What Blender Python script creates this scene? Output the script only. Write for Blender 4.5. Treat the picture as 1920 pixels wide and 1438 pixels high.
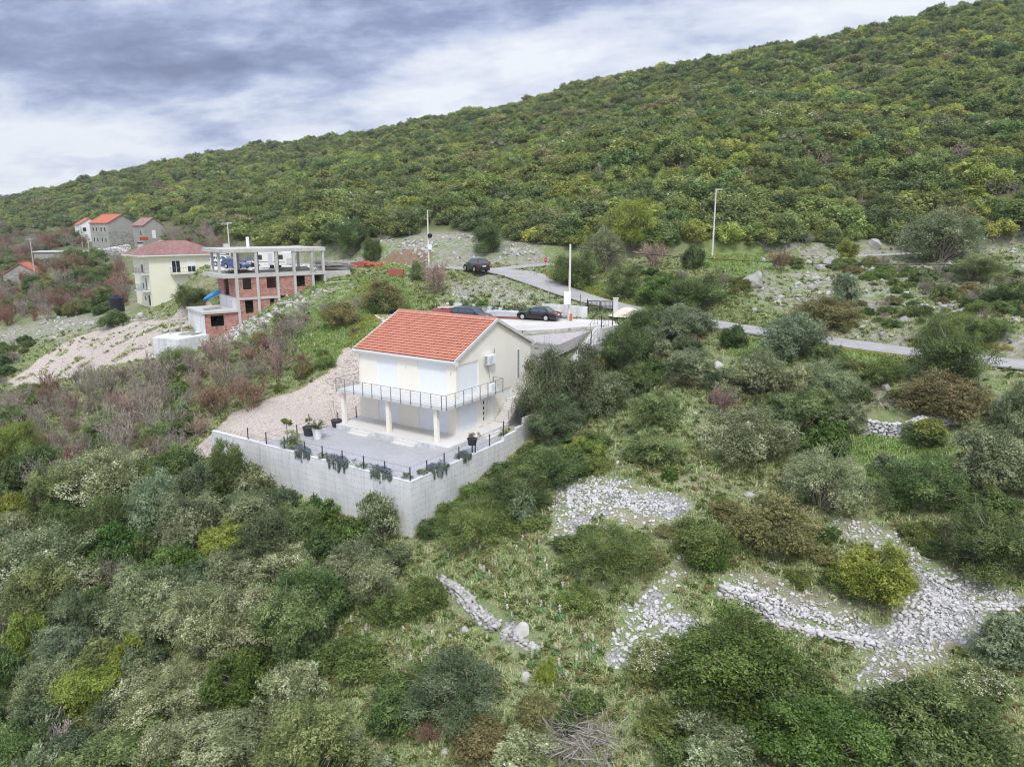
import bpy, math, random
import numpy as np
from mathutils import Vector, Matrix, Euler

for _o in list(bpy.data.objects):
    bpy.data.objects.remove(_o)
SC = bpy.context.scene
COL = SC.collection
R = math.radians

# ------------------------------------------------------------------ camera
FPX, PITCH = 1356.0, R(12.5)
cam_d = bpy.data.cameras.new('camera')
cam_d.sensor_fit = 'HORIZONTAL'
cam_d.sensor_width = 36.0
cam_d.lens = 36.0 * FPX / 1920.0
cam_d.clip_start = 0.5
cam_d.clip_end = 60000
cam = bpy.data.objects.new('camera', cam_d)
cam.location = (0, 0, 0)
cam.rotation_euler = (R(90) - PITCH, 0, 0)
COL.objects.link(cam)
SC.camera = cam
SC.render.resolution_x, SC.render.resolution_y = 1024, 766

# ------------------------------------------------------------------ light
SUN_EL, SUN_AZ = R(54.6), R(174)        # azimuth measured clockwise from +Y
sd = bpy.data.lights.new('sun', 'SUN')
sd.energy = 1.75
sd.angle = R(10)
sd.color = (1.0, 0.965, 0.91)
sun = bpy.data.objects.new('sun', sd)
sdir = Vector((math.sin(SUN_AZ) * math.cos(SUN_EL), math.cos(SUN_AZ) * math.cos(SUN_EL), math.sin(SUN_EL)))
sun.rotation_euler = sdir.to_track_quat('Z', 'Y').to_euler()
COL.objects.link(sun)

SC.view_settings.view_transform = 'Standard'
SC.view_settings.look = 'None'
SC.view_settings.exposure = 0.36
SC.view_settings.gamma = 1
SC.cycles.max_bounces = 5
SC.cycles.diffuse_bounces = 3
SC.cycles.glossy_bounces = 2
SC.cycles.transmission_bounces = 3
SC.cycles.transparent_max_bounces = 4
SC.cycles.pixel_filter_type = 'BLACKMAN_HARRIS'
SC.cycles.filter_width = 1.15
SC.cycles.caustics_reflective = False
SC.cycles.caustics_refractive = False


def lin(h):
    h = h.lstrip('#')
    o = []
    for i in (0, 2, 4):
        c = int(h[i:i + 2], 16) / 255.0
        o.append(c / 12.92 if c <= 0.04045 else ((c + 0.055) / 1.055) ** 2.4)
    return tuple(o)


class NT:
    """small helper round a node tree"""
    def __init__(s, tree):
        s.t = tree
        s.t.nodes.clear()

    def n(s, typ, ins=None, **kw):
        nd = s.t.nodes.new(typ)
        for k, v in kw.items():
            setattr(nd, k, v)
        for k, v in (ins or {}).items():
            sock = nd.inputs[k]
            if isinstance(v, bpy.types.NodeSocket):
                s.t.links.new(v, sock)
            elif isinstance(v, (tuple, list)) and len(v) == 3 and sock.type == 'RGBA':
                sock.default_value = (*v, 1)
            else:
                sock.default_value = v
        return nd

    def math(s, op, a, b=0.0, c=None, clamp=False):
        d = {0: a, 1: b}
        if c is not None:
            d[2] = c
        return s.n('ShaderNodeMath', d, operation=op, use_clamp=clamp).outputs[0]

    def mix(s, f, a, b, typ='MIX'):
        nd = s.n('ShaderNodeMix', data_type='RGBA', blend_type=typ)
        for k, v in ((0, f), (6, a), (7, b)):
            sock = nd.inputs[k]
            if isinstance(v, bpy.types.NodeSocket):
                s.t.links.new(v, sock)
            elif isinstance(v, (tuple, list)):
                sock.default_value = (*v[:3], 1)
            else:
                sock.default_value = v
        return nd.outputs[2]

    def ramp(s, f, stops, interp='LINEAR'):
        nd = s.n('ShaderNodeValToRGB', {0: f})
        cr = nd.color_ramp
        cr.interpolation = interp
        while len(cr.elements) < len(stops):
            cr.elements.new(0.5)
        for e, (p, c) in zip(cr.elements, stops):
            e.position = p
            e.color = (*c[:3], 1) if isinstance(c, (tuple, list)) else (c, c, c, 1)
        return nd.outputs[0]

    def noise(s, vec, scale, detail=3, rough=0.55, dist=0.0):
        return s.n('ShaderNodeTexNoise', {'Vector': vec, 'Scale': scale, 'Detail': detail, 'Roughness': rough, 'Distortion': dist}).outputs[0]


# ------------------------------------------------------------------ sky
world = bpy.data.worlds.new('World')
SC.world = world
world.use_nodes = True
w = NT(world.node_tree)
geo = w.n('ShaderNodeTexCoord')
sep = w.n('ShaderNodeSeparateXYZ', {0: geo.outputs['Generated']})
dz = w.math('MAXIMUM', sep.outputs[2], 0.0)
den = w.math('ADD', dz, 0.27)
cx = w.math('DIVIDE', sep.outputs[0], den)
cy = w.math('DIVIDE', sep.outputs[1], den)
# clouds in long rolls: stretched along one bearing of the cloud layer
def cloudvec(ang, sx, sy, ox):
    c, s_ = math.cos(ang), math.sin(ang)
    a = w.math('ADD', w.math('MULTIPLY', cx, c * sx), w.math('MULTIPLY', cy, s_ * sx))
    b = w.math('ADD', w.math('MULTIPLY', cx, -s_ * sy), w.math('MULTIPLY', cy, c * sy))
    return w.n('ShaderNodeCombineXYZ', {0: w.math('ADD', a, ox), 1: b, 2: ox}).outputs[0]
n1 = w.noise(cloudvec(R(-14), 1.1, 1.5, 14.3), 1.0, 10, 0.56, 0.15)
n2 = w.noise(cloudvec(R(-8), 1.5, 1.9, 9.4), 2.4, 9, 0.58, 0.15)
n3 = w.noise(cloudvec(R(-25), 0.40, 0.6, 2.2), 0.8, 3, 0.5, 0.1)
d = w.math('ADD', w.math('MULTIPLY', n1, 0.55), w.math('ADD', w.math('MULTIPLY', n2, 0.27), w.math('MULTIPLY', n3, 0.18)))
# the cloud cover thins towards the horizon in the west and over the hill
bright_h = w.math('MULTIPLY', w.math('SUBTRACT', 1.0, w.math('MULTIPLY', dz, 6.0), clamp=True), w.math('SUBTRACT', 1.0, sep.outputs[0]))
bright_e = w.math('MULTIPLY', w.math('ADD', w.math('MULTIPLY', sep.outputs[0], 0.9), 0.12), 1.0, clamp=True)
d2 = w.math('ADD', d, w.math('ADD', w.math('MULTIPLY', bright_h, 0.10), w.math('MULTIPLY', bright_e, 0.05)))
cloud = w.ramp(d2, [(0.375, lin('#7a84a4')), (0.425, lin('#939ec0')), (0.465, lin('#b2bddb')), (0.505, lin('#d4dcee')), (0.565, lin('#f0f4fb'))])
sky = w.n('ShaderNodeTexSky', sky_type='NISHITA', sun_disc=False)
sky.sun_elevation = SUN_EL
sky.sun_rotation = SUN_AZ
sky.air_density = 1.2
bg_sky = w.n('ShaderNodeBackground', {'Color': sky.outputs[0], 'Strength': 0.10})
# overhead, outside the photograph, the overcast is brighter
over = w.math('ADD', 0.84, w.math('MULTIPLY', w.math('SUBTRACT', dz, 0.35, clamp=True), 1.7))
bg_cl = w.n('ShaderNodeBackground', {'Color': cloud, 'Strength': over})
cover = w.ramp(d2, [(0.30, 0.92), (0.75, 0.97)])
mx = w.n('ShaderNodeMixShader', {0: cover, 1: bg_sky.outputs[0], 2: bg_cl.outputs[0]})
w.n('ShaderNodeOutputWorld', {0: mx.outputs[0]})

# ------------------------------------------------------------------ small helpers
def tag(o, label=None, cat=None, group=None, kind=None):
    if label:
        o['label'] = label
    if cat:
        o['category'] = cat
    if group:
        o['group'] = group
    if kind:
        o['kind'] = kind
    return o


def empty(name, loc=(0, 0, 0), rz=0.0, label=None, cat=None, group=None):
    o = bpy.data.objects.new(name, None)
    o.location = loc
    o.rotation_euler = (0, 0, rz)
    o.empty_display_size = 0.3
    COL.objects.link(o)
    return tag(o, label, cat, group)


def copy_tree(o, parent=None):
    c = o.copy()
    COL.objects.link(c)
    if parent is not None:
        c.parent = parent
    for ch in [x for x in bpy.data.objects if x.parent == o]:
        copy_tree(ch, c)
    return c


class MB:
    """collects faces and links them as ONE mesh object"""
    def __init__(s):
        s.v, s.f, s.mi = [], [], []
        s.m = Matrix.Identity(4)

    def at(s, loc=(0, 0, 0), rot=(0, 0, 0), sc=(1, 1, 1)):
        s.m = Matrix.LocRotScale(Vector(loc), Euler(rot), Vector(sc))
        return s

    def add(s, vs, fs, mi=0):
        b = len(s.v)
        s.v += [tuple(s.m @ Vector(p)) for p in vs]
        s.f += [tuple(b + i for i in f) for f in fs]
        s.mi += [mi] * len(fs)
        return s

    def box(s, x0, x1, y0, y1, z0, z1, mi=0):
        vs = [(x0, y0, z0), (x1, y0, z0), (x1, y1, z0), (x0, y1, z0), (x0, y0, z1), (x1, y0, z1), (x1, y1, z1), (x0, y1, z1)]
        return s.add(vs, [(3, 2, 1, 0), (4, 5, 6, 7), (0, 1, 5, 4), (1, 2, 6, 5), (2, 3, 7, 6), (3, 0, 4, 7)], mi)

    def prism(s, poly, z0, z1, mi=0):
        """vertical prism over an xy polygon; z0/z1 may be lists"""
        n = len(poly)
        z0 = z0 if isinstance(z0, (list, tuple)) else [z0] * n
        z1 = z1 if isinstance(z1, (list, tuple)) else [z1] * n
        ar = sum(poly[i][0] * poly[(i + 1) % n][1] - poly[(i + 1) % n][0] * poly[i][1] for i in range(n))
        idx = list(range(n)) if ar > 0 else list(range(n - 1, -1, -1))
        vs = [(poly[i][0], poly[i][1], z0[i]) for i in idx] + [(poly[i][0], poly[i][1], z1[i]) for i in idx]
        fs = [tuple(range(n - 1, -1, -1)), tuple(range(n, 2 * n))]
        fs += [(i, (i + 1) % n, n + (i + 1) % n, n + i) for i in range(n)]
        return s.add(vs, fs, mi)

    def extr(s, prof, y0, y1, mi=0, axis='y'):
        """profile in xz extruded along y (or profile in yz along x)"""
        n = len(prof)
        if axis == 'y':
            vs = [(p[0], y0, p[1]) for p in prof] + [(p[0], y1, p[1]) for p in prof]
        else:
            vs = [(y0, p[0], p[1]) for p in prof] + [(y1, p[0], p[1]) for p in prof]
        fs = [tuple(range(n)), tuple(range(2 * n - 1, n - 1, -1))]
        fs += [((i + 1) % n, i, n + i, n + (i + 1) % n) for i in range(n)]
        return s.add(vs, fs, mi)

    def tube(s, pts, r, seg=6, mi=0, caps=True):
        pts = [Vector(p) for p in pts]
        rr = r if isinstance(r, (list, tuple)) else [r] * len(pts)
        vs, fs = [], []
        for i, p in enumerate(pts):
            t = (pts[min(i + 1, len(pts) - 1)] - pts[max(i - 1, 0)])
            t = t.normalized() if t.length > 1e-9 else Vector((0, 0, 1))
            a = t.cross(Vector((0, 0, 1)))
            if a.length < 1e-3:
                a = Vector((1, 0, 0))
            a.normalize()
            b = t.cross(a)
            for k in range(seg):
                an = 2 * math.pi * k / seg + math.pi / seg
                vs.append(p + (a * math.cos(an) + b * math.sin(an)) * rr[i])
        for i in range(len(pts) - 1):
            for k in range(seg):
                k2 = (k + 1) % seg
                fs.append((i * seg + k, i * seg + k2, (i + 1) * seg + k2, (i + 1) * seg + k))
        if caps:
            fs.append(tuple(range(seg - 1, -1, -1)))
            fs.append(tuple(range((len(pts) - 1) * seg, len(pts) * seg)))
        return s.add(vs, fs, mi)

    def lathe(s, prof, seg=16, mi=0):
        """profile (r, z) from bottom to top"""
        vs, fs = [], []
        for r, z in prof:
            for k in range(seg):
                an = 2 * math.pi * k / seg
                vs.append((r * math.cos(an), r * math.sin(an), z))
        for i in range(len(prof) - 1):
            for k in range(seg):
                k2 = (k + 1) % seg
                fs.append((i * seg + k, i * seg + k2, (i + 1) * seg + k2, (i + 1) * seg + k))
        fs.append(tuple(range(seg - 1, -1, -1)))
        fs.append(tuple(range((len(prof) - 1) * seg, len(prof) * seg)))
        return s.add(vs, fs, mi)

    def build(s, name, mats, parent=None, loc=(0, 0, 0), rz=0.0, bevel=0.0, smooth=False):
        me = bpy.data.meshes.new(name)
        me.from_pydata(s.v, [], s.f)
        mats = mats if isinstance(mats, (list, tuple)) else [mats]
        for m in mats:
            me.materials.append(m)
        if len(mats) > 1:
            me.polygons.foreach_set('material_index', s.mi)
        if smooth:
            me.polygons.foreach_set('use_smooth', [True] * len(me.polygons))
        me.update()
        o = bpy.data.objects.new(name, me)
        o.location = loc
        o.rotation_euler = (0, 0, rz)
        COL.objects.link(o)
        if parent is not None:
            o.parent = parent
        if bevel:
            b = o.modifiers.new('bevel', 'BEVEL')
            b.width = bevel
            b.segments = 2
            b.limit_method = 'ANGLE'
        return o


def np_mesh(name, verts, faces, mats, fattr=None, mi=None, smooth=False):
    """numpy verts (n,3), faces (m,k)"""
    me = bpy.data.meshes.new(name)
    verts = np.asarray(verts, np.float32)
    faces = np.asarray(faces, np.int32)
    m, k = faces.shape
    me.vertices.add(len(verts))
    me.vertices.foreach_set('co', verts.ravel())
    me.loops.add(m * k)
    me.loops.foreach_set('vertex_index', faces.ravel())
    me.polygons.add(m)
    me.polygons.foreach_set('loop_start', np.arange(0, m * k, k, dtype=np.int32))
    me.polygons.foreach_set('loop_total', np.full(m, k, np.int32))
    for mt in (mats if isinstance(mats, (list, tuple)) else [mats]):
        me.materials.append(mt)
    if mi is not None:
        me.polygons.foreach_set('material_index', np.asarray(mi, np.int32))
    if smooth:
        me.polygons.foreach_set('use_smooth', np.ones(m, bool))
    if fattr is not None:
        a = me.attributes.new('tint', 'FLOAT', 'FACE')
        a.data.foreach_set('value', np.asarray(fattr, np.float32))
    me.update(calc_edges=True)
    me.validate()
    return me


def link(name, me, parent=None, loc=(0, 0, 0), rz=0.0, sc=1.0):
    o = bpy.data.objects.new(name, me)
    o.location = loc
    o.rotation_euler = (0, 0, rz)
    o.scale = (sc, sc, sc) if isinstance(sc, (int, float)) else sc
    COL.objects.link(o)
    if parent is not None:
        o.parent = parent
    return o


# ------------------------------------------------------------------ materials
def newmat(name):
    m = bpy.data.materials.new(name)
    m.use_nodes = True
    return m, NT(m.node_tree)


def surf(t, col, rough=0.7, spec=0.3, bump=None, bdist=0.02, metal=0.0):
    ins = {'Base Color': col, 'Roughness': rough, 'Specular IOR Level': spec, 'Metallic': metal}
    if bump is not None:
        ins['Normal'] = t.n('ShaderNodeBump', {'Height': bump, 'Distance': bdist, 'Strength': 0.6}).outputs[0]
    p = t.n('ShaderNodeBsdfPrincipled', ins)
    t.n('ShaderNodeOutputMaterial', {0: p.outputs[0]})


def plain(name, c, rough=0.6, spec=0.3, metal=0.0, var=0.10, scale=3.0):
    """painted or plastic thing: one colour with slight wear"""
    m, t = newmat(name)
    tc = t.n('ShaderNodeTexCoord').outputs['Object']
    nz = t.noise(tc, scale, 4, 0.6)
    k = t.math('ADD', 1 - var, t.math('MULTIPLY', nz, 2 * var))
    col = t.mix(1.0, c, t.n('ShaderNodeCombineColor', {0: k, 1: k, 2: k}).outputs[0], 'MULTIPLY')
    surf(t, col, rough, spec, metal=metal)
    return m


def stained(name, c, c2, scale=0.8, rough=0.85, streak=True, lines=None, amt=0.5):
    """concrete or plaster with stains, vertical streaks, optional shutter-board lines"""
    m, t = newmat(name)
    tc = t.n('ShaderNodeTexCoord').outputs['Object']
    n_ = t.noise(tc, scale, 6, 0.62)
    f = t.ramp(n_, [(0.38, 0.0), (0.68, 1.0)])
    if streak:
        mp = t.n('ShaderNodeMapping', {'Vector': tc, 'Scale': (2.2, 2.2, 0.16)}).outputs[0]
        st = t.ramp(t.noise(mp, 1.6, 5, 0.6), [(0.50, 0.0), (0.72, 1.0)])
        f = t.math('ADD', t.math('MULTIPLY', f, 0.55), t.math('MULTIPLY', st, 0.6), clamp=True)
    col = t.mix(t.math('MULTIPLY', f, amt), c, c2)
    fine = t.noise(tc, scale * 22, 3, 0.6)
    k = t.math('ADD', 0.93, t.math('MULTIPLY', fine, 0.14))
    col = t.mix(1.0, col, t.n('ShaderNodeCombineColor', {0: k, 1: k, 2: k}).outputs[0], 'MULTIPLY')
    h = fine
    if lines:
        sp = t.n('ShaderNodeSeparateXYZ', {0: tc})
        zz = t.math('FRACT', t.math('DIVIDE', sp.outputs[2], lines))
        ln = t.math('LESS_THAN', zz, 0.09)
        row = t.math('FLOOR', t.math('DIVIDE', sp.outputs[2], lines))
        hx = t.math('FRACT', t.math('ADD', t.math('DIVIDE', t.math('ADD', sp.outputs[0], sp.outputs[1]), 0.42), t.math('MULTIPLY', row, 0.37)))
        gap = t.math('GREATER_THAN', t.noise(tc, 0.9, 2), 0.46)
        dot = t.math('MULTIPLY', t.math('MULTIPLY', t.math('LESS_THAN', hx, 0.20), ln), gap)
        col = t.mix(t.math('MULTIPLY', ln, 0.13), col, lin('#8f9090'))
        col = t.mix(t.math('MULTIPLY', dot, 0.6), col, lin('#66625b'))
        h = t.math('SUBTRACT', h, t.math('MULTIPLY', ln, 0.8))
    surf(t, col, rough, 0.2, bump=h, bdist=0.015)
    return m


def brick_mat(name, c1, c2, mortar, bw=0.25, bh=0.2, rough=0.9):
    m, t = newmat(name)
    tc = t.n('ShaderNodeTexCoord').outputs['Object']
    sp = t.n('ShaderNodeSeparateXYZ', {0: tc})
    v = t.n('ShaderNodeCombineXYZ', {0: t.math('ADD', sp.outputs[0], sp.outputs[1]), 1: sp.outputs[2], 2: 0.0}).outputs[0]
    b = t.n('ShaderNodeTexBrick', {'Vector': v, 'Color1': c1, 'Color2': c2, 'Mortar': mortar, 'Scale': 1.0, 'Mortar Size': 0.012,
                                   'Bias': -0.2, 'Brick Width': bw, 'Row Height': bh})
    cell = t.n('ShaderNodeTexWhiteNoise', {'Vector': t.n('ShaderNodeVectorMath', {0: t.n('ShaderNodeVectorMath', {0: v, 1: (1 / bw, 1 / bh, 1)}, operation='MULTIPLY').outputs[0]}, operation='FLOOR').outputs[0]}, noise_dimensions='2D').outputs[0]
    k = t.math('ADD', 0.78, t.math('MULTIPLY', cell, 0.40))
    # a few bricks are painted dark, the shade of an open hollow put into colour
    hole = t.math('GREATER_THAN', cell, 0.955)
    col = t.mix(1.0, b.outputs[0], t.n('ShaderNodeCombineColor', {0: k, 1: k, 2: k}).outputs[0], 'MULTIPLY')
    col = t.mix(t.math('MULTIPLY', hole, 0.6), col, (0.06, 0.035, 0.03))
    col = t.mix(t.math('MULTIPLY', t.ramp(t.noise(tc, 0.7, 5), [(0.45, 0.0), (0.75, 1.0)]), 0.35), col, lin('#b9a79c'))
    surf(t, col, rough, 0.15, bump=b.outputs[1], bdist=-0.01)
    return m


def stone_mat(name, ca, cb, scale=1.0):
    """rough field stone; each stone takes its own tone from the tint attribute"""
    m, t = newmat(name)
    tc = t.n('ShaderNodeTexCoord').outputs['Object']
    a = t.n('ShaderNodeAttribute', attribute_name='tint').outputs['Fac']
    nz = t.noise(tc, 3.0 * scale, 5, 0.65)
    col = t.mix(a, ca, cb)
    k = t.math('ADD', 0.72, t.math('MULTIPLY', nz, 0.56))
    col = t.mix(1.0, col, t.n('ShaderNodeCombineColor', {0: k, 1: k, 2: k}).outputs[0], 'MULTIPLY')
    lich = t.ramp(t.noise(tc, 1.3 * scale, 4, 0.6), [(0.55, 0.0), (0.70, 1.0)])
    col = t.mix(t.math('MULTIPLY', lich, 0.35), col, lin('#77766c'))
    surf(t, col, 0.92, 0.15, bump=nz, bdist=0.03)
    return m


def leaf_mat(name, stops, trans=0.34, rough=0.6, spec=0.28, jit=0.15, gain=1.48):
    """foliage: leaf colour from its own tint plus a shift per plant"""
    m, t = newmat(name)
    a = t.n('ShaderNodeAttribute', attribute_name='tint').outputs['Fac']
    rnd = t.n('ShaderNodeObjectInfo').outputs['Random']
    col = t.ramp(a, [(p, c) for p, c in stops])
    hsv = t.n('ShaderNodeHueSaturation', {'Color': col, 'Hue': t.math('ADD', 0.5 - 0.022, t.math('MULTIPLY', rnd, 0.036)),
                                          'Saturation': 1.0,
                                          'Value': t.math('MULTIPLY', gain, t.math('ADD', 1.0 - jit, t.math('MULTIPLY', t.math('FRACT', t.math('MULTIPLY', rnd, 7.31)), 2 * jit)))})
    p = t.n('ShaderNodeBsdfPrincipled', {'Base Color': hsv.outputs[0], 'Roughness': rough, 'Specular IOR Level': spec})
    tr = t.n('ShaderNodeBsdfTranslucent', {'Color': hsv.outputs[0]})
    ms = t.n('ShaderNodeMixShader', {0: trans, 1: p.outputs[0], 2: tr.outputs[0]})
    t.n('ShaderNodeOutputMaterial', {0: ms.outputs[0]})
    return m


def S(*cs):
    n = len(cs) - 1
    return [(i / n, lin(c)) for i, c in enumerate(cs)]


M = {}
M['plaster'] = stained('cream plaster', lin('#f1ece1'), lin('#e2ddd0'), 0.5, streak=False, amt=0.35)
M['white'] = plain('white paint', lin('#eceded'), 0.5, var=0.03)
M['shutter'] = plain('white shutter', lin('#eff2f6'), 0.45, var=0.02)
M['slab'] = stained('pale cast concrete', lin('#d6d5d2'), lin('#b9b9b8'), 1.6, amt=0.55)
M['tilefloor'] = stained('terrace tile', lin('#dad7d2'), lin('#c6c2bc'), 0.9, streak=False, amt=0.35)
M['concrete'] = stained('board marked concrete', lin('#e6e6e5'), lin('#9fa3a5'), 0.55, lines=0.46, amt=0.62)
M['greyconc'] = stained('grey concrete', lin('#c9c7c3'), lin('#97958f'), 0.6, amt=0.55)
M['paleconc'] = stained('pale paving concrete', lin('#d6d2ca'), lin('#b3aea4'), 0.35, streak=False, amt=0.6)
M['block'] = brick_mat('concrete block', lin('#c6c4bf'), lin('#b5b3ad'), lin('#9b9993'), 0.42, 0.21)
M['brick'] = brick_mat('hollow red brick', lin('#b57e72'), lin('#a66d61'), lin('#bda69c'), 0.27, 0.2)
M['roof'] = None
M['steel'] = plain('brushed steel', lin('#8f9296'), 0.35, 0.5, metal=0.6)
M['darkmetal'] = plain('dark grey metal', lin('#3b444f'), 0.5)
M['black'] = plain('black metal', lin('#22242a'), 0.5)
M['glassdark'] = plain('dark window glass', lin('#20262c'), 0.08, 0.6, var=0.02)
M['dark'] = plain('painted room darkness', (0.012, 0.011, 0.010), 0.95, 0.05)  # near-black colour with the darkness of an interior painted in
M['wood'] = plain('weathered wood', lin('#b3afa8'), 0.9, var=0.3, scale=2)
M['bark'] = plain('grey bark', lin('#6f665c'), 0.95, 0.1, var=0.3, scale=6)
M['soilpot'] = plain('potting soil', lin('#4a4038'), 0.95)
M['polecon'] = stained('pole concrete', lin('#dedcd6'), lin('#b5b3ad'), 0.7, amt=0.4)
M['asphalt'] = None


def roof_mat(name, ca, cb, stain):
    m, t = newmat(name)
    tc = t.n('ShaderNodeTexCoord').outputs['Object']
    cell = t.n('ShaderNodeTexWhiteNoise', {'Vector': t.n('ShaderNodeVectorMath', {0: t.n('ShaderNodeVectorMath', {0: tc, 1: (2.6, 3.3, 2.6)}, operation='MULTIPLY').outputs[0]}, operation='FLOOR').outputs[0]}).outputs[0]
    col = t.mix(cell, ca, cb)
    f = t.ramp(t.noise(tc, 0.9, 5), [(0.45, 0.0), (0.75, 1.0)])
    col = t.mix(t.math('MULTIPLY', f, 0.25), col, stain)
    surf(t, col, 0.75, 0.25, bump=t.noise(tc, 20, 2), bdist=0.005)
    return m


M['roof'] = roof_mat('terracotta tile', lin('#cc8a72'), lin('#c27d66'), lin('#ad7360'))
M['oldroof'] = roof_mat('old pink tile', lin('#ab8680'), lin('#95716b'), lin('#7d6058'))
M['orangeroof'] = roof_mat('orange tile', lin('#c8775c'), lin('#b3654c'), lin('#a08070'))
M['slateroof'] = roof_mat('stone tile', lin('#8d8a86'), lin('#75726e'), lin('#65635c'))


def asphalt():
    m, t = newmat('worn asphalt')
    tc = t.n('ShaderNodeTexCoord').outputs['Object']
    n_ = t.noise(tc, 0.35, 5, 0.6)
    col = t.mix(t.ramp(n_, [(0.35, 0.0), (0.7, 1.0)]), lin('#a19e9b'), lin('#b3b0ac'))
    fine = t.noise(tc, 30, 2)
    k = t.math('ADD', 0.82, t.math('MULTIPLY', fine, 0.36))
    col = t.mix(1.0, col, t.n('ShaderNodeCombineColor', {0: k, 1: k, 2: k}).outputs[0], 'MULTIPLY')
    cr = t.n('ShaderNodeTexVoronoi', {'Vector': tc, 'Scale': 0.35, 'Randomness': 1.0}, feature='DISTANCE_TO_EDGE').outputs[0]
    col = t.mix(t.math('MULTIPLY', t.math('LESS_THAN', cr, 0.012), 0.35), col, lin('#5d5c5c'))
    surf(t, col, 0.95, 0.08, bump=fine, bdist=0.006)
    return m


M['asphalt'] = asphalt()


def gravel_mat(name, cells, scale=7.0, rough=0.95):
    m, t = newmat(name)
    tc = t.n('ShaderNodeTexCoord').outputs['Object']
    vo = t.n('ShaderNodeTexVoronoi', {'Vector': tc, 'Scale': scale})
    cell = t.n('ShaderNodeSeparateColor', {0: vo.outputs['Color']}).outputs[0]
    col = t.ramp(cell, cells)
    big = t.noise(tc, 0.4, 4, 0.6)
    k = t.math('ADD', 0.8, t.math('MULTIPLY', big, 0.4))
    col = t.mix(1.0, col, t.n('ShaderNodeCombineColor', {0: k, 1: k, 2: k}).outputs[0], 'MULTIPLY')
    surf(t, col, rough, 0.15, bump=vo.outputs['Distance'], bdist=-0.04)
    return m


M['yard'] = gravel_mat('grey yard gravel', [(0.0, lin('#9a999a')), (0.5, lin('#b0afb0')), (1.0, lin('#c6c5c5'))], 24)
# ------------------------------------------------------------------ where things stand
CP, SP_ = math.cos(PITCH), math.sin(PITCH)


def ray(px, py):
    x = (px - 960) / FPX
    u = (719 - py) / FPX
    return np.array([x, CP + u * SP_, -SP_ + u * CP])


def atY(px, py, Y):
    r = ray(px, py)
    return r * (Y / r[1])


def atZ(px, py, z):
    r = ray(px, py)
    return r * (z / r[2])


# frame of the new house: O = front corner of its walls at terrace level, lx runs along the gable, ly along the long front
HA = R(56.3)
HO = np.array([-4.42, 55.435, -16.553])
HX = np.array([math.cos(HA), math.sin(HA)])
HY = np.array([-math.sin(HA), math.cos(HA)])


def hw(x, y, z=0.0):
    p = HO[:2] + HX * x + HY * y
    return np.array([p[0], p[1], HO[2] + z])


PARK_Z = -10.15
# heights known along the hillside: a point of the view and how far off it lies, or a plain position
CTRL = [atY(*c) for c in [
    (960, 1438, 28.5), (1400, 1438, 25.5), (1900, 1430, 24), (500, 1438, 30.5),
    (768, 1003, 46.0), (1060, 1000, 42), (1300, 960, 43), (1200, 1180, 35), (900, 1130, 38),
    (1600, 1130, 35.5), (1650, 1250, 31.5), (1900, 1090, 35), (1450, 800, 52), (1690, 790, 50), (1900, 800, 48),
    (1150, 850, 49), (1300, 700, 60), (1700, 700, 55), (1500, 740, 55), (1560, 960, 42),
    (1500, 560, 82), (1850, 600, 66), (1700, 520, 90), (1300, 520, 94), (1600, 600, 74), (1400, 580, 79),
    (1300, 445, 116), (1800, 445, 116), (1550, 450, 116), (1300, 250, 175), (1700, 250, 165), (1900, 100, 230), (1500, 180, 235),
    (1850, 17, 300), (1400, 115, 330), (1000, 195, 365), (720, 252, 395), (500, 277, 440), (290, 320, 500), (0, 374, 640),
    (700, 415, 140), (700, 340, 220), (1000, 370, 160), (1000, 290, 240), (500, 415, 180), (300, 400, 270), (500, 340, 300),
    (100, 420, 340), (1050, 430, 125), (850, 440, 128),
    (240, 462, 212), (30, 537, 172), (150, 560, 150), (290, 576, 124), (100, 620, 112), (200, 650, 96), (300, 648, 86),
    (600, 600, 84), (650, 620, 77), (500, 700, 74), (560, 640, 79), (720, 545, 92), (860, 545, 90),
    (800, 503, 108), (650, 493, 112), (430, 508, 118), (0, 480, 300), (0, 600, 135), (90, 500, 190), (380, 640, 82), (480, 560, 100), (900, 500, 110),
    (350, 480, 165), (180, 500, 172),
]] + [np.array(c, float) for c in [
    (-22, 30, -27.5), (-40, 72, -20.5), (-46, 55, -23.8), (-35, 42, -26.0), (-12, 41, -22.6), (-25, 50, -22.4), (-30, 62, -20.2), (-8, 32, -25.2),
    (-36, 85, -16.5), (0, 20, -25.5), (20, 14, -23.2), (-20, 14, -30), (0, -20, -31), (40, 0, -25), (-40, 0, -36), (0, -60, -42), (70, -60, -38), (-80, -60, -56),
    (60, 30, -15.5), (80, 60, -8.0), (90, 100, 2.0), (130, 60, 6.0), (120, -20, -10),
    (-80, 60, -29), (-90, 110, -24), (-120, 60, -38), (-150, 140, -30), (-200, 200, -26), (-60, 95, -19.5), (-160, 20, -52),
    (60, 420, 74), (250, 380, 90), (-60, 480, 46), (-160, 520, 26), (-300, 600, 14), (-480, 640, 6), (-600, 900, 0), (-300, 900, 10), (0, 800, 30), (300, 700, 40), (350, 250, 78), (250, 100, 40),
    (400, 0, 60), (-400, 300, -40), (-500, 100, -70), (-600, 500, -30), (500, 500, 80), (600, 900, 40),
]]
CTRL += [hw(*c) for c in [(13, 2, 4.2), (13, -2, 4.0), (14, 8, 4.4), (16.3, 14, 4.9), (9, 16, 2.4), (2, 18, 0.3), (-4, 22, -1.4), (-8, 20, -1.6), (5, -5.5, -1.4), (10, -5.5, 0.6), (15, -6, 2.6), (20, -6, 4.6), (-4, -4.5, -3.0)]]
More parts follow.
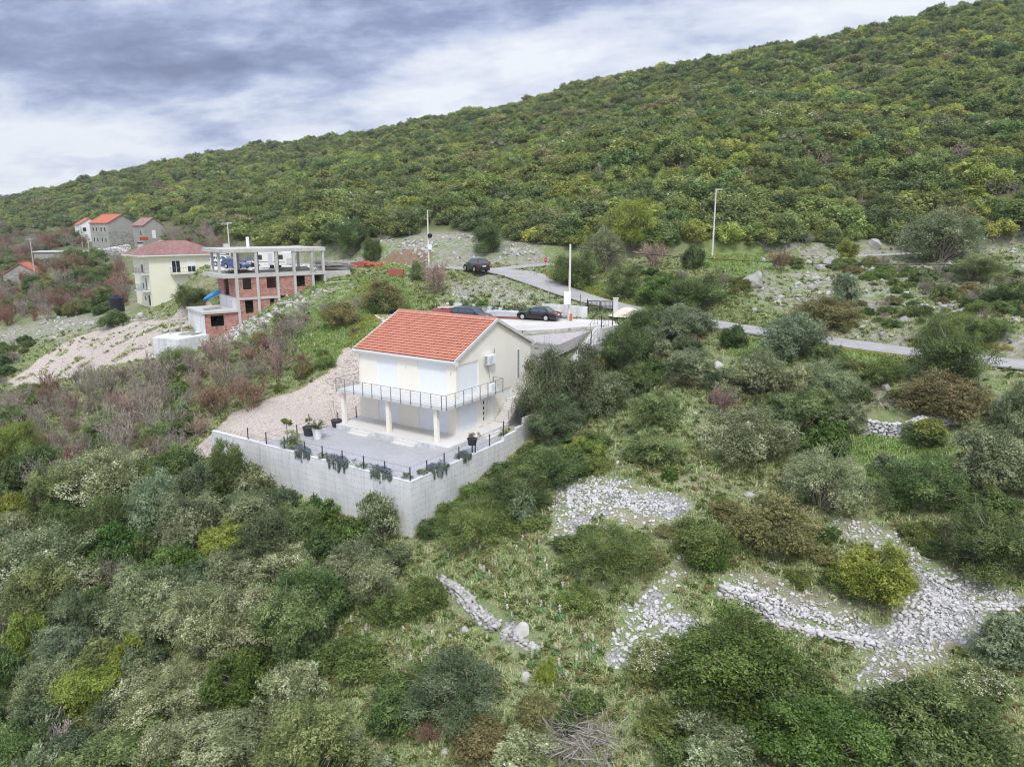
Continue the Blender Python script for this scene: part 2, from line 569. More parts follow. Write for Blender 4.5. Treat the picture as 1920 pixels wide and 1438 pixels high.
CTRL += [np.array((-34.5 + .797 * x - .603 * y, 87.7 + .603 * x + .797 * y, z)) for x, y, z in [(-2.5, -.8, -13.0), (0.5, -.8, -12.2), (3, -.8, -11.2), (6, -.8, -9.6), (8.5, -.8, -8.8), (11, -.8, -8.2), (14, -.3, -7.4), (17.5, 0, -6.5), (9, 8, -6.9), (-4, 6, -12.4), (-1, 11, -11.8), (3, 10, -9.5), (13, 8, -6.5)]]
CTRL = np.array(CTRL)
_c2 = 64.0


def _phi(d2):
    return np.sqrt(d2 + _c2)


_n = len(CTRL)
_D = ((CTRL[:, None, :2] - CTRL[None, :, :2]) ** 2).sum(-1)
_A = np.zeros((_n + 3, _n + 3))
_A[:_n, :_n] = _phi(_D) + np.eye(_n) * -0.35
_P = np.c_[np.ones(_n), CTRL[:, :2] / 100]
_A[:_n, _n:] = _P
_A[_n:, :_n] = _P.T
_W = np.linalg.solve(_A, np.r_[CTRL[:, 2], 0, 0, 0])


def sstep(a, b, x):
    t = np.clip((x - a) / (b - a), 0, 1)
    return t * t * (3 - 2 * t)


_rng = np.random.default_rng(5)
_G = _rng.random((256, 256))


def vnoise(x, y):
    xi, yi = np.floor(x).astype(int), np.floor(y).astype(int)
    fx, fy = x - xi, y - yi
    fx, fy = fx * fx * (3 - 2 * fx), fy * fy * (3 - 2 * fy)
    g = lambda a, b: _G[a & 255, b & 255]
    return (g(xi, yi) * (1 - fx) + g(xi + 1, yi) * fx) * (1 - fy) + (g(xi, yi + 1) * (1 - fx) + g(xi + 1, yi + 1) * fx) * fy


def fbm(x, y, o=4):
    s, a = 0, 0.5
    for i in range(o):
        s = s + a * (vnoise(x * 2 ** i + 17 * i, y * 2 ** i - 9 * i) - 0.5)
        a *= 0.5
    return s


ROAD = [atZ(px, py, z) for px, py, z in [(560, 497, -7.0), (700, 501, -6.9), (800, 502, -6.6), (890, 506, -6.4), (960, 514, -6.7), (1010, 530, -7.4), (1060, 548, -8.2), (1110, 564, -8.9),
        (1190, 583, -9.6), (1300, 603, -10.0), (1420, 622, -10.3), (1560, 642, -10.6), (1700, 661, -10.8), (1900, 684, -11.0), (2150, 712, -11.3), (2500, 750, -11.6)]]
ROAD2 = [atZ(px, py, z) for px, py, z in [(930, 507, -6.5), (990, 500, -6.35), (1060, 495, -6.1), (1180, 491, -5.7), (1360, 487, -5.35), (1540, 484, -5.0), (1700, 477, -4.5), (1840, 471, -4.0), (2100, 462, -3.3), (2400, 452, -2.4)]]


def smooth_line(pts, step=1.0):
    pts = [np.array(p, float) for p in pts]
    out = []
    for i in range(len(pts) - 1):
        p0, p1, p2, p3 = pts[max(i - 1, 0)], pts[i], pts[i + 1], pts[min(i + 2, len(pts) - 1)]
        n = max(2, int(np.linalg.norm(p2 - p1) / step))
        for k in range(n):
            t = k / n
            out.append(0.5 * ((2 * p1) + (-p0 + p2) * t + (2 * p0 - 5 * p1 + 4 * p2 - p3) * t * t + (-p0 + 3 * p1 - 3 * p2 + p3) * t ** 3))
    out.append(pts[-1])
    return np.array(out)


ROADL, ROAD2L = smooth_line(ROAD), smooth_line(ROAD2)


def line_dist(x, y, L):
    """distance to a line of closely spaced points and the height there"""
    best = np.full(x.shape, 1e9)
    bz = np.zeros(x.shape)
    for p in L:
        d = (x - p[0]) ** 2 + (y - p[1]) ** 2
        k = d < best
        best = np.where(k, d, best)
        bz = np.where(k, p[2], bz)
    return np.sqrt(best), bz


def in_poly(x, y, poly):
    c = np.zeros(x.shape, bool)
    n = len(poly)
    for i in range(n):
        x0, y0 = poly[i][:2]
        x1, y1 = poly[(i + 1) % n][:2]
        if y0 == y1:
            continue
        k = ((y0 > y) != (y1 > y)) & (x < (x1 - x0) * (y - y0) / (y1 - y0) + x0)
        c ^= k
    return c


def poly_dist(x, y, poly):
    """0 inside, distance outside"""
    best = np.full(x.shape, 1e9)
    n = len(poly)
    for i in range(n):
        x0, y0 = poly[i][:2]
        dx, dy = poly[(i + 1) % n][0] - x0, poly[(i + 1) % n][1] - y0
        t = np.clip(((x - x0) * dx + (y - y0) * dy) / (dx * dx + dy * dy + 1e-12), 0, 1)
        best = np.minimum(best, (x - x0 - t * dx) ** 2 + (y - y0 - t * dy) ** 2)
    return np.where(in_poly(x, y, poly), 0, np.sqrt(best))


PARK_POLY = [tuple(atZ(px, py, PARK_Z)[:2]) for px, py in [(700, 590), (838, 586), (1000, 596), (1080, 598), (1150, 601), (1160, 610), (1105, 613), (1040, 618), (980, 620), (880, 614), (720, 605)]]
COURT = [tuple(atZ(px, py, -6.45)[:2]) for px, py in [(395, 507), (560, 507), (650, 505), (650, 497), (540, 495), (395, 497)]]


def to_h(x, y):
    dx, dy = x - HO[0], y - HO[1]
    return dx * HX[0] + dy * HX[1], dx * HY[0] + dy * HY[1]


def height(x, y):
    x = np.atleast_1d(np.asarray(x, float))
    y = np.atleast_1d(np.asarray(y, float))
    h = np.empty(x.shape)
    for i in range(0, len(x), 20000):
        s_ = slice(i, i + 20000)
        d2 = (x[s_, None] - CTRL[None, :, 0]) ** 2 + (y[s_, None] - CTRL[None, :, 1]) ** 2
        h[s_] = _phi(d2) @ _W[:_n] + _W[_n] + _W[_n + 1] * x[s_] / 100 + _W[_n + 2] * y[s_] / 100
    far = sstep(70, 220, np.hypot(x, y))
    h = h + fbm(x / 9, y / 9) * (0.5 + 1.2 * far) + fbm(x / 2.1 + 40, y / 2.1) * 0.22 + fbm(x / 45 + 9, y / 45) * 7 * far
    lx, ly = to_h(x, y)
    # the levelled yard, house plot and the rubble fill beside them
    wy = sstep(-8.8, -8.3, lx) * (1 - sstep(-3, 4, lx)) * sstep(-2.75, -2.25, ly) * (1 - sstep(18.2, 22.0, ly))
    zfill = HO[2] - 0.50 + 0.055 * np.clip(ly - 11, 0, 9) * np.clip((lx + 9.3) / 5, 0, 1)
    h = h * (1 - wy) + zfill * wy
    wh = sstep(-5, -3, lx) * (1 - sstep(11.0, 12.2, lx)) * sstep(-2.75, -2.25, ly) * (1 - sstep(11.0, 14.5, ly))
    h = h * (1 - wh) + (HO[2] - 0.62) * wh
    # stairs beside the gable
    ws = sstep(11.2, 12.2, lx) * (1 - sstep(20.6, 22, lx)) * sstep(-2.75, -2.25, ly) * (1 - sstep(10, 12.5, ly))
    zs = HO[2] + np.where(lx < 13.3, np.clip(0.9 + (lx - 9) * 0.5, 0, 3.2), np.where(ly > -1.3, 5.2, np.clip(3.2 + (lx - 14) * 0.5, 2.5, 5.6)))
    h = h * (1 - ws) + np.minimum(h, zs - 0.4) * ws
    d = poly_dist(x, y, PARK_POLY)
    wp = 1 - sstep(0.2, 2.2, d)
    h = h * (1 - wp) + (PARK_Z - 0.25) * wp
    d = poly_dist(x, y, COURT)
    wp = 1 - sstep(0.5, 6, d)
    h = h * (1 - wp) + (-6.5) * wp
    near = (np.hypot(x - 5, y - 85) < 110)
    if near.any():
        d, z = line_dist(x[near], y[near], ROADL)
        wr = 1 - sstep(2.6, 5.5, d)
        h[near] = h[near] * (1 - wr) + (z - 0.12) * wr
        d, z = line_dist(x[near], y[near], ROAD2L)
        wr = 1 - sstep(2.3, 4.8, d)
        h[near] = h[near] * (1 - wr) + (z - 0.12) * wr
    return h


# grid: fine over the slope that is seen close, coarser towards the ridge and the valley
def axis(a, b, fine, lo, hi, grow=1.06):
    c = list(np.arange(a, b + 1e-6, fine))
    st = fine
    while c[-1] < hi:
        st *= grow
        c.append(c[-1] + st)
    st = fine
    while c[0] > lo:
        st *= grow
        c.insert(0, c[0] - st)
    return np.array(c)


GX = axis(-48, 58, 0.5, -900, 900)
GY = axis(18, 112, 0.5, -90, 1100)
XX, YY = np.meshgrid(GX, GY)
HH = height(XX.ravel(), YY.ravel()).reshape(XX.shape)


def hz(x, y):
    """ground height by looking it up in the grid"""
    x = np.asarray(x, float)
    y = np.asarray(y, float)
    i = np.clip(np.searchsorted(GX, x) - 1, 0, len(GX) - 2)
    j = np.clip(np.searchsorted(GY, y) - 1, 0, len(GY) - 2)
    fx = np.clip((x - GX[i]) / (GX[i + 1] - GX[i]), 0, 1)
    fy = np.clip((y - GY[j]) / (GY[j + 1] - GY[j]), 0, 1)
    return (HH[j, i] * (1 - fx) + HH[j, i + 1] * fx) * (1 - fy) + (HH[j + 1, i] * (1 - fx) + HH[j + 1, i + 1] * fx) * fy


def gnd(px, py, lo=12.0, hi=900.0):
    """the spot of ground that the photograph shows at (px, py)"""
    r = ray(px, py)
    ks = lo * (hi / lo) ** np.linspace(0, 1, 700)
    p = r[None, :] * ks[:, None]
    below = p[:, 2] < hz(p[:, 0], p[:, 1])
    if not below.any():
        return p[-1]
    i = int(np.argmax(below))
    if i == 0:
        return p[0]
    a, b = ks[i - 1], ks[i]
    for _ in range(18):
        m_ = 0.5 * (a + b)
        q = r * m_
        if q[2] < hz(q[0], q[1]):
            b = m_
        else:
            a = m_
    return r * b


def proj(p):
    d = p[1] * CP - p[2] * SP_
    u = p[1] * SP_ + p[2] * CP
    return 960 + FPX * p[0] / d, 719 - FPX * u / d, d
# ------------------------------------------------------------------ ground
def px_poly(pts):
    return [tuple(gnd(*p)[:2]) for p in pts]


GRAVEL = [px_poly([(345, 868), (400, 815), (440, 775), (500, 752), (560, 735), (620, 700), (650, 655), (690, 655), (700, 800), (600, 815), (520, 850), (430, 850)]),
          px_poly([(300, 622), (215, 610), (130, 640), (70, 678), (20, 715), (50, 735), (150, 700), (220, 682), (300, 668)]),
          px_poly([(390, 575), (330, 590), (250, 605), (150, 650), (200, 655), (300, 625), (380, 600)])]
SCREE = [px_poly([(690, 470), (760, 440), (860, 440), (980, 450), (1010, 490), (880, 497), (700, 500), (560, 500), (560, 470)]),
         px_poly([(850, 530), (905, 520), (1030, 560), (1000, 580), (930, 580), (845, 568)]),
         px_poly([(40, 610), (130, 592), (260, 590), (300, 605), (200, 640), (60, 640), (0, 660), (0, 625)]),
         px_poly([(395, 625), (450, 605), (520, 560), (600, 545), (640, 540), (640, 552), (540, 600), (440, 640), (400, 660)]),
         px_poly([(1450, 580), (1400, 520), (1450, 480), (1600, 470), (1920, 440), (1920, 660), (1700, 650), (1560, 625)])]
STONY = [px_poly([(1040, 905), (1100, 895), (1180, 905), (1300, 945), (1280, 975), (1200, 985), (1120, 960), (1065, 1010), (1040, 1020)]),
         px_poly([(1275, 1050), (1305, 1060), (1240, 1110), (1325, 1190), (1300, 1215), (1230, 1190), (1170, 1245), (1130, 1240), (1185, 1140), (1210, 1120)]),
         px_poly([(1345, 1075), (1440, 1080), (1500, 1118), (1560, 1130), (1660, 1190), (1650, 1212), (1560, 1195), (1460, 1170), (1350, 1110)]),
         px_poly([(1560, 975), (1640, 985), (1720, 1040), (1800, 1085), (1920, 1115), (1920, 1140), (1810, 1130), (1800, 1190), (1740, 1210), (1680, 1190), (1720, 1110), (1700, 1060), (1640, 1020), (1560, 995)]),
         px_poly([(1690, 1190), (1760, 1215), (1770, 1240), (1700, 1260), (1680, 1320), (1640, 1340), (1610, 1270), (1650, 1215), (1690, 1130), (1740, 1085), (1830, 1115), (1840, 1195), (1790, 1215)]),
         px_poly([(825, 1085), (860, 1100), (900, 1130), (1000, 1190), (1010, 1215), (950, 1210), (860, 1140), (835, 1110)]),
         px_poly([(1600, 780), (1680, 772), (1780, 785), (1740, 800), (1690, 815), (1610, 812)])]
LUSH = [px_poly([(500, 560), (640, 530), (720, 530), (760, 580), (700, 640), (640, 660), (560, 640), (480, 640)]),
        px_poly([(1015, 520), (1040, 520), (1160, 560), (1220, 580), (1170, 578), (1080, 545), (1020, 530)]),
        px_poly([(1320, 490), (1330, 470), (1440, 475), (1480, 500), (1400, 515)]),
        px_poly([(1400, 655), (1560, 648), (1700, 672), (1640, 685), (1500, 660)]),
        px_poly([(1590, 815), (1680, 825), (1720, 850), (1640, 870), (1600, 845)]),
        px_poly([(640, 485), (760, 495), (760, 505), (640, 505)]), px_poly([(170, 470), (260, 455), (300, 470), (200, 480)])]
REDSOIL = [px_poly([(728, 492), (740, 484), (795, 474), (800, 481), (760, 490)])]


def mask(polys, soft, x, y):
    m_ = np.zeros(x.shape)
    for p in polys:
        xs, ys = [q[0] for q in p], [q[1] for q in p]
        k = (x > min(xs) - soft) & (x < max(xs) + soft) & (y > min(ys) - soft) & (y < max(ys) + soft)
        if k.any():
            m_[k] = np.maximum(m_[k], 1 - sstep(0, soft, poly_dist(x[k], y[k], p)))
    return m_


_x, _y = XX.ravel(), YY.ravel()
_wob = fbm(_x / 1.7, _y / 1.7) * 3
m_gravel = mask(GRAVEL, 0.8, _x + _wob * 0.4, _y + _wob * 0.4)
m_scree = mask(SCREE, 5, _x + _wob, _y + _wob)
m_stony = mask(STONY, 0.7, _x + _wob * 0.3, _y)
m_lush = mask(LUSH, 4, _x + _wob, _y - _wob)
m_red = mask(REDSOIL, 2, _x + _wob, _y)
m_hill = sstep(112, 128, _y) * sstep(-0.10, 0.02, (HH.ravel() + 4) / np.maximum(_y, 1)) * (1 - m_scree)
m_stony = m_stony * (edge := np.clip(0.35 + fbm(_x / 1.3, _y / 1.3) * 1.6, 0, 1))


def ground_mat():
    m, t = newmat('hillside ground')
    tc = t.n('ShaderNodeTexCoord').outputs['Object']
    at = t.n('ShaderNodeAttribute', attribute_name='zones')
    zs = t.n('ShaderNodeSeparateColor', {0: at.outputs['Color']})
    at2 = t.n('ShaderNodeAttribute', attribute_name='zones2')
    z2 = t.n('ShaderNodeSeparateColor', {0: at2.outputs['Color']})
    n0 = t.noise(tc, 0.16, 4, 0.6)
    n1 = t.noise(tc, 0.9, 5, 0.65)
    n2 = t.noise(tc, 7.0, 4, 0.7)
    dry = t.mix(t.ramp(n1, [(0.35, 0.0), (0.65, 1.0)]), lin('#7c775d'), lin('#a9a38c'))
    grn = t.mix(t.ramp(n2, [(0.3, 0.0), (0.7, 1.0)]), lin('#5f7040'), lin('#8d9c69'))
    f = t.math('ADD', t.ramp(n0, [(0.38, 0.0), (0.62, 1.0)]), t.math('MULTIPLY', t.math('SUBTRACT', n1, 0.5), 2.2), clamp=True)
    col = t.mix(f, dry, grn)
    lush = t.mix(t.ramp(n1, [(0.35, 0.0), (0.65, 1.0)]), lin('#647a44'), lin('#8a9a5c'))
    col = t.mix(t.math('MULTIPLY', t.math('MULTIPLY', zs.outputs[1], 0.85), t.ramp(n1, [(0.25, 0.4), (0.5, 1.0)])), col, lush)
    # bedrock and loose stone showing through
    vo = t.n('ShaderNodeTexVoronoi', {'Vector': tc, 'Scale': 2.3})
    cell = t.n('ShaderNodeSeparateColor', {0: vo.outputs['Color']}).outputs[0]
    rock = t.mix(cell, lin('#8f8b85'), lin('#b5b2ad'))
    thr = t.math('MULTIPLY', zs.outputs[2], 0.66)
    rf = t.math('LESS_THAN', t.math('ADD', t.math('MULTIPLY', cell, 0.6), t.math('MULTIPLY', n1, 0.7)), thr)
    col = t.mix(t.math('MULTIPLY', rf, 0.85), col, rock)
    # pinkish crushed limestone of the fills
    vg = t.n('ShaderNodeTexVoronoi', {'Vector': tc, 'Scale': 11.0})
    cg = t.n('ShaderNodeSeparateColor', {0: vg.outputs['Color']}).outputs[0]
    grav = t.ramp(cg, [(0.0, lin('#a99c90')), (0.5, lin('#bfb2a6')), (1.0, lin('#d6cbbf'))])
    grav = t.mix(t.ramp(n1, [(0.45, 0.0), (0.7, 0.5)]), grav, lin('#c2b9ae'))
    gf = t.math('GREATER_THAN', t.math('ADD', zs.outputs[0], t.math('MULTIPLY', t.math('SUBTRACT', n2, 0.5), 0.7)), 0.5)
    col = t.mix(gf, col, grav)
    sf = t.math('GREATER_THAN', t.math('ADD', z2.outputs[0], t.math('MULTIPLY', t.math('SUBTRACT', n2, 0.5), 0.8)), 0.5)
    vs_ = t.n('ShaderNodeTexVoronoi', {'Vector': tc, 'Scale': 9.0})
    cs_ = t.n('ShaderNodeSeparateColor', {0: vs_.outputs['Color']}).outputs[0]
    stony = t.ramp(cs_, [(0.0, lin('#75736e')), (1.0, lin('#b1afab'))])
    col = t.mix(sf, col, stony)
    rs = t.math('GREATER_THAN', t.math('ADD', z2.outputs[1], t.math('MULTIPLY', t.math('SUBTRACT', n2, 0.5), 1.3)), 0.55)
    col = t.mix(t.math('MULTIPLY', rs, 0.65), col, lin('#84604a'))
    col = t.mix(t.math('MULTIPLY', z2.outputs[2], 0.8), col, t.mix(n1, lin('#4c5232'), lin('#6d6f4c')))
    k = t.math('ADD', 0.72, t.math('MULTIPLY', n2, 0.56))
    col = t.mix(1.0, col, t.n('ShaderNodeCombineColor', {0: k, 1: k, 2: k}).outputs[0], 'MULTIPLY')
    hgt = t.math('ADD', n2, t.math('MULTIPLY', t.math('MULTIPLY', vg.outputs['Distance'], gf), -0.8))
    surf(t, col, 0.95, 0.1, bump=hgt, bdist=0.12)
    return m


M['ground'] = ground_mat()
nx, ny = len(GX), len(GY)
_i = np.arange(nx * ny).reshape(ny, nx)
_f = np.stack([_i[:-1, :-1], _i[:-1, 1:], _i[1:, 1:], _i[1:, :-1]], -1).reshape(-1, 4)
me = np_mesh('hillside_ground', np.c_[_x, _y, HH.ravel()], _f, M['ground'], smooth=True)
for nm, chans in (('zones', (m_gravel, m_lush, m_scree)), ('zones2', (m_stony, m_red, m_hill))):
    a = me.color_attributes.new(nm, 'FLOAT_COLOR', 'POINT')
    a.data.foreach_set('color', np.c_[chans[0], chans[1], chans[2], np.ones(len(_x))].astype(np.float32).ravel())
tag(link('hillside_ground', me), kind='structure', label='grassy stony hillside ground')

# far country to the horizon
far = MB()
_ang = [math.radians(a) for a in range(-80, 81, 4)]
_rr = [1650, 2200, 3200, 6000, 12000, 30000]
_vs = [(r * math.sin(a), r * math.cos(a), -40 - 60 * min(1, r / 6000) if r > 1650 else -20) for r in _rr for a in _ang]
_na = len(_ang)
far.add(_vs, [(i * _na + k, i * _na + k + 1, (i + 1) * _na + k + 1, (i + 1) * _na + k) for i in range(len(_rr) - 1) for k in range(_na - 1)])
m_far, t = newmat('distant plain')
surf(t, t.mix(t.noise(t.n('ShaderNodeTexCoord').outputs['Object'], 0.004, 4), lin('#5c6a52'), lin('#7a8470')), 0.95, 0.05)
tag(far.build('distant_plain', m_far), kind='structure')
# mountain ridge far off at the left
mt = []
_px = np.linspace(-500, 700, 90)
rows = []
for k, (dist, base, amp) in enumerate([(15000, -120, 0), (15600, 520, 260), (17500, 300, 0), (21000, -120, 0)]):
    for p in _px:
        a_ = math.atan((p - 960) / FPX)
        zz = base + (amp * (fbm(np.array([p / 90.0]), np.array([3.3]), 4)[0] + fbm(np.array([p / 22.0]), np.array([8.3]), 3)[0] * 0.4) if amp else 0)
        rows.append((dist * math.sin(a_), dist * math.cos(a_), zz))
n_ = len(_px)
mm = MB()
mm.add(rows, [(i * n_ + k, i * n_ + k + 1, (i + 1) * n_ + k + 1, (i + 1) * n_ + k) for i in range(3) for k in range(n_ - 1)])
m_mt, t = newmat('haze-tinted mountain')  # blue-grey base colour: the distance haze is painted into the rock
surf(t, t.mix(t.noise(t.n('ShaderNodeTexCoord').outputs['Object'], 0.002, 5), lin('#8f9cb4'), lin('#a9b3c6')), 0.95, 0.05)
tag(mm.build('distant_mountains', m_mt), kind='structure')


def road_strip(name, L, wl, wr, mat, lift=0.0, taper=None):
    vs, fs = [], []
    nseg = 5
    for i, p in enumerate(L):
        t_ = L[min(i + 1, len(L) - 1)] - L[max(i - 1, 0)]
        t_ = t_[:2] / np.linalg.norm(t_[:2])
        nrm = np.array([-t_[1], t_[0]])
        l_, r_ = wl, wr
        if taper:
            l_, r_ = taper(p, l_, r_)
        jl = 0.10 * (float(vnoise(np.array([i * 0.31]), np.array([2.0]))[0]) - 0.5)
        jr = 0.10 * (float(vnoise(np.array([i * 0.31]), np.array([7.0]))[0]) - 0.5)
        for k in range(nseg + 1):
            f_ = k / nseg
            q = p[:2] + nrm * ((l_ + jl) * (1 - f_) - (r_ + jr) * f_)
            vs.append((q[0], q[1], p[2] + lift))
    # skirts so that the carriageway is a real slab
    for i in range(len(L) - 1):
        for k in range(nseg):
            a_ = i * (nseg + 1) + k
            fs.append((a_, a_ + nseg + 1, a_ + nseg + 2, a_ + 1))
    b = MB()
    b.add(vs, fs)
    o = b.build(name, mat)
    s_ = o.modifiers.new('thick', 'SOLIDIFY')
    s_.thickness = 0.12
    s_.offset = 1 if False else -1
    return o


def widen(p, l_, r_):
    # the junction mouth opens out where the upper road leaves
    px = proj(p)[0]
    k = math.exp(-((px - 955) / 55.0) ** 2)
    return l_ + 1.9 * k, r_ + 0.4 * k


o = road_strip('road', ROADL, 2.15, 2.15, M['asphalt'], 0.03, widen)
tag(o, 'narrow grey asphalt road curving down past the gate', kind='structure')
o = road_strip('upper_road', ROAD2L, 1.7, 1.7, M['asphalt'], 0.022)
tag(o, 'upper lane climbing to the right behind the bushes', kind='structure')
# court behind the unfinished building
o = MB().prism(COURT, -6.6, -6.42).build('gravel_court', M['paleconc'])
tag(o, kind='structure')
# ------------------------------------------------------------------ the new house
HL, HWD = 10.58, 10.97            # long front, gable
EAVE, RIDGE, OE, OG = 6.10, 8.76, 0.30, 0.26
SLOPE = (RIDGE - EAVE) / (HWD / 2 + OE)
house = empty('house', (HO[0], HO[1], HO[2]), HA, 'two storey cream house with terracotta roof, white shutters and railed corner balcony', 'house')
FL = 2.948
# walls: a shell with the gables
b = MB()
top = 5.74
t_ = 0.3
gz = lambda x: EAVE - 0.16 + (OE + (x if x < HWD / 2 else HWD - x)) * SLOPE
prof = [(0, -0.6), (HWD, -0.6), (HWD, gz(HWD)), (HWD / 2, gz(HWD / 2)), (0, gz(0))]
b.extr(prof, 0, HL)
wall = b.build('wall', M['plaster'], house)
# openings are cut into the wall so that the shutters sit in real reveals
cut = MB()
RV = 0.13
for (a0, a1) in ((6.18, 8.46), (0.90, 3.92)):
    cut.box(-0.5, RV, a0, a1, FL + 0.02, 5.67)
    cut.box(-0.5, RV, a0, a1, 0.02, 2.70)
cut.box(0.42, 3.03, -0.5, RV, FL + 0.02, 5.64)
cut.box(0.40, 2.92, -0.5, RV, 0.02, 2.70)
cut.box(6.72, 7.85, -0.5, RV, 1.35, 2.55)
cut.box(3.42, 4.16, -0.5, RV, 0.06, 2.34)
co = cut.build('cutter', M['plaster'])
bm_ = wall.modifiers.new('openings', 'BOOLEAN')
bm_.object = co
bm_.operation = 'DIFFERENCE'
bm_.solver = 'EXACT'
co.parent = house
bpy.context.view_layer.update()
_me = bpy.data.meshes.new_from_object(wall.evaluated_get(bpy.context.evaluated_depsgraph_get()))
wall.modifiers.clear()
wall.data = _me
bpy.data.objects.remove(co)
# recess by the entrance
# roof: courses of wavy tiles as real steps
def tiled_slope(name, mat, y0, y1, x_eave, z_eave, x_ridge, z_ridge, parent, courses=17, tile=0.30, lift=0.085, wave=0.018):
    per = 6
    ny_ = int((y1 - y0) / tile * per) + 1
    ys = np.linspace(y0, y1, ny_)
    wv = wave * np.cos(2 * np.pi * (ys - y0) / tile)
    L_ = math.hypot(x_ridge - x_eave, z_ridge - z_eave)
    nx_, nz_ = -(z_ridge - z_eave) / L_, abs(x_ridge - x_eave) / L_
    if x_ridge < x_eave:
        nx_ = -nx_
    vs, fs = [], []
    for c in range(courses):
        for e, (f_, up) in enumerate(((c / courses - 0.004, lift), ((c + 1) / courses + 0.012, 0.004))):
            up_ = up + wv
            vs += list(zip(x_eave + (x_ridge - x_eave) * f_ + nx_ * up_, ys, z_eave + (z_ridge - z_eave) * f_ + nz_ * up_))
        # lower lip of each course
        f_ = c / courses - 0.004
        up_ = -0.012 + wv * 0.2
        vs += list(zip(x_eave + (x_ridge - x_eave) * f_ + nx_ * up_, ys, z_eave + (z_ridge - z_eave) * f_ + nz_ * up_))
        b0 = c * 3 * ny_
        for k in range(ny_ - 1):
            fs.append((b0 + k, b0 + k + 1, b0 + ny_ + k + 1, b0 + ny_ + k))
    return link(name, np_mesh(name, vs, fs, mat), parent)


rf = MB()
zt = lambda x: EAVE + (OE + (x if x < HWD / 2 else HWD - x)) * SLOPE
dk = 0.13
poly = [(-OE, zt(-OE) - dk), (HWD / 2, zt(HWD / 2) - dk), (HWD + OE, zt(HWD + OE) - dk), (HWD + OE, zt(HWD + OE) - 0.02), (HWD / 2, zt(HWD / 2) - 0.02), (-OE, zt(-OE) - 0.02)]
rf.extr(poly, -OG + 0.12, HL + OG - 0.05)
roof = rf.build('roof', M['roof'], house)
ta = tiled_slope('tiles', M['roof'], -OG + 0.10, HL + OG, -OE - 0.02, zt(-OE), HWD / 2, zt(HWD / 2), roof)
tb = tiled_slope('tiles', M['roof'], -OG + 0.10, HL + OG, HWD + OE + 0.02, zt(HWD + OE), HWD / 2, zt(HWD / 2), roof)
# ridge tiles with a line of mortar under them
rb = MB()
k_ = int((HL + 2 * OG) / 0.38)
for i in range(k_):
    y_ = -OG + 0.12 + i * (HL + 2 * OG - 0.12) / k_
    rb.tube([(HWD / 2, y_, RIDGE + 0.02), (HWD / 2, y_ + 0.40, RIDGE + 0.045)], [0.13, 0.115], 10)
rb.build('ridge_tile', M['roof'], roof)
rnd = random.Random(3)
for s_ in (-1, 1):
    mo = MB()
    for i in range(90):
        y_ = -OG + 0.15 + i * (HL + OG) / 90
        r_ = rnd.uniform(0.02, 0.05)
        mo.box(HWD / 2 + s_ * 0.15 - r_, HWD / 2 + s_ * 0.15 + r_, y_, y_ + 0.12, RIDGE - 0.08, RIDGE - 0.02 + r_ * 0.4)
    mo.build('mortar', M['slab'], roof)
# barge course along the gable, pale grey
for s_, x0, x1 in ((0, -OE - 0.03, HWD / 2), (1, HWD / 2, HWD + OE + 0.03)):
    for yy, nm in ((-OG, 'n'), (HL + OG - 0.10, 'f')):
        b = MB()
        za, zb = zt(x0), zt(x1)
        b.extr([(x0, za - 0.19), (x1, zb - 0.19), (x1, zb + 0.075), (x0, za + 0.075)], yy, yy + 0.12)
        b.build('barge_board', M['slab'], roof)
# eaves box and gutter along the front
b = MB()
b.box(-OE + 0.02, 0.02, -OG, HL + 0.30, 5.70, 6.0)
b.build('fascia', M['white'], roof)
b = MB()
b.extr([(-OE - 0.14, 5.93), (-OE - 0.10, 5.86), (-OE + 0.0, 5.86), (-OE + 0.015, 6.06), (-OE - 0.15, 6.07)], -OG - 0.01, HL + 0.34)
b.build('gutter', M['white'], roof)
b = MB()
b.box(HWD - 0.02, HWD + OE, -OG + 0.02, HL + 0.2, 5.86, 6.0)
b.extr([(HWD + OE + 0.0, 6.07), (HWD + OE + 0.15, 6.07), (HWD + OE + 0.13, 5.92), (HWD + OE + 0.0, 5.90)], -OG - 0.01, HL + 0.34)
b.build('gutter', M['white'], roof)
# downpipe at the far front corner
b = MB()
b.tube([(-0.25, HL + 0.22, 5.90), (-0.12, HL + 0.12, 5.62), (-0.07, HL - 0.1, 5.5), (-0.07, HL - 0.1, 3.0)], 0.04, 8)
b.build('downpipe', M['white'], house)
# corner pilaster on the gable
b = MB()
b.box(-0.004, 0.34, -0.05, 0.02, 3.15, 5.70)
b.build('pilaster', M['plaster'], house)


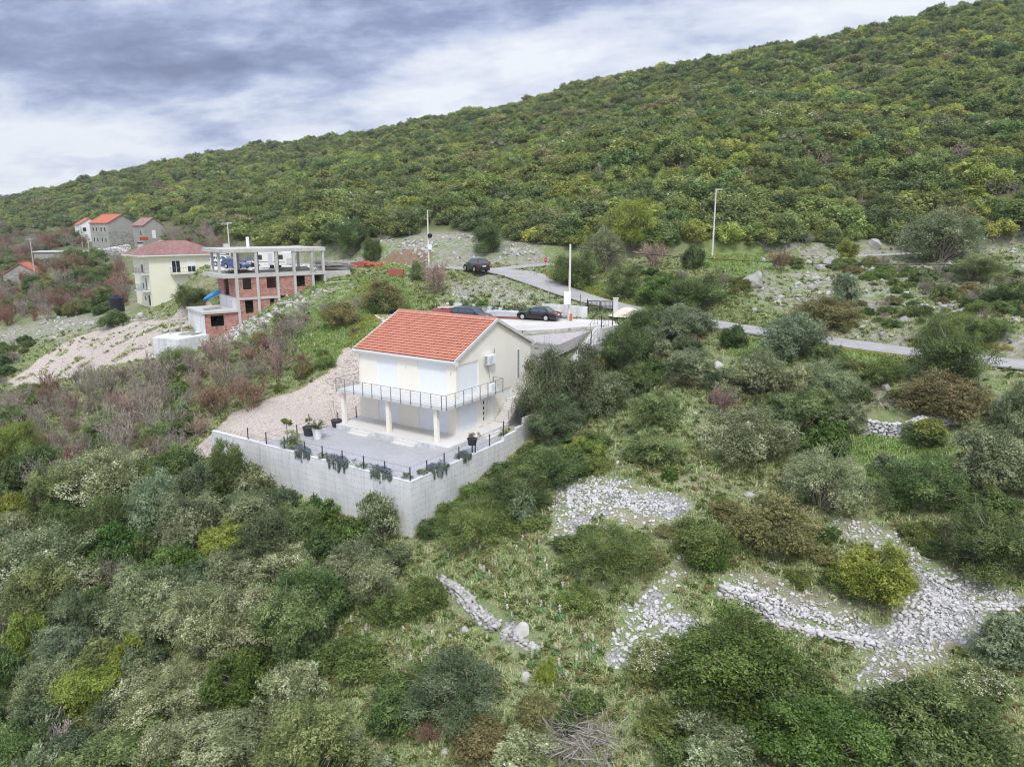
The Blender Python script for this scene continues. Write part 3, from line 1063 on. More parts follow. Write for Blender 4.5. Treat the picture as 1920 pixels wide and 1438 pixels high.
def shutter_unit(parent, face, a0, a1, z0, z1, split=True, name='shutter'):
    """roller shutter closed in a white frame; face 'A' is the long front, 'B' the gable"""
    f = MB()
    d0, d1, d2 = RV + 0.004, 0.045, 0.075
    def bx(mb, u0, u1, w0, w1, p0, p1):
        if face == 'A':
            mb.box(p1, p0, u0, u1, w0, w1)
        else:
            mb.box(u0, u1, p1, p0, w0, w1)
    fr = 0.07
    bx(f, a0, a0 + fr, z0, z1, d0, d1)
    bx(f, a1 - fr, a1, z0, z1, d0, d1)
    bx(f, a0 + fr, a1 - fr, z1 - 0.20, z1, d0, d1 + 0.004)
    mid = (a0 + a1) / 2
    if split:
        bx(f, mid - 0.03, mid + 0.03, z0, z1 - 0.20, d0, d1 + 0.006)
    fo = f.build('window', M['white'], parent)
    s_ = MB()
    runs = [(a0 + fr, mid - 0.03), (mid + 0.03, a1 - fr)] if split else [(a0 + fr, a1 - fr)]
    n_ = int((z1 - 0.20 - z0) / 0.055)
    hgt = (z1 - 0.20 - z0) / n_
    for u0, u1 in runs:
        for i in range(n_):
            bx(s_, u0, u1, z0 + i * hgt, z0 + (i + 0.86) * hgt, RV, d2 - 0.010)
        bx(s_, u0, u1, z0, z1 - 0.20, RV, d2)
    s_.build(name, M['shutter'], fo)
    return fo


for (a0, a1) in ((6.18, 8.46), (0.90, 3.92)):
    shutter_unit(house, 'A', a0, a1, FL + 0.03, 5.68)
    shutter_unit(house, 'A', a0, a1, 0.03, 2.70)
shutter_unit(house, 'B', 0.42, 3.03, FL + 0.03, 5.66)
shutter_unit(house, 'B', 0.40, 2.92, 0.03, 2.70)
shutter_unit(house, 'B', 6.72, 7.85, 1.36, 2.55, False)
# entrance: white jamb, door with four small panes, side panel
b = MB()
b.box(2.99, 3.40, -0.16, 0.0, 0.06, 2.72)
b.box(4.22, 4.56, -0.10, 0.0, 0.06, 2.72)
b.build('door_jamb', M['plaster'], house)
b = MB()
b.box(3.43, 4.15, 0.03, RV + 0.004, 0.07, 2.33)
door = b.build('door', M['white'], house, bevel=0.006)
for k in range(4):
    z_ = 0.42 + k * 0.46
    MB().box(3.50, 3.80, 0.018, 0.031, z_, z_ + 0.27).build('pane', M['glassdark'], door)
b = MB()
b.tube([(4.06, -0.01, 1.05), (4.06, -0.01, 1.25)], 0.012, 6)
b.build('handle', M['steel'], door)
b = MB()
b.box(4.58, 5.0, -0.035, 0.0, 0.12, 2.3)
b.build('side_panel', M['shutter'], house)
# narrow window of glass blocks
b = MB()
b.box(8.74, 9.30, -0.03, 0.01, 3.10, 5.72)
b.box(8.98, 9.30, -0.012, 0.012, 3.1, 5.7)
gw = b.build('window', M['white'], house)
b = MB()
for k in range(12):
    z_ = 3.18 + k * 0.21
    for j in range(2):
        b.box(8.79 + j * 0.15, 8.92 + j * 0.15, -0.042, -0.029, z_, z_ + 0.18)
b.build('pane', plain('glass block', lin('#8b9296'), 0.15, 0.6), gw)
# small wall lamps
for (y_, z_) in ((5.15, 5.05), (0.45, 5.0)):
    b = MB()
    b.box(-0.05, 0.005, y_ - 0.03, y_ + 0.03, z_, z_ + 0.10)
    b.tube([(-0.06, y_, z_ - 0.12), (-0.06, y_, z_)], 0.03, 8)
    b.build('wall_lamp', M['slab'], house)
# split air conditioner on the gable
b = MB()
b.box(3.72, 4.92, -0.44, -0.10, 5.16, 5.92)
ac = b.build('air_conditioner', M['white'], house, bevel=0.02)
b = MB()
for k in range(9):
    b.box(3.712, 3.722, -0.42, -0.14, 5.23 + k * 0.075, 5.27 + k * 0.075)
b.build('vent', M['darkmetal'], ac)
b = MB()
for r_ in (0.08, 0.14, 0.20, 0.26):
    b.tube([(4.22 + r_ * math.cos(a), -0.448, 5.53 + r_ * math.sin(a)) for a in np.linspace(0, 2 * math.pi, 20)], 0.011, 4)
b.build('fan_grille', plain('grey plastic', lin('#b9bdc2'), 0.5), ac)
for x_ in (3.95, 4.7):
    MB().box(x_, x_ + 0.05, -0.46, 0.0, 5.10, 5.157).build('bracket', M['slab'], ac)
b = MB()
b.tube([(4.92, -0.16, 5.80), (5.10, -0.10, 5.82), (5.22, -0.05, 5.95), (5.22, -0.04, 6.28)], 0.022, 6)
b.tube([(4.25, -0.05, 5.1), (4.55, -0.02, 4.0), (4.75, -0.02, 3.1)], 0.010, 5)
b.build('pipe', M['darkmetal'], ac)
# balcony
BA, BB, BX1 = 2.70, 1.065, 5.0
b = MB()
b.prism([(-BA, -BB), (BX1, -BB), (BX1, -0.004), (-0.004, -0.004), (-0.004, HL + 0.02), (-BA, HL + 0.02)], 2.75, FL)
balc = b.build('balcony', M['slab'], house)
# railing: posts fixed to the slab edge, a top rail and six wires
PA = [(-BA - 0.04, y_) for y_ in np.linspace(HL - 0.02, -BB + 0.30, 12)]
PB = [(x_, -BB - 0.04) for x_ in np.linspace(-BA + 0.12, BX1 - 0.05, 8)]
rail = MB()
zt_ = FL + 0.98
rail.tube([(-0.05, HL - 0.02, zt_), (-BA - 0.04, HL - 0.02, zt_), (-BA - 0.04, -BB - 0.04, zt_), (BX1 - 0.03, -BB - 0.04, zt_), (BX1 - 0.03, -0.05, zt_)], 0.021, 8)
for k in range(6):
    z_ = FL + 0.06 + k * 0.145
    rail.tube([(-0.05, HL - 0.02, z_), (-BA - 0.04, HL - 0.02, z_), (-BA - 0.04, -BB - 0.04, z_), (BX1 - 0.03, -BB - 0.04, z_), (BX1 - 0.03, -0.05, z_)], 0.0085, 5)
ro = rail.build('railing', M['steel'], house)
for (x_, y_) in PA + PB + [(BX1 - 0.03, -0.10)]:
    p = MB()
    p.box(x_ - 0.022, x_ + 0.022, y_ - 0.022, y_ + 0.022, FL - 0.20, zt_)
    p.build('post', M['steel'], ro)
# an outdoor unit standing on the balcony corner
b = MB()
b.box(4.0, 4.75, -0.62, -0.30, FL, FL + 0.55)
b.tube([(4.5, -0.64, FL + 0.28), (4.5, -0.60, FL + 0.28)], 0.2, 14)
o = b.build('condenser', M['white'], loc=tuple(house.location), rz=HA, bevel=0.015)
tag(o, 'small white condenser unit standing on the balcony end by the gable wall', 'air conditioner')
# columns under the balcony
for y_ in (0.20, 5.20, 10.30):
    b = MB()
    b.box(-2.36, -2.06, y_ - 0.17, y_ + 0.17, 0, 2.75)
    b.build('column', M['plaster'], house, bevel=0.012)
# terrace with its two pairs of steps
b = MB()
b.prism([(-2.88, -1.47), (5.15, -1.47), (5.15, -0.004), (-0.004, -0.004), (-0.004, HL + 0.02), (-2.88, HL + 0.02)], -1.0, 0.0)
terr = b.build('terrace', [M['tilefloor']], house)
b = MB()
b.prism([(-2.90, -1.49), (5.15, -1.49), (5.15, -1.474), (-2.884, -1.474), (-2.884, HL + 0.04), (-2.90, HL + 0.04)], -1.0, -0.03)
b.build('plinth', stained('white plinth', lin('#dddcd8'), lin('#8f98ab'), 1.2, amt=0.75), terr)
for (y0, y1) in ((6.55, 8.70), (1.55, 3.75)):
    b = MB()
    b.box(-3.22, -2.90, y0, y1, -0.6, -0.13)
    b.box(-3.54, -3.22, y0, y1, -0.6, -0.27)
    b.build('step', M['tilefloor'], terr)
b = MB()
b.box(1.55, 3.65, -1.80, -1.49, -0.7, -0.14)
b.box(1.55, 3.65, -2.12, -1.80, -0.7, -0.28)
b.build('step', M['tilefloor'], terr)

# ------------------------------------------------------------------ stairs beside the gable
st = empty('outdoor_stairs', tuple(hw(5.2, -0.1)), HA, 'pale tiled outdoor stairs climbing beside the gable of the cream house', 'stairs')
b = MB()
for k in range(10):
    b.box(k * 0.20, 4.4, -1.25, 0.05, -0.5 + 0.165 * k if k else -0.6, 0.165 * (k + 1) - 0.003 * (k % 2))
b.build('flight', M['tilefloor'], st)
b = MB()
b.tube([(0.25, -1.2, 1.05), (1.8, -1.2, 2.45), (4.2, -1.2, 2.6)], 0.02, 6)
for k in range(4):
    b.tube([(0.25, -1.2, 0.25 + k * 0.2), (1.8, -1.2, 1.65 + k * 0.2), (4.2, -1.2, 1.8 + k * 0.2)], 0.007, 4)
for x_, z_ in ((0.25, 0.1), (0.75, 0.6), (1.3, 1.1), (1.8, 1.55), (3.0, 1.6), (4.2, 1.6)):
    b.tube([(x_, -1.2, z_), (x_, -1.2, z_ + (0.95 if x_ < 2.5 else 0.98))], 0.018, 6)
b.build('railing', M['steel'], st)

ust = empty('outdoor_stairs', tuple(hw(14.6, -2.3)), HA, 'long pale outdoor stairs with steel rails rising to the parking level behind the house', 'stairs')
N_, RZ0, RZ1 = 17, 3.55, 6.40
b = MB()
for k in range(N_):
    z1 = RZ0 + (RZ1 - RZ0) * (k + 1) / N_
    b.box(k * 0.335, (k + 1) * 0.335 if k < N_ - 1 else 7.2, -0.62, 0.62, 0.6, z1)
b.build('flight', M['tilefloor'], ust)
for s_ in (-0.60, 0.60):
    b = MB()
    zf = lambda x: RZ0 + 0.1 + (RZ1 - RZ0) * min(x / (N_ * 0.335), 1)
    for hgt, r_ in ((0.95, 0.022), (0.62, 0.008), (0.36, 0.008)):
        b.tube([(0.1, s_, zf(0.1) + hgt), (N_ * 0.335, s_, zf(6) + hgt), (6.3, s_, zf(6) + hgt)], r_, 6)
    for k in range(9):
        x_ = 0.15 + k * 0.76
        b.tube([(x_, s_, zf(x_)), (x_, s_, zf(x_) + 0.95)], 0.019, 6)
    b.build('railing', M['steel'], ust)

# ------------------------------------------------------------------ yard, retaining wall and fence
yz = -0.395
o = MB().prism([(-9.1, -3.12), (6.0, -3.12), (6.0, -1.2), (-2.7, -1.2), (-2.7, 11.2), (-9.1, 12.4)], -0.75, yz).build('gravel_yard', M['yard'], loc=tuple(HO), rz=HA)
tag(o, 'grey gravel yard in front of the house', kind='structure')
rw = empty('retaining_wall', tuple(HO), HA, 'tall board marked concrete retaining wall holding up the gravel yard', 'retaining wall')
b = MB()
# plan: front run along ly, side run along lx; tops step gently
b.extr([(-3.40, -8.5), (18.5, -8.5), (18.5, -0.30), (12.0, -0.30), (12.0, -0.34), (-3.40, -0.34)], -9.36, -9.06, axis='x')
b.build('front_wall', M['concrete'], rw)
b = MB()
b.extr([(-9.058, -8.5), (4.6, -6.0), (4.6, 0.36), (3.55, 0.30), (3.55, 0.10), (1.75, 0.02), (1.75, -0.28), (-9.058, -0.34)], -3.40, -3.12)
b.build('side_wall', M['concrete'], rw)
# stepped wall climbing beside the long stairs
sw = MB()
for (x0, x1, z1) in ((4.7, 9.0, 0.9), (9.0, 12.5, 2.0), (12.5, 14.4, 3.2), (14.4, 16.4, 4.25), (16.4, 18.5, 5.35), (18.5, 21.2, 6.65)):
    sw.box(x0 + 0.002, x1, -3.40, -3.14, -3.0 + x0 * 0.15, z1)
o = sw.build('stepped_wall', M['greyconc'], loc=tuple(HO), rz=HA)
tag(o, 'grey concrete wall stepping up the slope beside the long stairs', 'wall')

fence = empty('wire_fence', tuple(HO), HA, 'dark wire fence on slim grey posts round the gravel yard', 'fence')
FP = [(-9.2, y_, -0.34) for y_ in (13.91, 11.65, 9.49, 7.2, 5.28, 3.2, 1.08, -0.95, -3.24)] + [(x_, -3.26, -0.33) for x_ in (-7.5, -5.6, -3.9, -1.9)] + [(-0.05, -3.26, -0.30), (1.87, -3.26, 0.02), (4.3, -3.26, 0.34)]
BPOST = [(-6.24, 11.58, -0.42), (-1.65, 11.73, -0.42), (0.66, 11.87, -0.42)]
for (x_, y_, z_) in FP + BPOST:
    b = MB()
    hgt = 0.98 if x_ < 1 else 1.25
    b.box(x_ - 0.032, x_ + 0.032, y_ - 0.032, y_ + 0.032, z_ - 0.05, z_ + hgt)
    b.build('post', M['darkmetal'], fence)
b = MB()
for h_ in (0.05, 0.5, 0.93):
    b.tube([(p[0], p[1], p[2] + h_) for p in FP], 0.007, 4)
    b.tube([(-9.2, 11.65, -0.34 + h_)] + [(p[0], p[1], p[2] + h_) for p in BPOST], 0.007, 4)
b.build('wire', M['darkmetal'], fence)
# fence posts on the stepped wall
f2 = empty('wire_fence', tuple(HO), HA, 'dark wire fence climbing with the stepped concrete wall beside the long stairs', 'fence')
FQ = [(9.2, -3.26, 2.0), (12.6, -3.26, 3.2), (14.5, -3.26, 4.25), (16.5, -3.26, 5.35), (18.6, -3.26, 6.65), (21.0, -3.26, 6.65)]
for p in FQ:
    b = MB()
    b.box(p[0] - 0.035, p[0] + 0.035, p[1] - 0.035, p[1] + 0.035, p[2] - 1.2, p[2] + 1.3)
    b.build('post', M['darkmetal'], f2)
b = MB()
for h_ in (0.2, 0.7, 1.2):
    b.tube([(p[0], p[1], p[2] + h_) for p in FQ], 0.007, 4)
b.build('wire', M['darkmetal'], f2)

# block wall behind the house and the gravel strip above it
o = MB().box(13.0, 13.2, -1.60, 9.0, 0.5, 5.56).box(12.97, 13.23, -1.61, 9.0, 5.561, 5.68).build('block_wall', M['block'], loc=tuple(HO), rz=HA)
tag(o, 'pale concrete block wall behind the house holding the upper gravel', 'wall')
b = MB()
gv = [(13.2, -1.6, 5.64), (20.3, -1.3, 6.1), (20.4, -0.5, 6.2), (17.0, 1.1, 6.15), (14.65, 3.35, 6.05), (13.2, 5.2, 5.9)]
b.prism([p[:2] for p in gv], [p[2] - 1.0 for p in gv], [p[2] for p in gv])
o = b.build('gravel_strip', gravel_mat('pinkish strip gravel', [(0.0, lin('#a39d9c')), (1.0, lin('#c2bcba'))], 14), loc=tuple(HO), rz=HA)
tag(o, kind='structure')
for k in range(3):
    o = MB().tube([(13.1, -0.2 - 0.25 * k, 5.6), (13.1, -0.2 - 0.25 * k, 6.4)], 0.012, 5).build('starter_bar', M['steel'], loc=tuple(HO), rz=HA)
    tag(o, 'thin upright steel bar standing out of the block wall behind the house', 'steel bar', 'steel bars on the block wall')
# parking slab
o = MB().prism(PARK_POLY, PARK_Z - 0.9, PARK_Z).build('parking_slab', M['paleconc'])
tag(o, 'pale concrete parking area behind the house', kind='structure')
kp = [atZ(px, py, PARK_Z) for px, py in [(720, 605.3), (880, 614.3), (980, 620.3), (1040, 618.3), (1098, 613.6)]]
b = MB()
for i in range(len(kp) - 1):
    a_, c_ = kp[i], kp[i + 1]
    n_ = np.array([-(c_ - a_)[1], (c_ - a_)[0], 0])
    n_ = n_ / np.linalg.norm(n_) * 0.18
    b.prism([tuple((a_ - n_ * 1.1)[:2]), tuple((c_ - n_ * 1.1)[:2]), tuple((c_ + n_ * 0.02)[:2]), tuple((a_ + n_ * 0.02)[:2])], PARK_Z - 0.75, PARK_Z + 0.05 + 0.003 * i)
o = b.build('kerb_wall', M['block'])
tag(o, 'low rough block kerb edging the parking area above the gravel strip', 'kerb')
# white wall behind the parking: two runs, the right one taller
def wall_run(pts, thick, zb):
    b = MB()
    for i in range(len(pts) - 1):
        a_, c_ = np.array(pts[i]), np.array(pts[i + 1])
        n_ = np.array([-(c_ - a_)[1], (c_ - a_)[0]])
        n_ = n_ / np.linalg.norm(n_) * thick
        P_ = [tuple(a_[:2]), tuple(c_[:2]), tuple(c_[:2] + n_), tuple(a_[:2] + n_)]
        b.prism(P_, zb, [a_[2], c_[2], c_[2], a_[2]])
    return b


PW1 = [atY(836, 567, 85.5), atY(912, 574, 83), atY(975, 583.5, 81), atY(1004, 586, 80.2)]
PW2 = [atY(1016, 569, 80), atY(1060, 572, 79.2), atY(1101, 575.5, 78.5)]
o = wall_run(PW1, 0.25, PARK_Z - 0.5).build('parking_wall', M['concrete'])
tag(o, 'low whitish concrete wall with plants behind the parked cars', 'wall')
o = wall_run(PW2, 0.25, PARK_Z - 0.5).build('parking_wall', M['concrete'])
tag(o, 'taller whitish concrete wall between the parked sedan and the gate', 'wall')
# ------------------------------------------------------------------ unfinished house
UA = R(37.1)
ub = empty('unfinished_house', (-34.5, 87.7, 0), UA, 'unfinished concrete and red brick house with open upper storey and bare columns', 'building')
UX = [1.30, 3.80, 6.33, 8.55, 10.95]
UD = 7.6
def part(mb, name, mat, parent, **k):
    return mb.build(name, mat, parent, **k)


slabs = MB()
roof_poly = [(-0.1, -0.15), (12.75, -0.25), (13.1, 1.2), (12.2, UD + 0.4), (-0.4, UD + 0.2)]
part(MB().prism(roof_poly, -3.50, -3.06), 'roof_slab', M['greyconc'], ub)
part(MB().prism([(-0.3, -0.15), (12.8, -0.15), (12.8, UD), (-0.6, UD)], -6.52, -6.10), 'floor_slab', M['greyconc'], ub)
part(MB().prism([(1.18, -0.12), (6.5, -0.12), (6.5, UD), (1.18, UD)], -9.22, -8.95), 'floor_slab', M['greyconc'], ub)
for x_ in UX + [12.45]:
    part(MB().box(x_ - 0.15, x_ + 0.15, -0.128, 0.22, -6.10, -3.50), 'column', M['greyconc'], ub)
for x_ in (0.6, 3.8, 6.3, 9.0, 11.9):
    part(MB().box(x_ - 0.14, x_ + 0.14, UD - 0.5, UD - 0.2, -6.10, -3.50), 'column', M['greyconc'], ub)
part(MB().box(0.0, 0.28, 2.6, 2.9, -6.10, -3.50), 'column', M['greyconc'], ub)
for x_ in UX:
    part(MB().box(x_ - 0.16, x_ + 0.16, -0.135, 0.2, -12.6 if x_ < 6 else -9.8, -6.52), 'column', M['greyconc'], ub)
# a ladder like scaffold beside one column
b = MB()
for s_ in (10.55, 11.15):
    b.box(s_, s_ + 0.05, -0.32, -0.27, -6.1, -3.9)
for k in range(7):
    b.box(10.55, 11.2, -0.34, -0.325, -5.9 + k * 0.3, -5.82 + k * 0.3)
part(b, 'ladder', M['wood'], ub)


def brick_bay(x0, x1, z0, z1, hole=None, y0=0.0, y1=0.2):
    b = MB()
    if hole is None:
        b.box(x0, x1, y0, y1, z0, z1)
    else:
        h0, h1, g0, g1 = hole
        if h0 > x0:
            b.box(x0, h0, y0, y1, z0, z1)
        if h1 < x1:
            b.box(h1, x1, y0, y1, z0, z1)
        if g0 > z0:
            b.box(h0, h1, y0, y1, z0, g0)
        if g1 < z1:
            b.box(h0, h1, y0, y1, g1, z1)
    return b


W2 = (-8.95, -6.525)
part(brick_bay(1.46, 3.64, *W2, hole=(2.0, 3.05, -8.0, -6.525)), 'brick_wall', M['brick'], ub)
part(brick_bay(3.96, 6.17, *W2, hole=(4.95, 6.17, -7.95, -6.525)), 'brick_wall', M['brick'], ub)
part(brick_bay(6.49, 8.39, *W2), 'brick_wall', M['brick'], ub)
part(brick_bay(8.71, 10.79, *W2, hole=(8.71, 9.9, -7.95, -6.60)), 'brick_wall', M['brick'], ub)
W1 = (-12.6, -9.225)
part(brick_bay(1.46, 3.64, *W1, hole=(2.1, 3.1, -10.9, -9.3)), 'brick_wall', M['brick'], ub)
part(brick_bay(3.96, 6.17, *W1, hole=(5.2, 5.75, -10.6, -9.225)), 'brick_wall', M['brick'], ub)
# left end wall, back wall and dark rooms
e = MB()
e.box(1.15, 1.35, 0.2, 2.9, -8.95, -6.525)
e.box(1.15, 1.35, 5.0, UD, -8.95, -6.525)
part(e, 'brick_wall', M['brick'], ub)
part(MB().box(1.16, 1.34, 0.2, UD, -12.6, -8.955), 'concrete_wall', M['concrete'], ub)
part(MB().box(1.5, 10.9, UD - 0.4, UD - 0.2, -12.0, -6.54), 'back_wall', M['greyconc'], ub)
part(MB().box(6.4, 6.55, 0.25, UD - 0.42, -10.5, -6.54), 'partition', M['brick'], ub)
part(MB().box(3.75, 3.9, 0.25, UD - 0.42, -12, -9.25), 'partition', M['brick'], ub)
part(MB().box(8.6, 8.72, 0.3, UD - 0.42, -8.9, -6.54), 'partition', M['brick'], ub)
# retaining wall carrying the slab on to the right
b = MB()
b.box(12.45, 12.75, -0.1, 5.5, -9.5, -6.525)
b.extr([(12.75, -9.5), (17.2, -9.5), (16.4, -6.15), (12.75, -6.15)], 0.6, 0.9)
part(b, 'concrete_wall', M['greyconc'], ub)
# chimneys of pipe on top
part(MB().lathe([(0.2, -3.07), (0.2, -1.75), (0.0, -1.74)], 10).at(), 'vent_pipe', M['white'], ub, loc=(4.6, 5.2, 0))
part(MB().box(-0.35, 0.35, -0.3, 0.3, -3.065, -2.6), 'vent_block', M['greyconc'], ub, loc=(2.2, 6.2, 0))
# concrete annexe below and the foundation slab in front
an = MB()
an.box(-3.0, -2.8, -0.1, 7.0, -14.0, -10.62)
part(an, 'annexe_wall', M['concrete'], ub)
part(MB().prism([(-3.15, -0.25), (1.15, -0.25), (1.15, 7.0), (-3.15, 7.0)], -10.62, -10.35), 'annexe_slab', M['greyconc'], ub)
part(brick_bay(-2.79, 1.13, -13.6, -10.63, hole=(-2.1, -0.55, -12.2, -10.9)), 'brick_wall', M['brick'], ub)
part(MB().box(-2.7, 1.0, 4.0, 4.2, -13.6, -10.64), 'back_wall', M['dark'], ub)  # interior shade put into this wall's near-black colour
fd = MB().prism([(-8.6, 0.8), (-6.4, -2.4), (-2.6, -0.6), (-2.9, 3.2), (-6.0, 4.2)], -16.5, -13.0).build('foundation_slab', M['concrete'], loc=(-34.5, 87.7, 0), rz=UA)
tag(fd, 'low pale concrete foundation slab in front of the unfinished brick house', 'foundation')
# timber trestle standing on the foundation slab
b = MB()
b.box(-6.3, -6.15, 2.4, 2.55, -13.0, -11.0).box(-4.9, -4.75, 2.9, 3.05, -13.0, -10.6)
b.box(-6.5, -4.2, 2.55, 2.7, -11.7, -11.5)
o = b.build('timber_trestle', M['wood'], loc=(-34.5, 87.7, 0), rz=UA)
tag(o, 'rough upright timber trestle standing on the low foundation slab', 'trestle')


def timber_pile(loc, rz, n, L, W, seed, label, mat, lay=0.11):
    r = random.Random(seed)
    o = empty('timber_pile', loc, rz, label, 'timber pile')
    for i in range(n):
        b = MB()
        l_ = L * r.uniform(0.55, 1.0)
        w_ = r.uniform(0.06, 0.13)
        b.at((r.uniform(-0.15, 0.15) * L, r.uniform(-W / 2, W / 2), 0.06 + (i // 5) * lay), (r.uniform(-0.05, 0.05), r.uniform(-0.06, 0.06), r.gauss(0, 0.16)))
        b.box(-l_ / 2, l_ / 2, -w_, w_, -0.045, 0.045)
        b.build('plank', mat, o)
    return o


def ul(x, y, z):
    return (-34.5 + x * math.cos(UA) - y * math.sin(UA), 87.7 + x * math.sin(UA) + y * math.cos(UA), z)


M['wood2'] = plain('dark old timber', lin('#6c5a50'), 0.9, var=0.3)
timber_pile(ul(9.5, 3.2, -6.1), UA, 22, 4.0, 2.0, 2, 'grey planks lying on the upper floor slab of the unfinished house, under its right end', M['wood'])
timber_pile(ul(2.6, 3.4, -6.1), UA, 12, 3.2, 1.6, 5, 'reddish brown boards lying on the upper floor slab, left end of the unfinished house', M['wood2'])
timber_pile(ul(14.9, 2.6, -6.35), UA + 0.1, 48, 5.2, 2.6, 8, 'big tangled heap of grey formwork timber to the right of the unfinished house', M['wood'], 0.14)
timber_pile(ul(-1.2, 2.4, -10.35), UA + 0.3, 8, 2.6, 1.8, 11, 'few grey boards lying on the flat roof of the concrete annexe', M['wood'])
timber_pile(ul(-4.2, 1.0, -13.0), UA + 0.5, 8, 2.2, 1.8, 12, 'broken boards lying on the low foundation slab', M['wood'])
for (px, py, l_, a_, nm) in ((548, 570, 3.6, 0.5, 'pale log lying in the green grass under the brick walls'), (584, 569, 4.2, 0.35, 'long bleached pole lying in the green grass below the unfinished house'),
                             (640, 531, 4.5, 0.6, 'slanting pole propped on the bank by the timber heap')):
    p = gnd(px, py)
    b = MB()
    b.tube([(-l_ / 2, 0, 0.1), (0, 0.05, 0.2), (l_ / 2, 0, 0.25)], [0.09, 0.08, 0.05], 6)
    o = b.build('log', M['wood'], loc=tuple(p), rz=a_)
    tag(o, nm, 'log')

# bricks by the timber heap: a stacked pallet and a loose heap
def brick_stack(loc, rz, nx_, ny_, nz_, label, mat, seed, loose=False):
    r = random.Random(seed)
    b = MB()
    for k in range(nz_):
        for i in range(nx_):
            for j in range(ny_):
                if loose:
                    b.at((r.gauss(0, nx_ * 0.12), r.gauss(0, ny_ * 0.1), 0.1 + k * 0.14 * r.uniform(0.6, 1.1)), (r.uniform(-0.6, 0.6), r.uniform(-0.6, 0.6), r.uniform(0, 3)))
                else:
                    b.at((i * 0.255 - nx_ * 0.127, j * 0.255 - ny_ * 0.127, 0.1 + k * 0.2), (0, 0, r.gauss(0, 0.01)))
                b.box(-0.123, 0.123, -0.123, 0.123, -0.095, 0.095)
    o = b.build('brick_stack', mat, loc=loc, rz=rz)
    return tag(o, label, 'brick stack')


M['redbrick'] = plain('new red brick', lin('#ac6556'), 0.85, var=0.25, scale=4)
M['orangebrick'] = plain('new orange brick', lin('#bd6c50'), 0.85, var=0.3, scale=5)
p = atY(672, 506, 104)
brick_stack((p[0], p[1], p[2]), 0.3, 7, 4, 6, 'neat stack of red hollow bricks beside the timber heap', M['redbrick'], 1)
p = atY(692, 508, 105)
brick_stack((p[0], p[1], p[2] + 0.1), 0.4, 8, 5, 8, 'loose heap of orange bricks next to the neat red stack', M['orangebrick'], 2, True)
p = atY(745, 513, 100)
brick_stack((p[0], p[1], p[2] - 0.2), 0.0, 8, 4, 4, 'low red brick stack half hidden behind the bare bushes above the slope', M['redbrick'], 3)

# ------------------------------------------------------------------ yellow house
M['yellow'] = stained('pale yellow render', lin('#ece9d8'), lin('#dbd8c4'), 0.4, amt=0.4)
YA = R(42)
yp = atY(288, 575, 125)
YZ = -5.55
yh = empty('yellow_house', (yp[0], yp[1], 0), YA, 'three storey pale yellow house with hipped pinkish tile roof and balconies', 'house')
YL, YW = 12.2, 9.5
part(MB().box(0, YL, 0, YW, -16.5, YZ), 'wall', M['yellow'], yh)
b = MB()
e_ = 0.7
b.box(-e_ - 0.9, YL + e_, -e_, YW + e_, YZ - 0.02, YZ + 0.22)
part(b, 'eaves', M['white'], yh)
b = MB()
x0, x1, y0, y1 = -e_ - 0.9, YL + e_, -e_, YW + e_
zr = YZ + 2.45
b.add([(x0, y0, YZ + 0.22), (x1, y0, YZ + 0.22), (x1, y1, YZ + 0.22), (x0, y1, YZ + 0.22), (x0 + 4.9, YW / 2, zr), (x1 - 4.9, YW / 2, zr)],
      [(0, 1, 5, 4), (1, 2, 5), (2, 3, 4, 5), (3, 0, 4)])
rfy = part(b, 'roof', M['oldroof'], yh)
b = MB()
for k in range(14):
    f_ = k / 14
    za = YZ + 0.24 + (zr - YZ - 0.22) * f_
    xa, xb = x0 + 4.9 * f_, x1 - 4.9 * f_
    ya = y0 + (YW / 2 - y0) * f_
    b.tube([(xa, ya, za), (xb, ya, za)], 0.045, 4)
    yb = y1 - (y1 - YW / 2) * f_
    b.tube([(xa, ya, za), (xa, yb, za)], 0.045, 4)
part(b, 'tiles', M['oldroof'], rfy)
part(MB().box(-0.35, 0.35, -0.3, 0.3, YZ + 0.4, YZ + 2.0), 'chimney', M['greyconc'], rfy, loc=(1.2, YW - 1.2, 0))
part(MB().box(-0.45, 0.45, -0.4, 0.4, YZ + 2.0, YZ + 2.15), 'chimney_cap', M['black'], rfy, loc=(1.2, YW - 1.2, 0))


def ywin(face, a0, a1, z0, z1, shut=0.0, name='window'):
    b = MB()
    f = (lambda u0, u1, w0, w1, d: b.box(u0, u1, -d, 0.02, w0, w1)) if face == 'F' else (lambda u0, u1, w0, w1, d: b.box(-d, 0.02, u0, u1, w0, w1))
    f(a0, a1, z0, z1, 0.05)
    o = part(b, name, M['white'], yh)
    b2 = MB()
    g = (lambda u0, u1, w0, w1, d: b2.box(u0, u1, -d, 0.0, w0, w1)) if face == 'F' else (lambda u0, u1, w0, w1, d: b2.box(-d, 0.0, u0, u1, w0, w1))
    mid = (a0 + a1) / 2
    zt2 = z1 - 0.1 - (z1 - z0) * shut
    g(a0 + 0.1, mid - 0.04, z0 + 0.1, zt2, 0.06)
    g(mid + 0.04, a1 - 0.1, z0 + 0.1, zt2, 0.06)
    part(b2, 'pane', M['glassdark'], o)
    return o


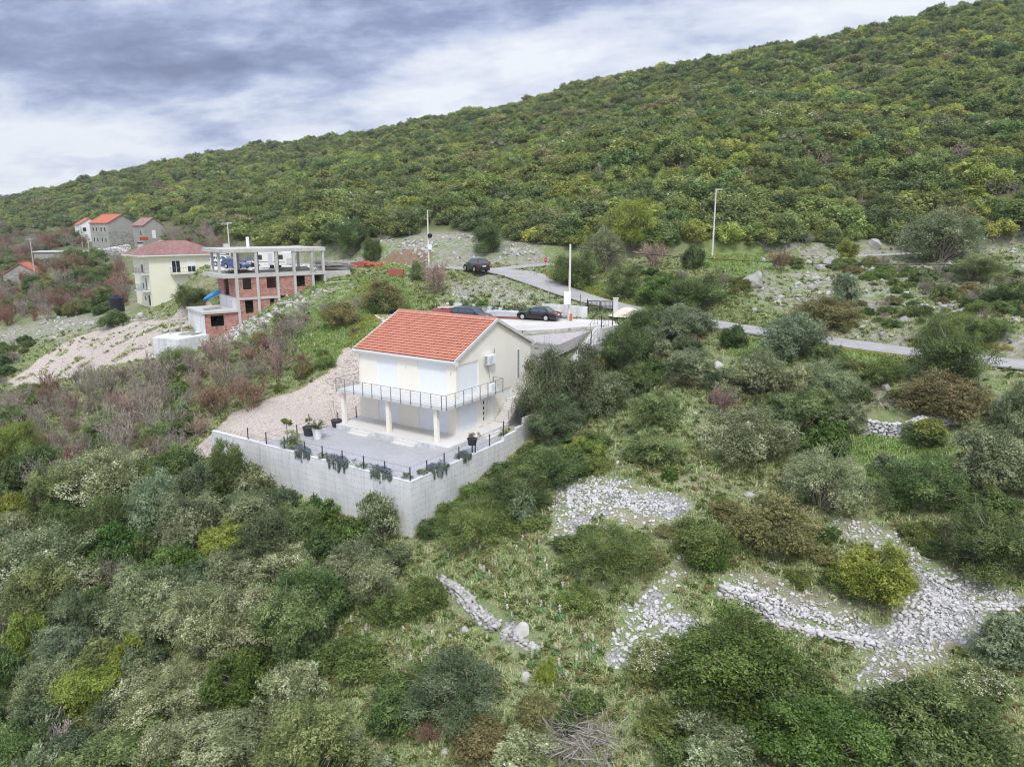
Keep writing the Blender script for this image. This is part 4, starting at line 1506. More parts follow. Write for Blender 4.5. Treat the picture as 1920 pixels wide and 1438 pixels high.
def ybalc(face, a0, a1, z, d, cloth=False):
    b = MB()
    if face == 'F':
        b.box(a0, a1, -d, 0, z - 0.2, z)
    else:
        b.box(-d, 0, a0, a1, z - 0.2, z)
    o = part(b, 'balcony', M['slab'], yh)
    b = MB()
    P = [(a0, 0), (a0, -d + 0.05), (a1, -d + 0.05), (a1, 0)] if face == 'F' else [(0, a0), (-d + 0.05, a0), (-d + 0.05, a1), (0, a1)]
    for h_ in (0.95, 0.2):
        b.tube([(p[0], p[1], z + h_) for p in P], 0.03, 4)
    for i in range(3):
        (ax, ay), (bx_, by) = P[i], P[i + 1]
        n_ = max(2, int(math.hypot(bx_ - ax, by - ay) / 0.45))
        for k in range(n_ + 1):
            b.tube([(ax + (bx_ - ax) * k / n_, ay + (by - ay) * k / n_, z), (ax + (bx_ - ax) * k / n_, ay + (by - ay) * k / n_, z + 0.95)], 0.016, 4)
    part(b, 'railing', M['steel'], o)
    return o


zb1, zb2 = -8.55, -11.45
ybalc('F', 3.3, 9.0, zb1, 1.2)
ywin('F', 3.6, 5.1, zb1 + 0.02, zb1 + 2.2)
ywin('F', 6.2, 7.7, zb1 + 0.02, zb1 + 2.3, 0.48)
ywin('F', 8.6, 9.8, zb2 + 0.0, zb2 + 2.2, 0.85, 'door')
ybalc('L', 0.6, 5.2, zb1, 1.4)
ybalc('L', 0.6, 5.2, zb2, 1.4)
ywin('L', 3.4, 4.8, zb1 + 0.02, zb1 + 2.2, 0.3)
ywin('L', 2.2, 3.0, zb2 + 0.02, zb2 + 2.1)
ywin('L', 4.0, 4.8, zb2 + 0.02, zb2 + 2.1, 0.4)
ywin('L', 1.0, 2.2, -14.2, -12.2, 0, 'door')
ywin('L', 3.6, 4.3, -13.4, -12.5)
part(MB().box(4.0, 9.2, -0.9, 0, -11.9, -11.7), 'ledge', M['slab'], yh)
part(MB().box(6.9, 7.9, -0.4, -0.02, zb1 - 0.95, zb1 - 0.25), 'air_conditioner', M['white'], yh)
for (x_, y_, z_, mt, lb) in ((-1.42, 1.2, zb1 + 0.25, plain('pink cloth', lin('#c9407e'), 0.9), 'pink cloth hung over the upper side balcony rail of the yellow house'),
                             (-1.42, 3.2, zb1 + 0.1, plain('brown cloth', lin('#b08d78'), 0.9), 'brown sheet hung over the upper side balcony rail of the yellow house')):
    b = MB()
    zs = [0.75, 0.5, 0.25, 0.0]
    w_ = 0.4 if 'pink' in lb else 0.9
    b.add([(0.03 * math.sin(i * 2.1), -w_ / 2 + w_ * j / 4 + 0.03 * i * (-1) ** j, zs[i]) for i in range(4) for j in range(5)],
          [(i * 5 + j, i * 5 + j + 1, (i + 1) * 5 + j + 1, (i + 1) * 5 + j) for i in range(3) for j in range(4)])
    c_, s_ = math.cos(YA), math.sin(YA)
    o = b.build('laundry', mt, loc=(yp[0] + x_ * c_ - y_ * s_, yp[1] + x_ * s_ + y_ * c_, z_), rz=YA)
    tag(o, lb, 'laundry')

# ------------------------------------------------------------------ far hamlet
M['stonewall'] = brick_mat('grey rubble masonry', lin('#a3a19c'), lin('#8b8883'), lin('#bbb8b2'), 0.55, 0.3)
M['greyrender'] = stained('grey render', lin('#aaa8a2'), lin('#85827b'), 0.3, amt=0.6)


def gable_house(name, px, py, Y, rot, gw_, ln, eave, rise, wmat, rmat, label, zdrop=3.0, wins=(), side_wins=(), rmat2=None, over=0.25, door=None):
    """near corner at (px, py); gable gw_ wide runs along local x, the eaves wall runs back along local y"""
    p = atY(px, py, Y)
    h = empty(name, tuple(p), rot, label, 'house')
    b = MB()
    b.extr([(0, -zdrop), (gw_, -zdrop), (gw_, eave), (gw_ / 2, eave + rise), (0, eave)], 0, ln)
    part(b, 'wall', wmat, h)
    sl = rise / (gw_ / 2)
    for s_ in (0, 1):
        b = MB()
        xe = -over if s_ == 0 else gw_ + over
        ze = eave - over * sl
        b.extr([(xe, ze + 0.02), (gw_ / 2, eave + rise + 0.02), (gw_ / 2, eave + rise + 0.2), (xe, ze + 0.2)], -over, ln + over)
        r_ = part(b, 'roof', rmat if s_ == 0 else (rmat2 or rmat), h)
        if s_ == 0:
            b = MB()
            b.tube([(gw_ / 2, -over, eave + rise + 0.2), (gw_ / 2, ln + over, eave + rise + 0.2)], 0.12, 6)
            part(b, 'ridge_tile', rmat, r_)
    for (x_, z_, w_, hh) in wins:
        o = part(MB().box(x_ - 0.1, x_ + w_ + 0.1, -0.05, 0.02, z_ - 0.1, z_ + hh + 0.1), 'window', M['slab'], h)
        part(MB().box(x_, x_ + w_, -0.07, 0.0, z_, z_ + hh), 'pane', M['glassdark'], o)
    for (y_, z_, w_, hh) in side_wins:
        o = part(MB().box(-0.05, 0.02, y_ - 0.1, y_ + w_ + 0.1, z_ - 0.1, z_ + hh + 0.1), 'window', M['slab'], h)
        part(MB().box(-0.07, 0.0, y_, y_ + w_, z_, z_ + hh), 'pane', M['glassdark'], o)
    if door:
        part(MB().box(door[0], door[0] + door[1], -0.06, 0.02, -0.2, door[2]), 'door', door[3], h)
    return h


RX = R(58)
h = gable_house('stone_house', 206, 458, 214, RX, 8.6, 9.5, 6.0, 2.3, M['greyrender'], M['orangeroof'], 'grey two storey stone house with bright orange roof slope on the far hillside',
                wins=((5.0, 1.0, 0.5, 1.0),), side_wins=[(y_, z_, 0.7, 1.2) for y_ in (1.3, 3.2, 5.6, 7.4) for z_ in (0.6, 3.6)], rmat2=M['slateroof'])
part(MB().box(0.02, 8.6, -0.12, -0.01, -2.5, 3.6), 'stone_facing', M['stonewall'], h)
gable_house('white_house', 150, 440, 228, R(40), 6.0, 7.0, 2.9, 1.9, M['white'], M['orangeroof'], 'small white house with orange roof left of the far grey stone house', wins=((1.0, 1.0, 0.8, 1.1), (3.8, 1.0, 0.8, 1.1)))
gable_house('stone_cottage', 271, 446, 208, R(50), 5.6, 7.0, 3.4, 2.0, M['greyrender'], M['oldroof'], 'small grey cottage with white front and old red roof right of the stone house', side_wins=((1.5, 0.6, 0.7, 1.3),), door=(2.2, 1.0, 2.1, M['white']))
gable_house('stone_barn', 8, 536, 170, R(20), 7.4, 7.0, 2.6, 2.4, M['stonewall'], M['orangeroof'], 'grey stone barn with orange tile roof and dark red window among red shrubs', door=(3.9, 1.3, 1.3, plain('dark red shutter', lin('#7a3f38'), 0.7)))
p = atY(66, 497, 190)
o = empty('flat_roofed_hut', tuple(p), R(15), 'low white concrete hut with flat roof on the far left slope', 'hut')
part(MB().box(0, 7.5, 0, 5, -2, 3.2), 'wall', M['greyrender'], o)
part(MB().box(-0.3, 7.8, -0.3, 5.3, 3.2, 3.45), 'roof', M['slab'], o)
part(MB().box(2.2, 3.0, -0.05, 0.02, -0.5, 1.5), 'door', M['wood2'], o)
p = atY(262, 451, 205)
o = MB().box(0, 2.0, 0, 1.2, 0, 0.9).box(0.05, 1.95, -0.03, 0.0, 0.1, 0.2).box(0.05, 1.95, -0.03, 0.0, 0.65, 0.8).build('red_crate', plain('red crate', lin('#b0483c'), 0.7), loc=tuple(p), rz=R(20), bevel=0.04)
tag(o, 'red crate standing in front of the small grey cottage', 'crate')


def pole(px, pyb, pyt, Y, label, r0=0.14, r1=0.09, mat='polecon', cross=False, box=None, lamp=False):
    p, q = atY(px[0], pyb, Y), atY(px[1], pyt, Y)
    H = q[2] - p[2]
    o = empty('lamp_post' if lamp else 'utility_pole', tuple(p), 0, label, 'lamp post' if lamp else 'utility pole')
    b = MB().lathe([(r0, -1.2), (r0, 0), (r1, H)], 10)
    part(b, 'shaft', M[mat], o)
    if cross:
        part(MB().box(-0.8, 0.8, -0.05, 0.05, H - 0.5, H - 0.4), 'cross_arm', M['steel'], o)
        for x_ in (-0.7, -0.25, 0.25, 0.7):
            part(MB().at((x_, 0, H - 0.4)).lathe([(0.03, 0), (0.06, 0.05), (0.06, 0.12), (0.03, 0.18)], 8), 'insulator', M['white'], o)
    if lamp:
        part(MB().box(-0.1, 0.75, -0.12, 0.12, H - 0.02, H + 0.09), 'lamp_head', M['white'], o)
    if box:
        part(MB().box(-0.05, 0.55, -0.42, -0.14, box, box + 0.75), 'meter_box', M['white'], o, bevel=0.02)
    return o, Vector(q)


o, top801 = pole((804, 801), 497, 394, 110, 'concrete utility pole with white box standing behind the bare bush by the road bend', box=2.3)
part(MB().box(-0.1, 0.6, -0.06, 0.06, 7.9, 8.0), 'arm', M['steel'], o)
part(MB().at((0.3, -0.2, 4.3), (R(90), 0, 0)).lathe([(0.32, 0.0), (0.36, 0.05), (0.36, 0.1), (0.32, 0.14)], 12), 'cable_coil', M['black'], o)
p_ = atZ(1067, 601, PARK_Z)
o, top1067 = pole((1067, 1067), 601, 458, p_[1], 'pale concrete utility pole with white meter box at the back of the parking area', 0.14, 0.10)
part(MB().box(-0.62, 0.1, -0.5, -0.16, 1.75, 3.1), 'meter_box', M['white'], o, bevel=0.02)
part(MB().box(0.05, 0.3, -0.45, -0.2, 0.0, 0.75), 'cone_marker', M['orangebrick'], o)
o, top1340 = pole((1335, 1341), 489, 356, 104, 'tall pale grey lamp post standing alone in the grass by the upper lane', 0.13, 0.08, lamp=True)
o, top430 = pole((433, 429), 500, 419, 122, 'slim pale lamp post behind the unfinished house', 0.11, 0.07, lamp=True)
pole((170, 167), 492, 440, 180, 'grey wooden utility pole below the far stone house', 0.15, 0.1, 'wood', True)
pole((64, 58), 505, 446, 172, 'leaning grey wooden utility pole above the stone barn', 0.15, 0.1, 'wood', True)
pole((155, 152), 458, 425, 222, 'thin wooden utility pole in front of the white far house', 0.12, 0.09, 'wood', True)


def cable(a, b, sag, r_, label, n_=26):
    pts = []
    a, b = Vector(a), Vector(b)
    for i in range(n_ + 1):
        f_ = i / n_
        q = a.lerp(b, f_)
        q.z -= sag * 4 * f_ * (1 - f_)
        pts.append(q)
    o = MB().tube(pts, r_, 5).build('power_cable', M['black'])
    return tag(o, label, 'cable')


cable(top1067 - Vector((0, 0, 0.3)), atY(2350, 455, 92), 2.3, 0.035, 'black power cable running right from the parking pole across the hillside')
cable(top801 - Vector((0, 0, 0.4)), top1067 - Vector((0, 0, 0.25)), 1.0, 0.018, 'thin black cable between the road pole and the parking pole')
cable(top801 - Vector((0, 0, 0.5)), top430 - Vector((0, 0, 0.3)), 1.2, 0.018, 'thin black cable between the road pole and the lamp post behind the unfinished house')

# old dry stone terrace walls of the hamlet, water tank, kayak
p = gnd(220, 577, 60)
p = atY(220, 577, 116)
o = MB().lathe([(1.05, -0.6), (1.05, 0.5), (1.1, 0.55), (1.05, 0.6), (1.05, 1.05), (1.1, 1.1), (1.05, 1.15), (1.05, 1.55), (0.6, 1.85), (0.35, 1.9), (0.35, 2.02), (0.0, 2.05)], 24).build('water_tank', M['black'], loc=tuple(p))
tag(o, 'round black plastic water tank standing left of the yellow house', 'water tank')
p = atY(400, 552, 94)
b = MB()
prof = [(0.02, -1.5), (0.2, -1.2), (0.33, -0.5), (0.36, 0.1), (0.3, 0.8), (0.18, 1.25), (0.02, 1.5)]
b.at((0, 0, 0), (0, R(90), 0)).lathe(prof, 12)
o = b.build('kayak', plain('bright blue plastic', lin('#3d9be0'), 0.4), loc=tuple(p), smooth=True)
o.rotation_euler = (0, R(-28), R(10))
o.scale = (1, 0.9, 0.8)
tag(o, 'bright blue kayak leaning beside the left end of the unfinished house', 'kayak')
# ------------------------------------------------------------------ foliage builders
def leaf_quads(P, N, T, ln, wd, fold=0.0):
    """diamond leaves: centre P, normal N, long axis T"""
    n = len(P)
    B = np.cross(N, T)
    B /= np.linalg.norm(B, axis=1)[:, None] + 1e-9
    ln, wd = np.broadcast_to(ln, n)[:, None], np.broadcast_to(wd, n)[:, None]
    V = np.stack([P - T * ln * 0.5, P + B * wd * 0.5 + T * ln * 0.05 + N * ln * fold, P + T * ln * 0.5, P - B * wd * 0.5 + T * ln * 0.05 + N * ln * fold], 1)
    F = np.arange(4 * n).reshape(n, 4)
    return V.reshape(-1, 3), F


def unit(v):
    return v / (np.linalg.norm(v, axis=-1, keepdims=True) + 1e-9)


def stick_mesh(segs, sides=3):
    """segs: list of (p, q, rp, rq)"""
    A = np.array([s_[0] for s_ in segs])
    B = np.array([s_[1] for s_ in segs])
    ra = np.array([s_[2] for s_ in segs])[:, None]
    rb = np.array([s_[3] for s_ in segs])[:, None]
    t = unit(B - A)
    ref = np.where(np.abs(t[:, 2:3]) > 0.9, np.array([[1.0, 0, 0]]), np.array([[0, 0, 1.0]]))
    u = unit(np.cross(t, ref))
    v = np.cross(t, u)
    n = len(segs)
    V = np.zeros((n, 2 * sides, 3))
    for k in range(sides):
        a = 2 * math.pi * k / sides
        d_ = u * math.cos(a) + v * math.sin(a)
        V[:, k] = A + d_ * ra
        V[:, sides + k] = B + d_ * rb
    base = (np.arange(n) * 2 * sides)[:, None]
    F = []
    for k in range(sides):
        k2 = (k + 1) % sides
        F.append(np.concatenate([base + k, base + k2, base + sides + k2, base + sides + k], 1))
    return V.reshape(-1, 3), np.stack(F, 1).reshape(-1, 4)


def grow(r, p, d, ln, rad, depth, segs, spread=0.5, up=0.12, kids=3, shrink=0.68):
    q = p + d * ln
    mid = p + d * ln * 0.5 + r.normal(0, ln * 0.05, 3)
    segs.append((p, mid, rad, rad * 0.85))
    segs.append((mid, q, rad * 0.85, rad * 0.66))
    if depth == 0:
        return
    for k in range(kids):
        nd = unit(d + r.normal(0, spread, 3) + np.array([0, 0, up]))
        st = q if k < 2 else mid
        grow(r, st, nd, ln * shrink * r.uniform(0.75, 1.2), rad * 0.6, depth - 1, segs, spread, up, kids, shrink)


def crown_mesh(name, mat, seed, rx, h, clumps, leaves, ll, lw, lo=0.05, squash=1.0, updir=0.35, ragged=0.25, top=None, clump_r=(0.26, 0.42), sprig=0.4, lobes=5):
    """leafy crown: a few uneven lobes, each of many clumps; every clump is a shell of leaves with sprigs reaching out of it"""
    r = np.random.default_rng(seed)
    P, N, T, tint = [], [], [], []
    LB = []
    for k in range(lobes):
        a = 2 * math.pi * (k + r.uniform(-0.3, 0.3)) / lobes
        d_ = r.uniform(0.30, 0.58) if lobes > 1 else 0
        LB.append((math.cos(a) * d_, math.sin(a) * d_, r.uniform(0.40, 0.60), r.uniform(0.62, 1.05)))
    if lobes > 1:
        LB.append((r.normal(0, 0.1), r.normal(0, 0.1), 0.62, r.uniform(0.9, 1.1)))
    else:
        LB = [(0, 0, 0.95, 1.0)]
    for c in range(clumps):
        lx_, ly_, lr, lh = LB[int(r.integers(len(LB)))]
        z = lo + (1 - lo) * r.random() ** 0.7
        a = r.uniform(0, 2 * math.pi)
        prof = math.sqrt(max(0.02, 1 - (max(0, z - 0.36) / 0.66) ** 2)) * (0.74 + 0.26 * min(1, z / 0.3))
        rad = prof * (r.random() ** 0.42) * (1 + r.normal(0, ragged * 0.4))
        cr = r.uniform(*clump_r) * (0.62 + 0.25 * (1 - z)) * (1 if lobes > 1 else 1.2)
        C = np.array([rx * (lx_ + lr * rad * math.cos(a)), rx * (ly_ + lr * rad * math.sin(a)), h * z * lh * 0.9 + r.normal(0, 0.03 * h)])
        n = max(6, int(leaves / clumps * (cr / 0.24) ** 2))
        ns = int(n * sprig / 9)
        n0 = n - ns * 9
        dirs = unit(r.normal(0, 1, (n0, 3)) + np.array([0, 0, 0.25]))
        sh = r.uniform(0.15, 1.05, (n0, 1)) ** 0.6
        scl = np.array([rx * cr, rx * cr, rx * cr * 0.82 * squash])
        pp = C + dirs * sh * scl
        if ns:
            sd = unit(r.normal(0, 0.8, (ns, 3)) + np.array([0, 0, 0.35 + updir * 0.6]))
            st = r.uniform(0.55, 1.0, (ns, 1))
            tt_ = np.linspace(0, 1, 9)[None, :, None]
            q = C + sd[:, None, :] * scl * (st[:, None, :] + tt_ * r.uniform(0.25, 0.75, (ns, 1, 1)))
            pp = np.r_[pp, q.reshape(-1, 3) + r.normal(0, 0.02 * rx, (ns * 9, 3))]
            dirs = np.r_[dirs, np.repeat(sd, 9, 0)]
        P.append(pp)
        m_ = len(pp)
        nn = unit(dirs * 0.8 + r.normal(0, 0.55, (m_, 3)) + np.array([0, 0, updir]))
        tt = r.normal(0, 0.8, (m_, 3)) + np.array([0, 0, updir]) + dirs * 0.7
        tt = unit(tt - nn * (tt * nn).sum(1)[:, None])
        N.append(nn)
        T.append(tt)
        ct = r.uniform(0.22, 0.78)
        tint.append(np.clip(ct + r.normal(0, 0.16, m_), 0, 1))
    CC = [q.mean(0) for q in P]
    P, N, T, tint = np.concatenate(P), np.concatenate(N), np.concatenate(T), np.concatenate(tint)
    P[:, 2] = np.maximum(P[:, 2], 0.02)
    if top is not None:        # pale flower plumes or fresh shoots at the branch ends
        k = (P[:, 2] > 0.55 * h) & (r.random(len(P)) < top)
        tint = np.where(k, 1.0, np.minimum(tint, 0.86))
    n = len(P)
    V, F = leaf_quads(P, N, T, ll * r.uniform(0.7, 1.35, n), lw * r.uniform(0.7, 1.3, n), 0.06)
    if lobes == 1 or rx < 0.6:
        return np_mesh(name, V, F, mat, tint)
    # grey branches running to the clumps, some reaching out bare
    segs = []
    for c in CC:
        b0 = np.array([r.normal(0, 0.08), r.normal(0, 0.08), -0.1]) * rx
        m1 = b0 + (c - b0) * 0.55 + np.array([0, 0, 0.10 * h]) + r.normal(0, 0.06 * rx, 3)
        segs += [(b0, m1, 0.020 * rx, 0.014 * rx), (m1, c, 0.014 * rx, 0.008 * rx)]
        out = unit(c - np.array([0, 0, 0.2 * h]) + r.normal(0, 0.3 * rx, 3))
        for _ in range(int(r.random() < 0.4)):
            e = c + unit(out + r.normal(0, 0.35, 3)) * rx * r.uniform(0.12, 0.3)
            segs.append((c, e, 0.007 * rx, 0.004 * rx))
    SV, SF = stick_mesh(segs)
    return np_mesh(name, np.r_[V, SV], np.r_[F, SF + len(V)], [mat, LM['twig']], np.r_[tint, np.full(len(SF), 0.5)], np.r_[np.zeros(len(F), int), np.ones(len(SF), int)])


def twig_mesh(name, mat, seed, rx, h, stems=7, depth=4, kids=3, rad=0.035, spread=0.42, up=0.2, twig_r=None):
    r = np.random.default_rng(seed)
    segs = []
    for i in range(stems):
        a = r.uniform(0, 6.28)
        d = unit(np.array([math.cos(a) * 0.55 * rx / h, math.sin(a) * 0.55 * rx / h, 1.0]) + r.normal(0, 0.12, 3))
        p = np.array([math.cos(a), math.sin(a), 0]) * rx * 0.12 * r.random() + np.array([0, 0, -0.15])
        grow(r, p, d, h * 0.30 * r.uniform(0.8, 1.25), rad * r.uniform(0.7, 1.1), depth, segs, spread, up, kids)
    if twig_r:
        segs = [(a_, b_, max(ra, twig_r), max(rb, twig_r * 0.8)) for a_, b_, ra, rb in segs]
    V, F = stick_mesh(segs)
    tint = np.repeat(r.random(len(segs)), 3)
    return np_mesh(name, V, F, mat, tint)


def trunk_mesh(name, seed, rx, h, rad=0.14, stems=2):
    r = np.random.default_rng(seed)
    segs = []
    for i in range(stems):
        a = r.uniform(0, 6.28)
        d = unit(np.array([math.cos(a) * 0.35, math.sin(a) * 0.35, 1.0]))
        grow(r, np.array([0.1 * math.cos(a), 0.1 * math.sin(a), -0.4]), d, h * 0.36, rad, 3, segs, 0.45, 0.15, 3, 0.7)
    V, F = stick_mesh(segs, 5)
    return np_mesh(name, V, F, M['bark'])


# leaf colours by kind of plant
LM = {
    'olive': leaf_mat('olive leaf', S('#3c4a2a', '#5a693d', '#7a8753', '#9aa371')),
    'greygreen': leaf_mat('grey green leaf', S('#414d33', '#616d4a', '#88916a', '#babd9c')),
    'holm': leaf_mat('holm oak leaf', S('#35432b', '#4d5b3c', '#687553', '#8d9675'), gain=1.4),
    'pale': leaf_mat('pale oak leaf', S('#464f31', '#6c754d', '#959a74', '#cfcfb2')),
    'dark': leaf_mat('dark evergreen leaf', S('#2d3d20', '#45582e', '#617441', '#84905a')),
    'green': leaf_mat('laurel leaf', S('#33491f', '#4a6629', '#66843c', '#87a05a'), rough=0.45, gain=1.15),
    'yellow': leaf_mat('yellow green leaf', S('#505f24', '#6f8033', '#8f9c48', '#adb661'), gain=1.3),
    'macchia': leaf_mat('macchia leaf', S('#3b4a24', '#566833', '#738247', '#929d5e')),
    'brown': leaf_mat('brownish leaf', S('#4c4f30', '#696a40', '#878255', '#a0986b')),
    'heath': leaf_mat('tree heath', [(0.0, lin('#4d5a34')), (0.5, lin('#6f7c48')), (0.86, lin('#8d965c')), (0.95, lin('#cfcbb4')), (1.0, lin('#e6e0cc'))]),
    'broom': leaf_mat('flowering broom', [(0.0, lin('#43552e')), (0.5, lin('#5e7040')), (0.86, lin('#7c8a50')), (0.93, lin('#cfb529')), (1.0, lin('#e3cb38'))]),
    'twig': leaf_mat('bare grey twig', S('#6f675c', '#918a7c', '#b3ab9e'), 0.0, 0.9, 0.1, gain=1.2),
    'redtwig': leaf_mat('bare reddish twig', S('#6b5548', '#886c5c', '#a48a78'), 0.0, 0.9, 0.1, gain=1.2),
    'pinktwig': leaf_mat('bare pinkish twig', S('#7a685d', '#998578', '#b4a294'), 0.0, 0.9, 0.1, gain=1.2),
    'whitetwig': leaf_mat('bleached twig', S('#877e74', '#a89f95', '#c3bcb2'), 0.0, 0.9, 0.1, gain=1.2),
    'grass': leaf_mat('meadow grass', S('#6f874a', '#8a9e62', '#a7ae80', '#bab490'), 0.25, 0.7, 0.15, 0.18, 1.35),
    'blue': leaf_mat('bluish leaf', S('#44543a', '#5f6e50', '#7b896a', '#97a385')),
    'rosemary': leaf_mat('trailing rosemary', [(0.0, lin('#3f4b3d')), (0.6, lin('#667562')), (0.86, lin('#7f8c7c')), (0.93, lin('#7b7a9a')), (1.0, lin('#8f8bb0'))]),
    'asphodel': leaf_mat('asphodel', [(0.0, lin('#4f7a4a')), (0.6, lin('#6f9a64')), (0.8, lin('#9a8f80')), (1.0, lin('#cfc6be'))]),
}

# patterns in three sizes for every kind of plant, leaves of the same real size: (mesh, radius, height)
PROTO = {}
SHAPE = {'holm': (1.4, 0.6, 0.3, 0.35), 'olive': (1.5, 0.75, 0.3, 0.55), 'greygreen': (1.5, 0.75, 0.3, 0.55), 'blue': (1.45, 0.7, 0.3, 0.5), 'pale': (1.4, 0.65, 0.3, 0.45), 'green': (1.3, 0.45, 0.26, 0.3), 'macchia': (0.9, 0.6, 0.36, 0.4),
         'yellow': (1.45, 0.6, 0.32, 0.45), 'dark': (1.25, 0.55, 0.32, 0.4), 'brown': (1.15, 0.6, 0.34, 0.5), 'heath': (1.5, 1.0, 0.3, 0.7), 'broom': (1.4, 1.0, 0.3, 0.7)}
LEAF = {'holm': (0.125, 0.052), 'olive': (0.13, 0.042), 'greygreen': (0.13, 0.042), 'blue': (0.13, 0.042), 'pale': (0.125, 0.058), 'green': (0.14, 0.07), 'macchia': (0.10, 0.05), 'yellow': (0.12, 0.055), 'dark': (0.12, 0.055), 'brown': (0.11, 0.045),
        'heath': (0.12, 0.036), 'broom': (0.12, 0.036)}
for ki, kind in enumerate(SHAPE):
    hr, ud, rg, spg = SHAPE[kind]
    ll_, lw_ = LEAF[kind]
    for si, (rx_, nl_) in enumerate(((0.85, 8500), (1.35, 18000), (2.0, 34000), (2.05, 34000), (3.1, 66000))):
        if (kind in ('heath', 'broom') and si > 1) or (kind in ('blue', 'brown') and si > 3):
            continue
        h_ = rx_ * hr
        top_ = {'heath': 0.17, 'broom': 0.13}.get(kind)
        me_ = crown_mesh(kind + '_foliage', LM[kind], 100 * ki + 7 * si + 1, rx=rx_, h=h_, clumps=int(38 + 34 * rx_), leaves=int(nl_ * (0.045 / lw_) ** 0.5), ll=ll_ * (0.85 if si == 0 else 1), lw=lw_ * (0.85 if si == 0 else 1),
                         updir=ud, ragged=rg, sprig=spg, top=top_, lobes=(4, 5, 5, 6, 8)[si], clump_r=((0.28, 0.44), (0.26, 0.42), (0.24, 0.40), (0.24, 0.40), (0.2, 0.34))[si])
        PROTO.setdefault(kind, []).append((me_, rx_, h_ * 0.93))


def pick(kind, rad, r):
    """the pattern whose own size is nearest"""
    d_ = [abs(math.log(rad / q[1])) + 0.12 * r.random() for q in PROTO[kind]]
    return int(np.argmin(d_))


for kind, pr in {'twig': dict(rx=1.8, h=3.8, stems=8, depth=4, kids=3, rad=0.045, twig_r=0.013), 'redtwig': dict(rx=1.3, h=2.6, stems=11, depth=4, kids=3, rad=0.028, twig_r=0.013),
                 'pinktwig': dict(rx=1.7, h=2.9, stems=12, depth=4, kids=3, rad=0.033, twig_r=0.013), 'whitetwig': dict(rx=1.8, h=2.8, stems=7, depth=4, kids=3, rad=0.045, twig_r=0.016)}.items():
    for si in range(2):
        PROTO.setdefault(kind, []).append((twig_mesh(kind + '_branches', LM[kind], 900 + si, **pr), pr['rx'], pr['h']))
TRUNKS = [trunk_mesh('trunk', 50 + i, 2.0, 3.0) for i in range(3)]

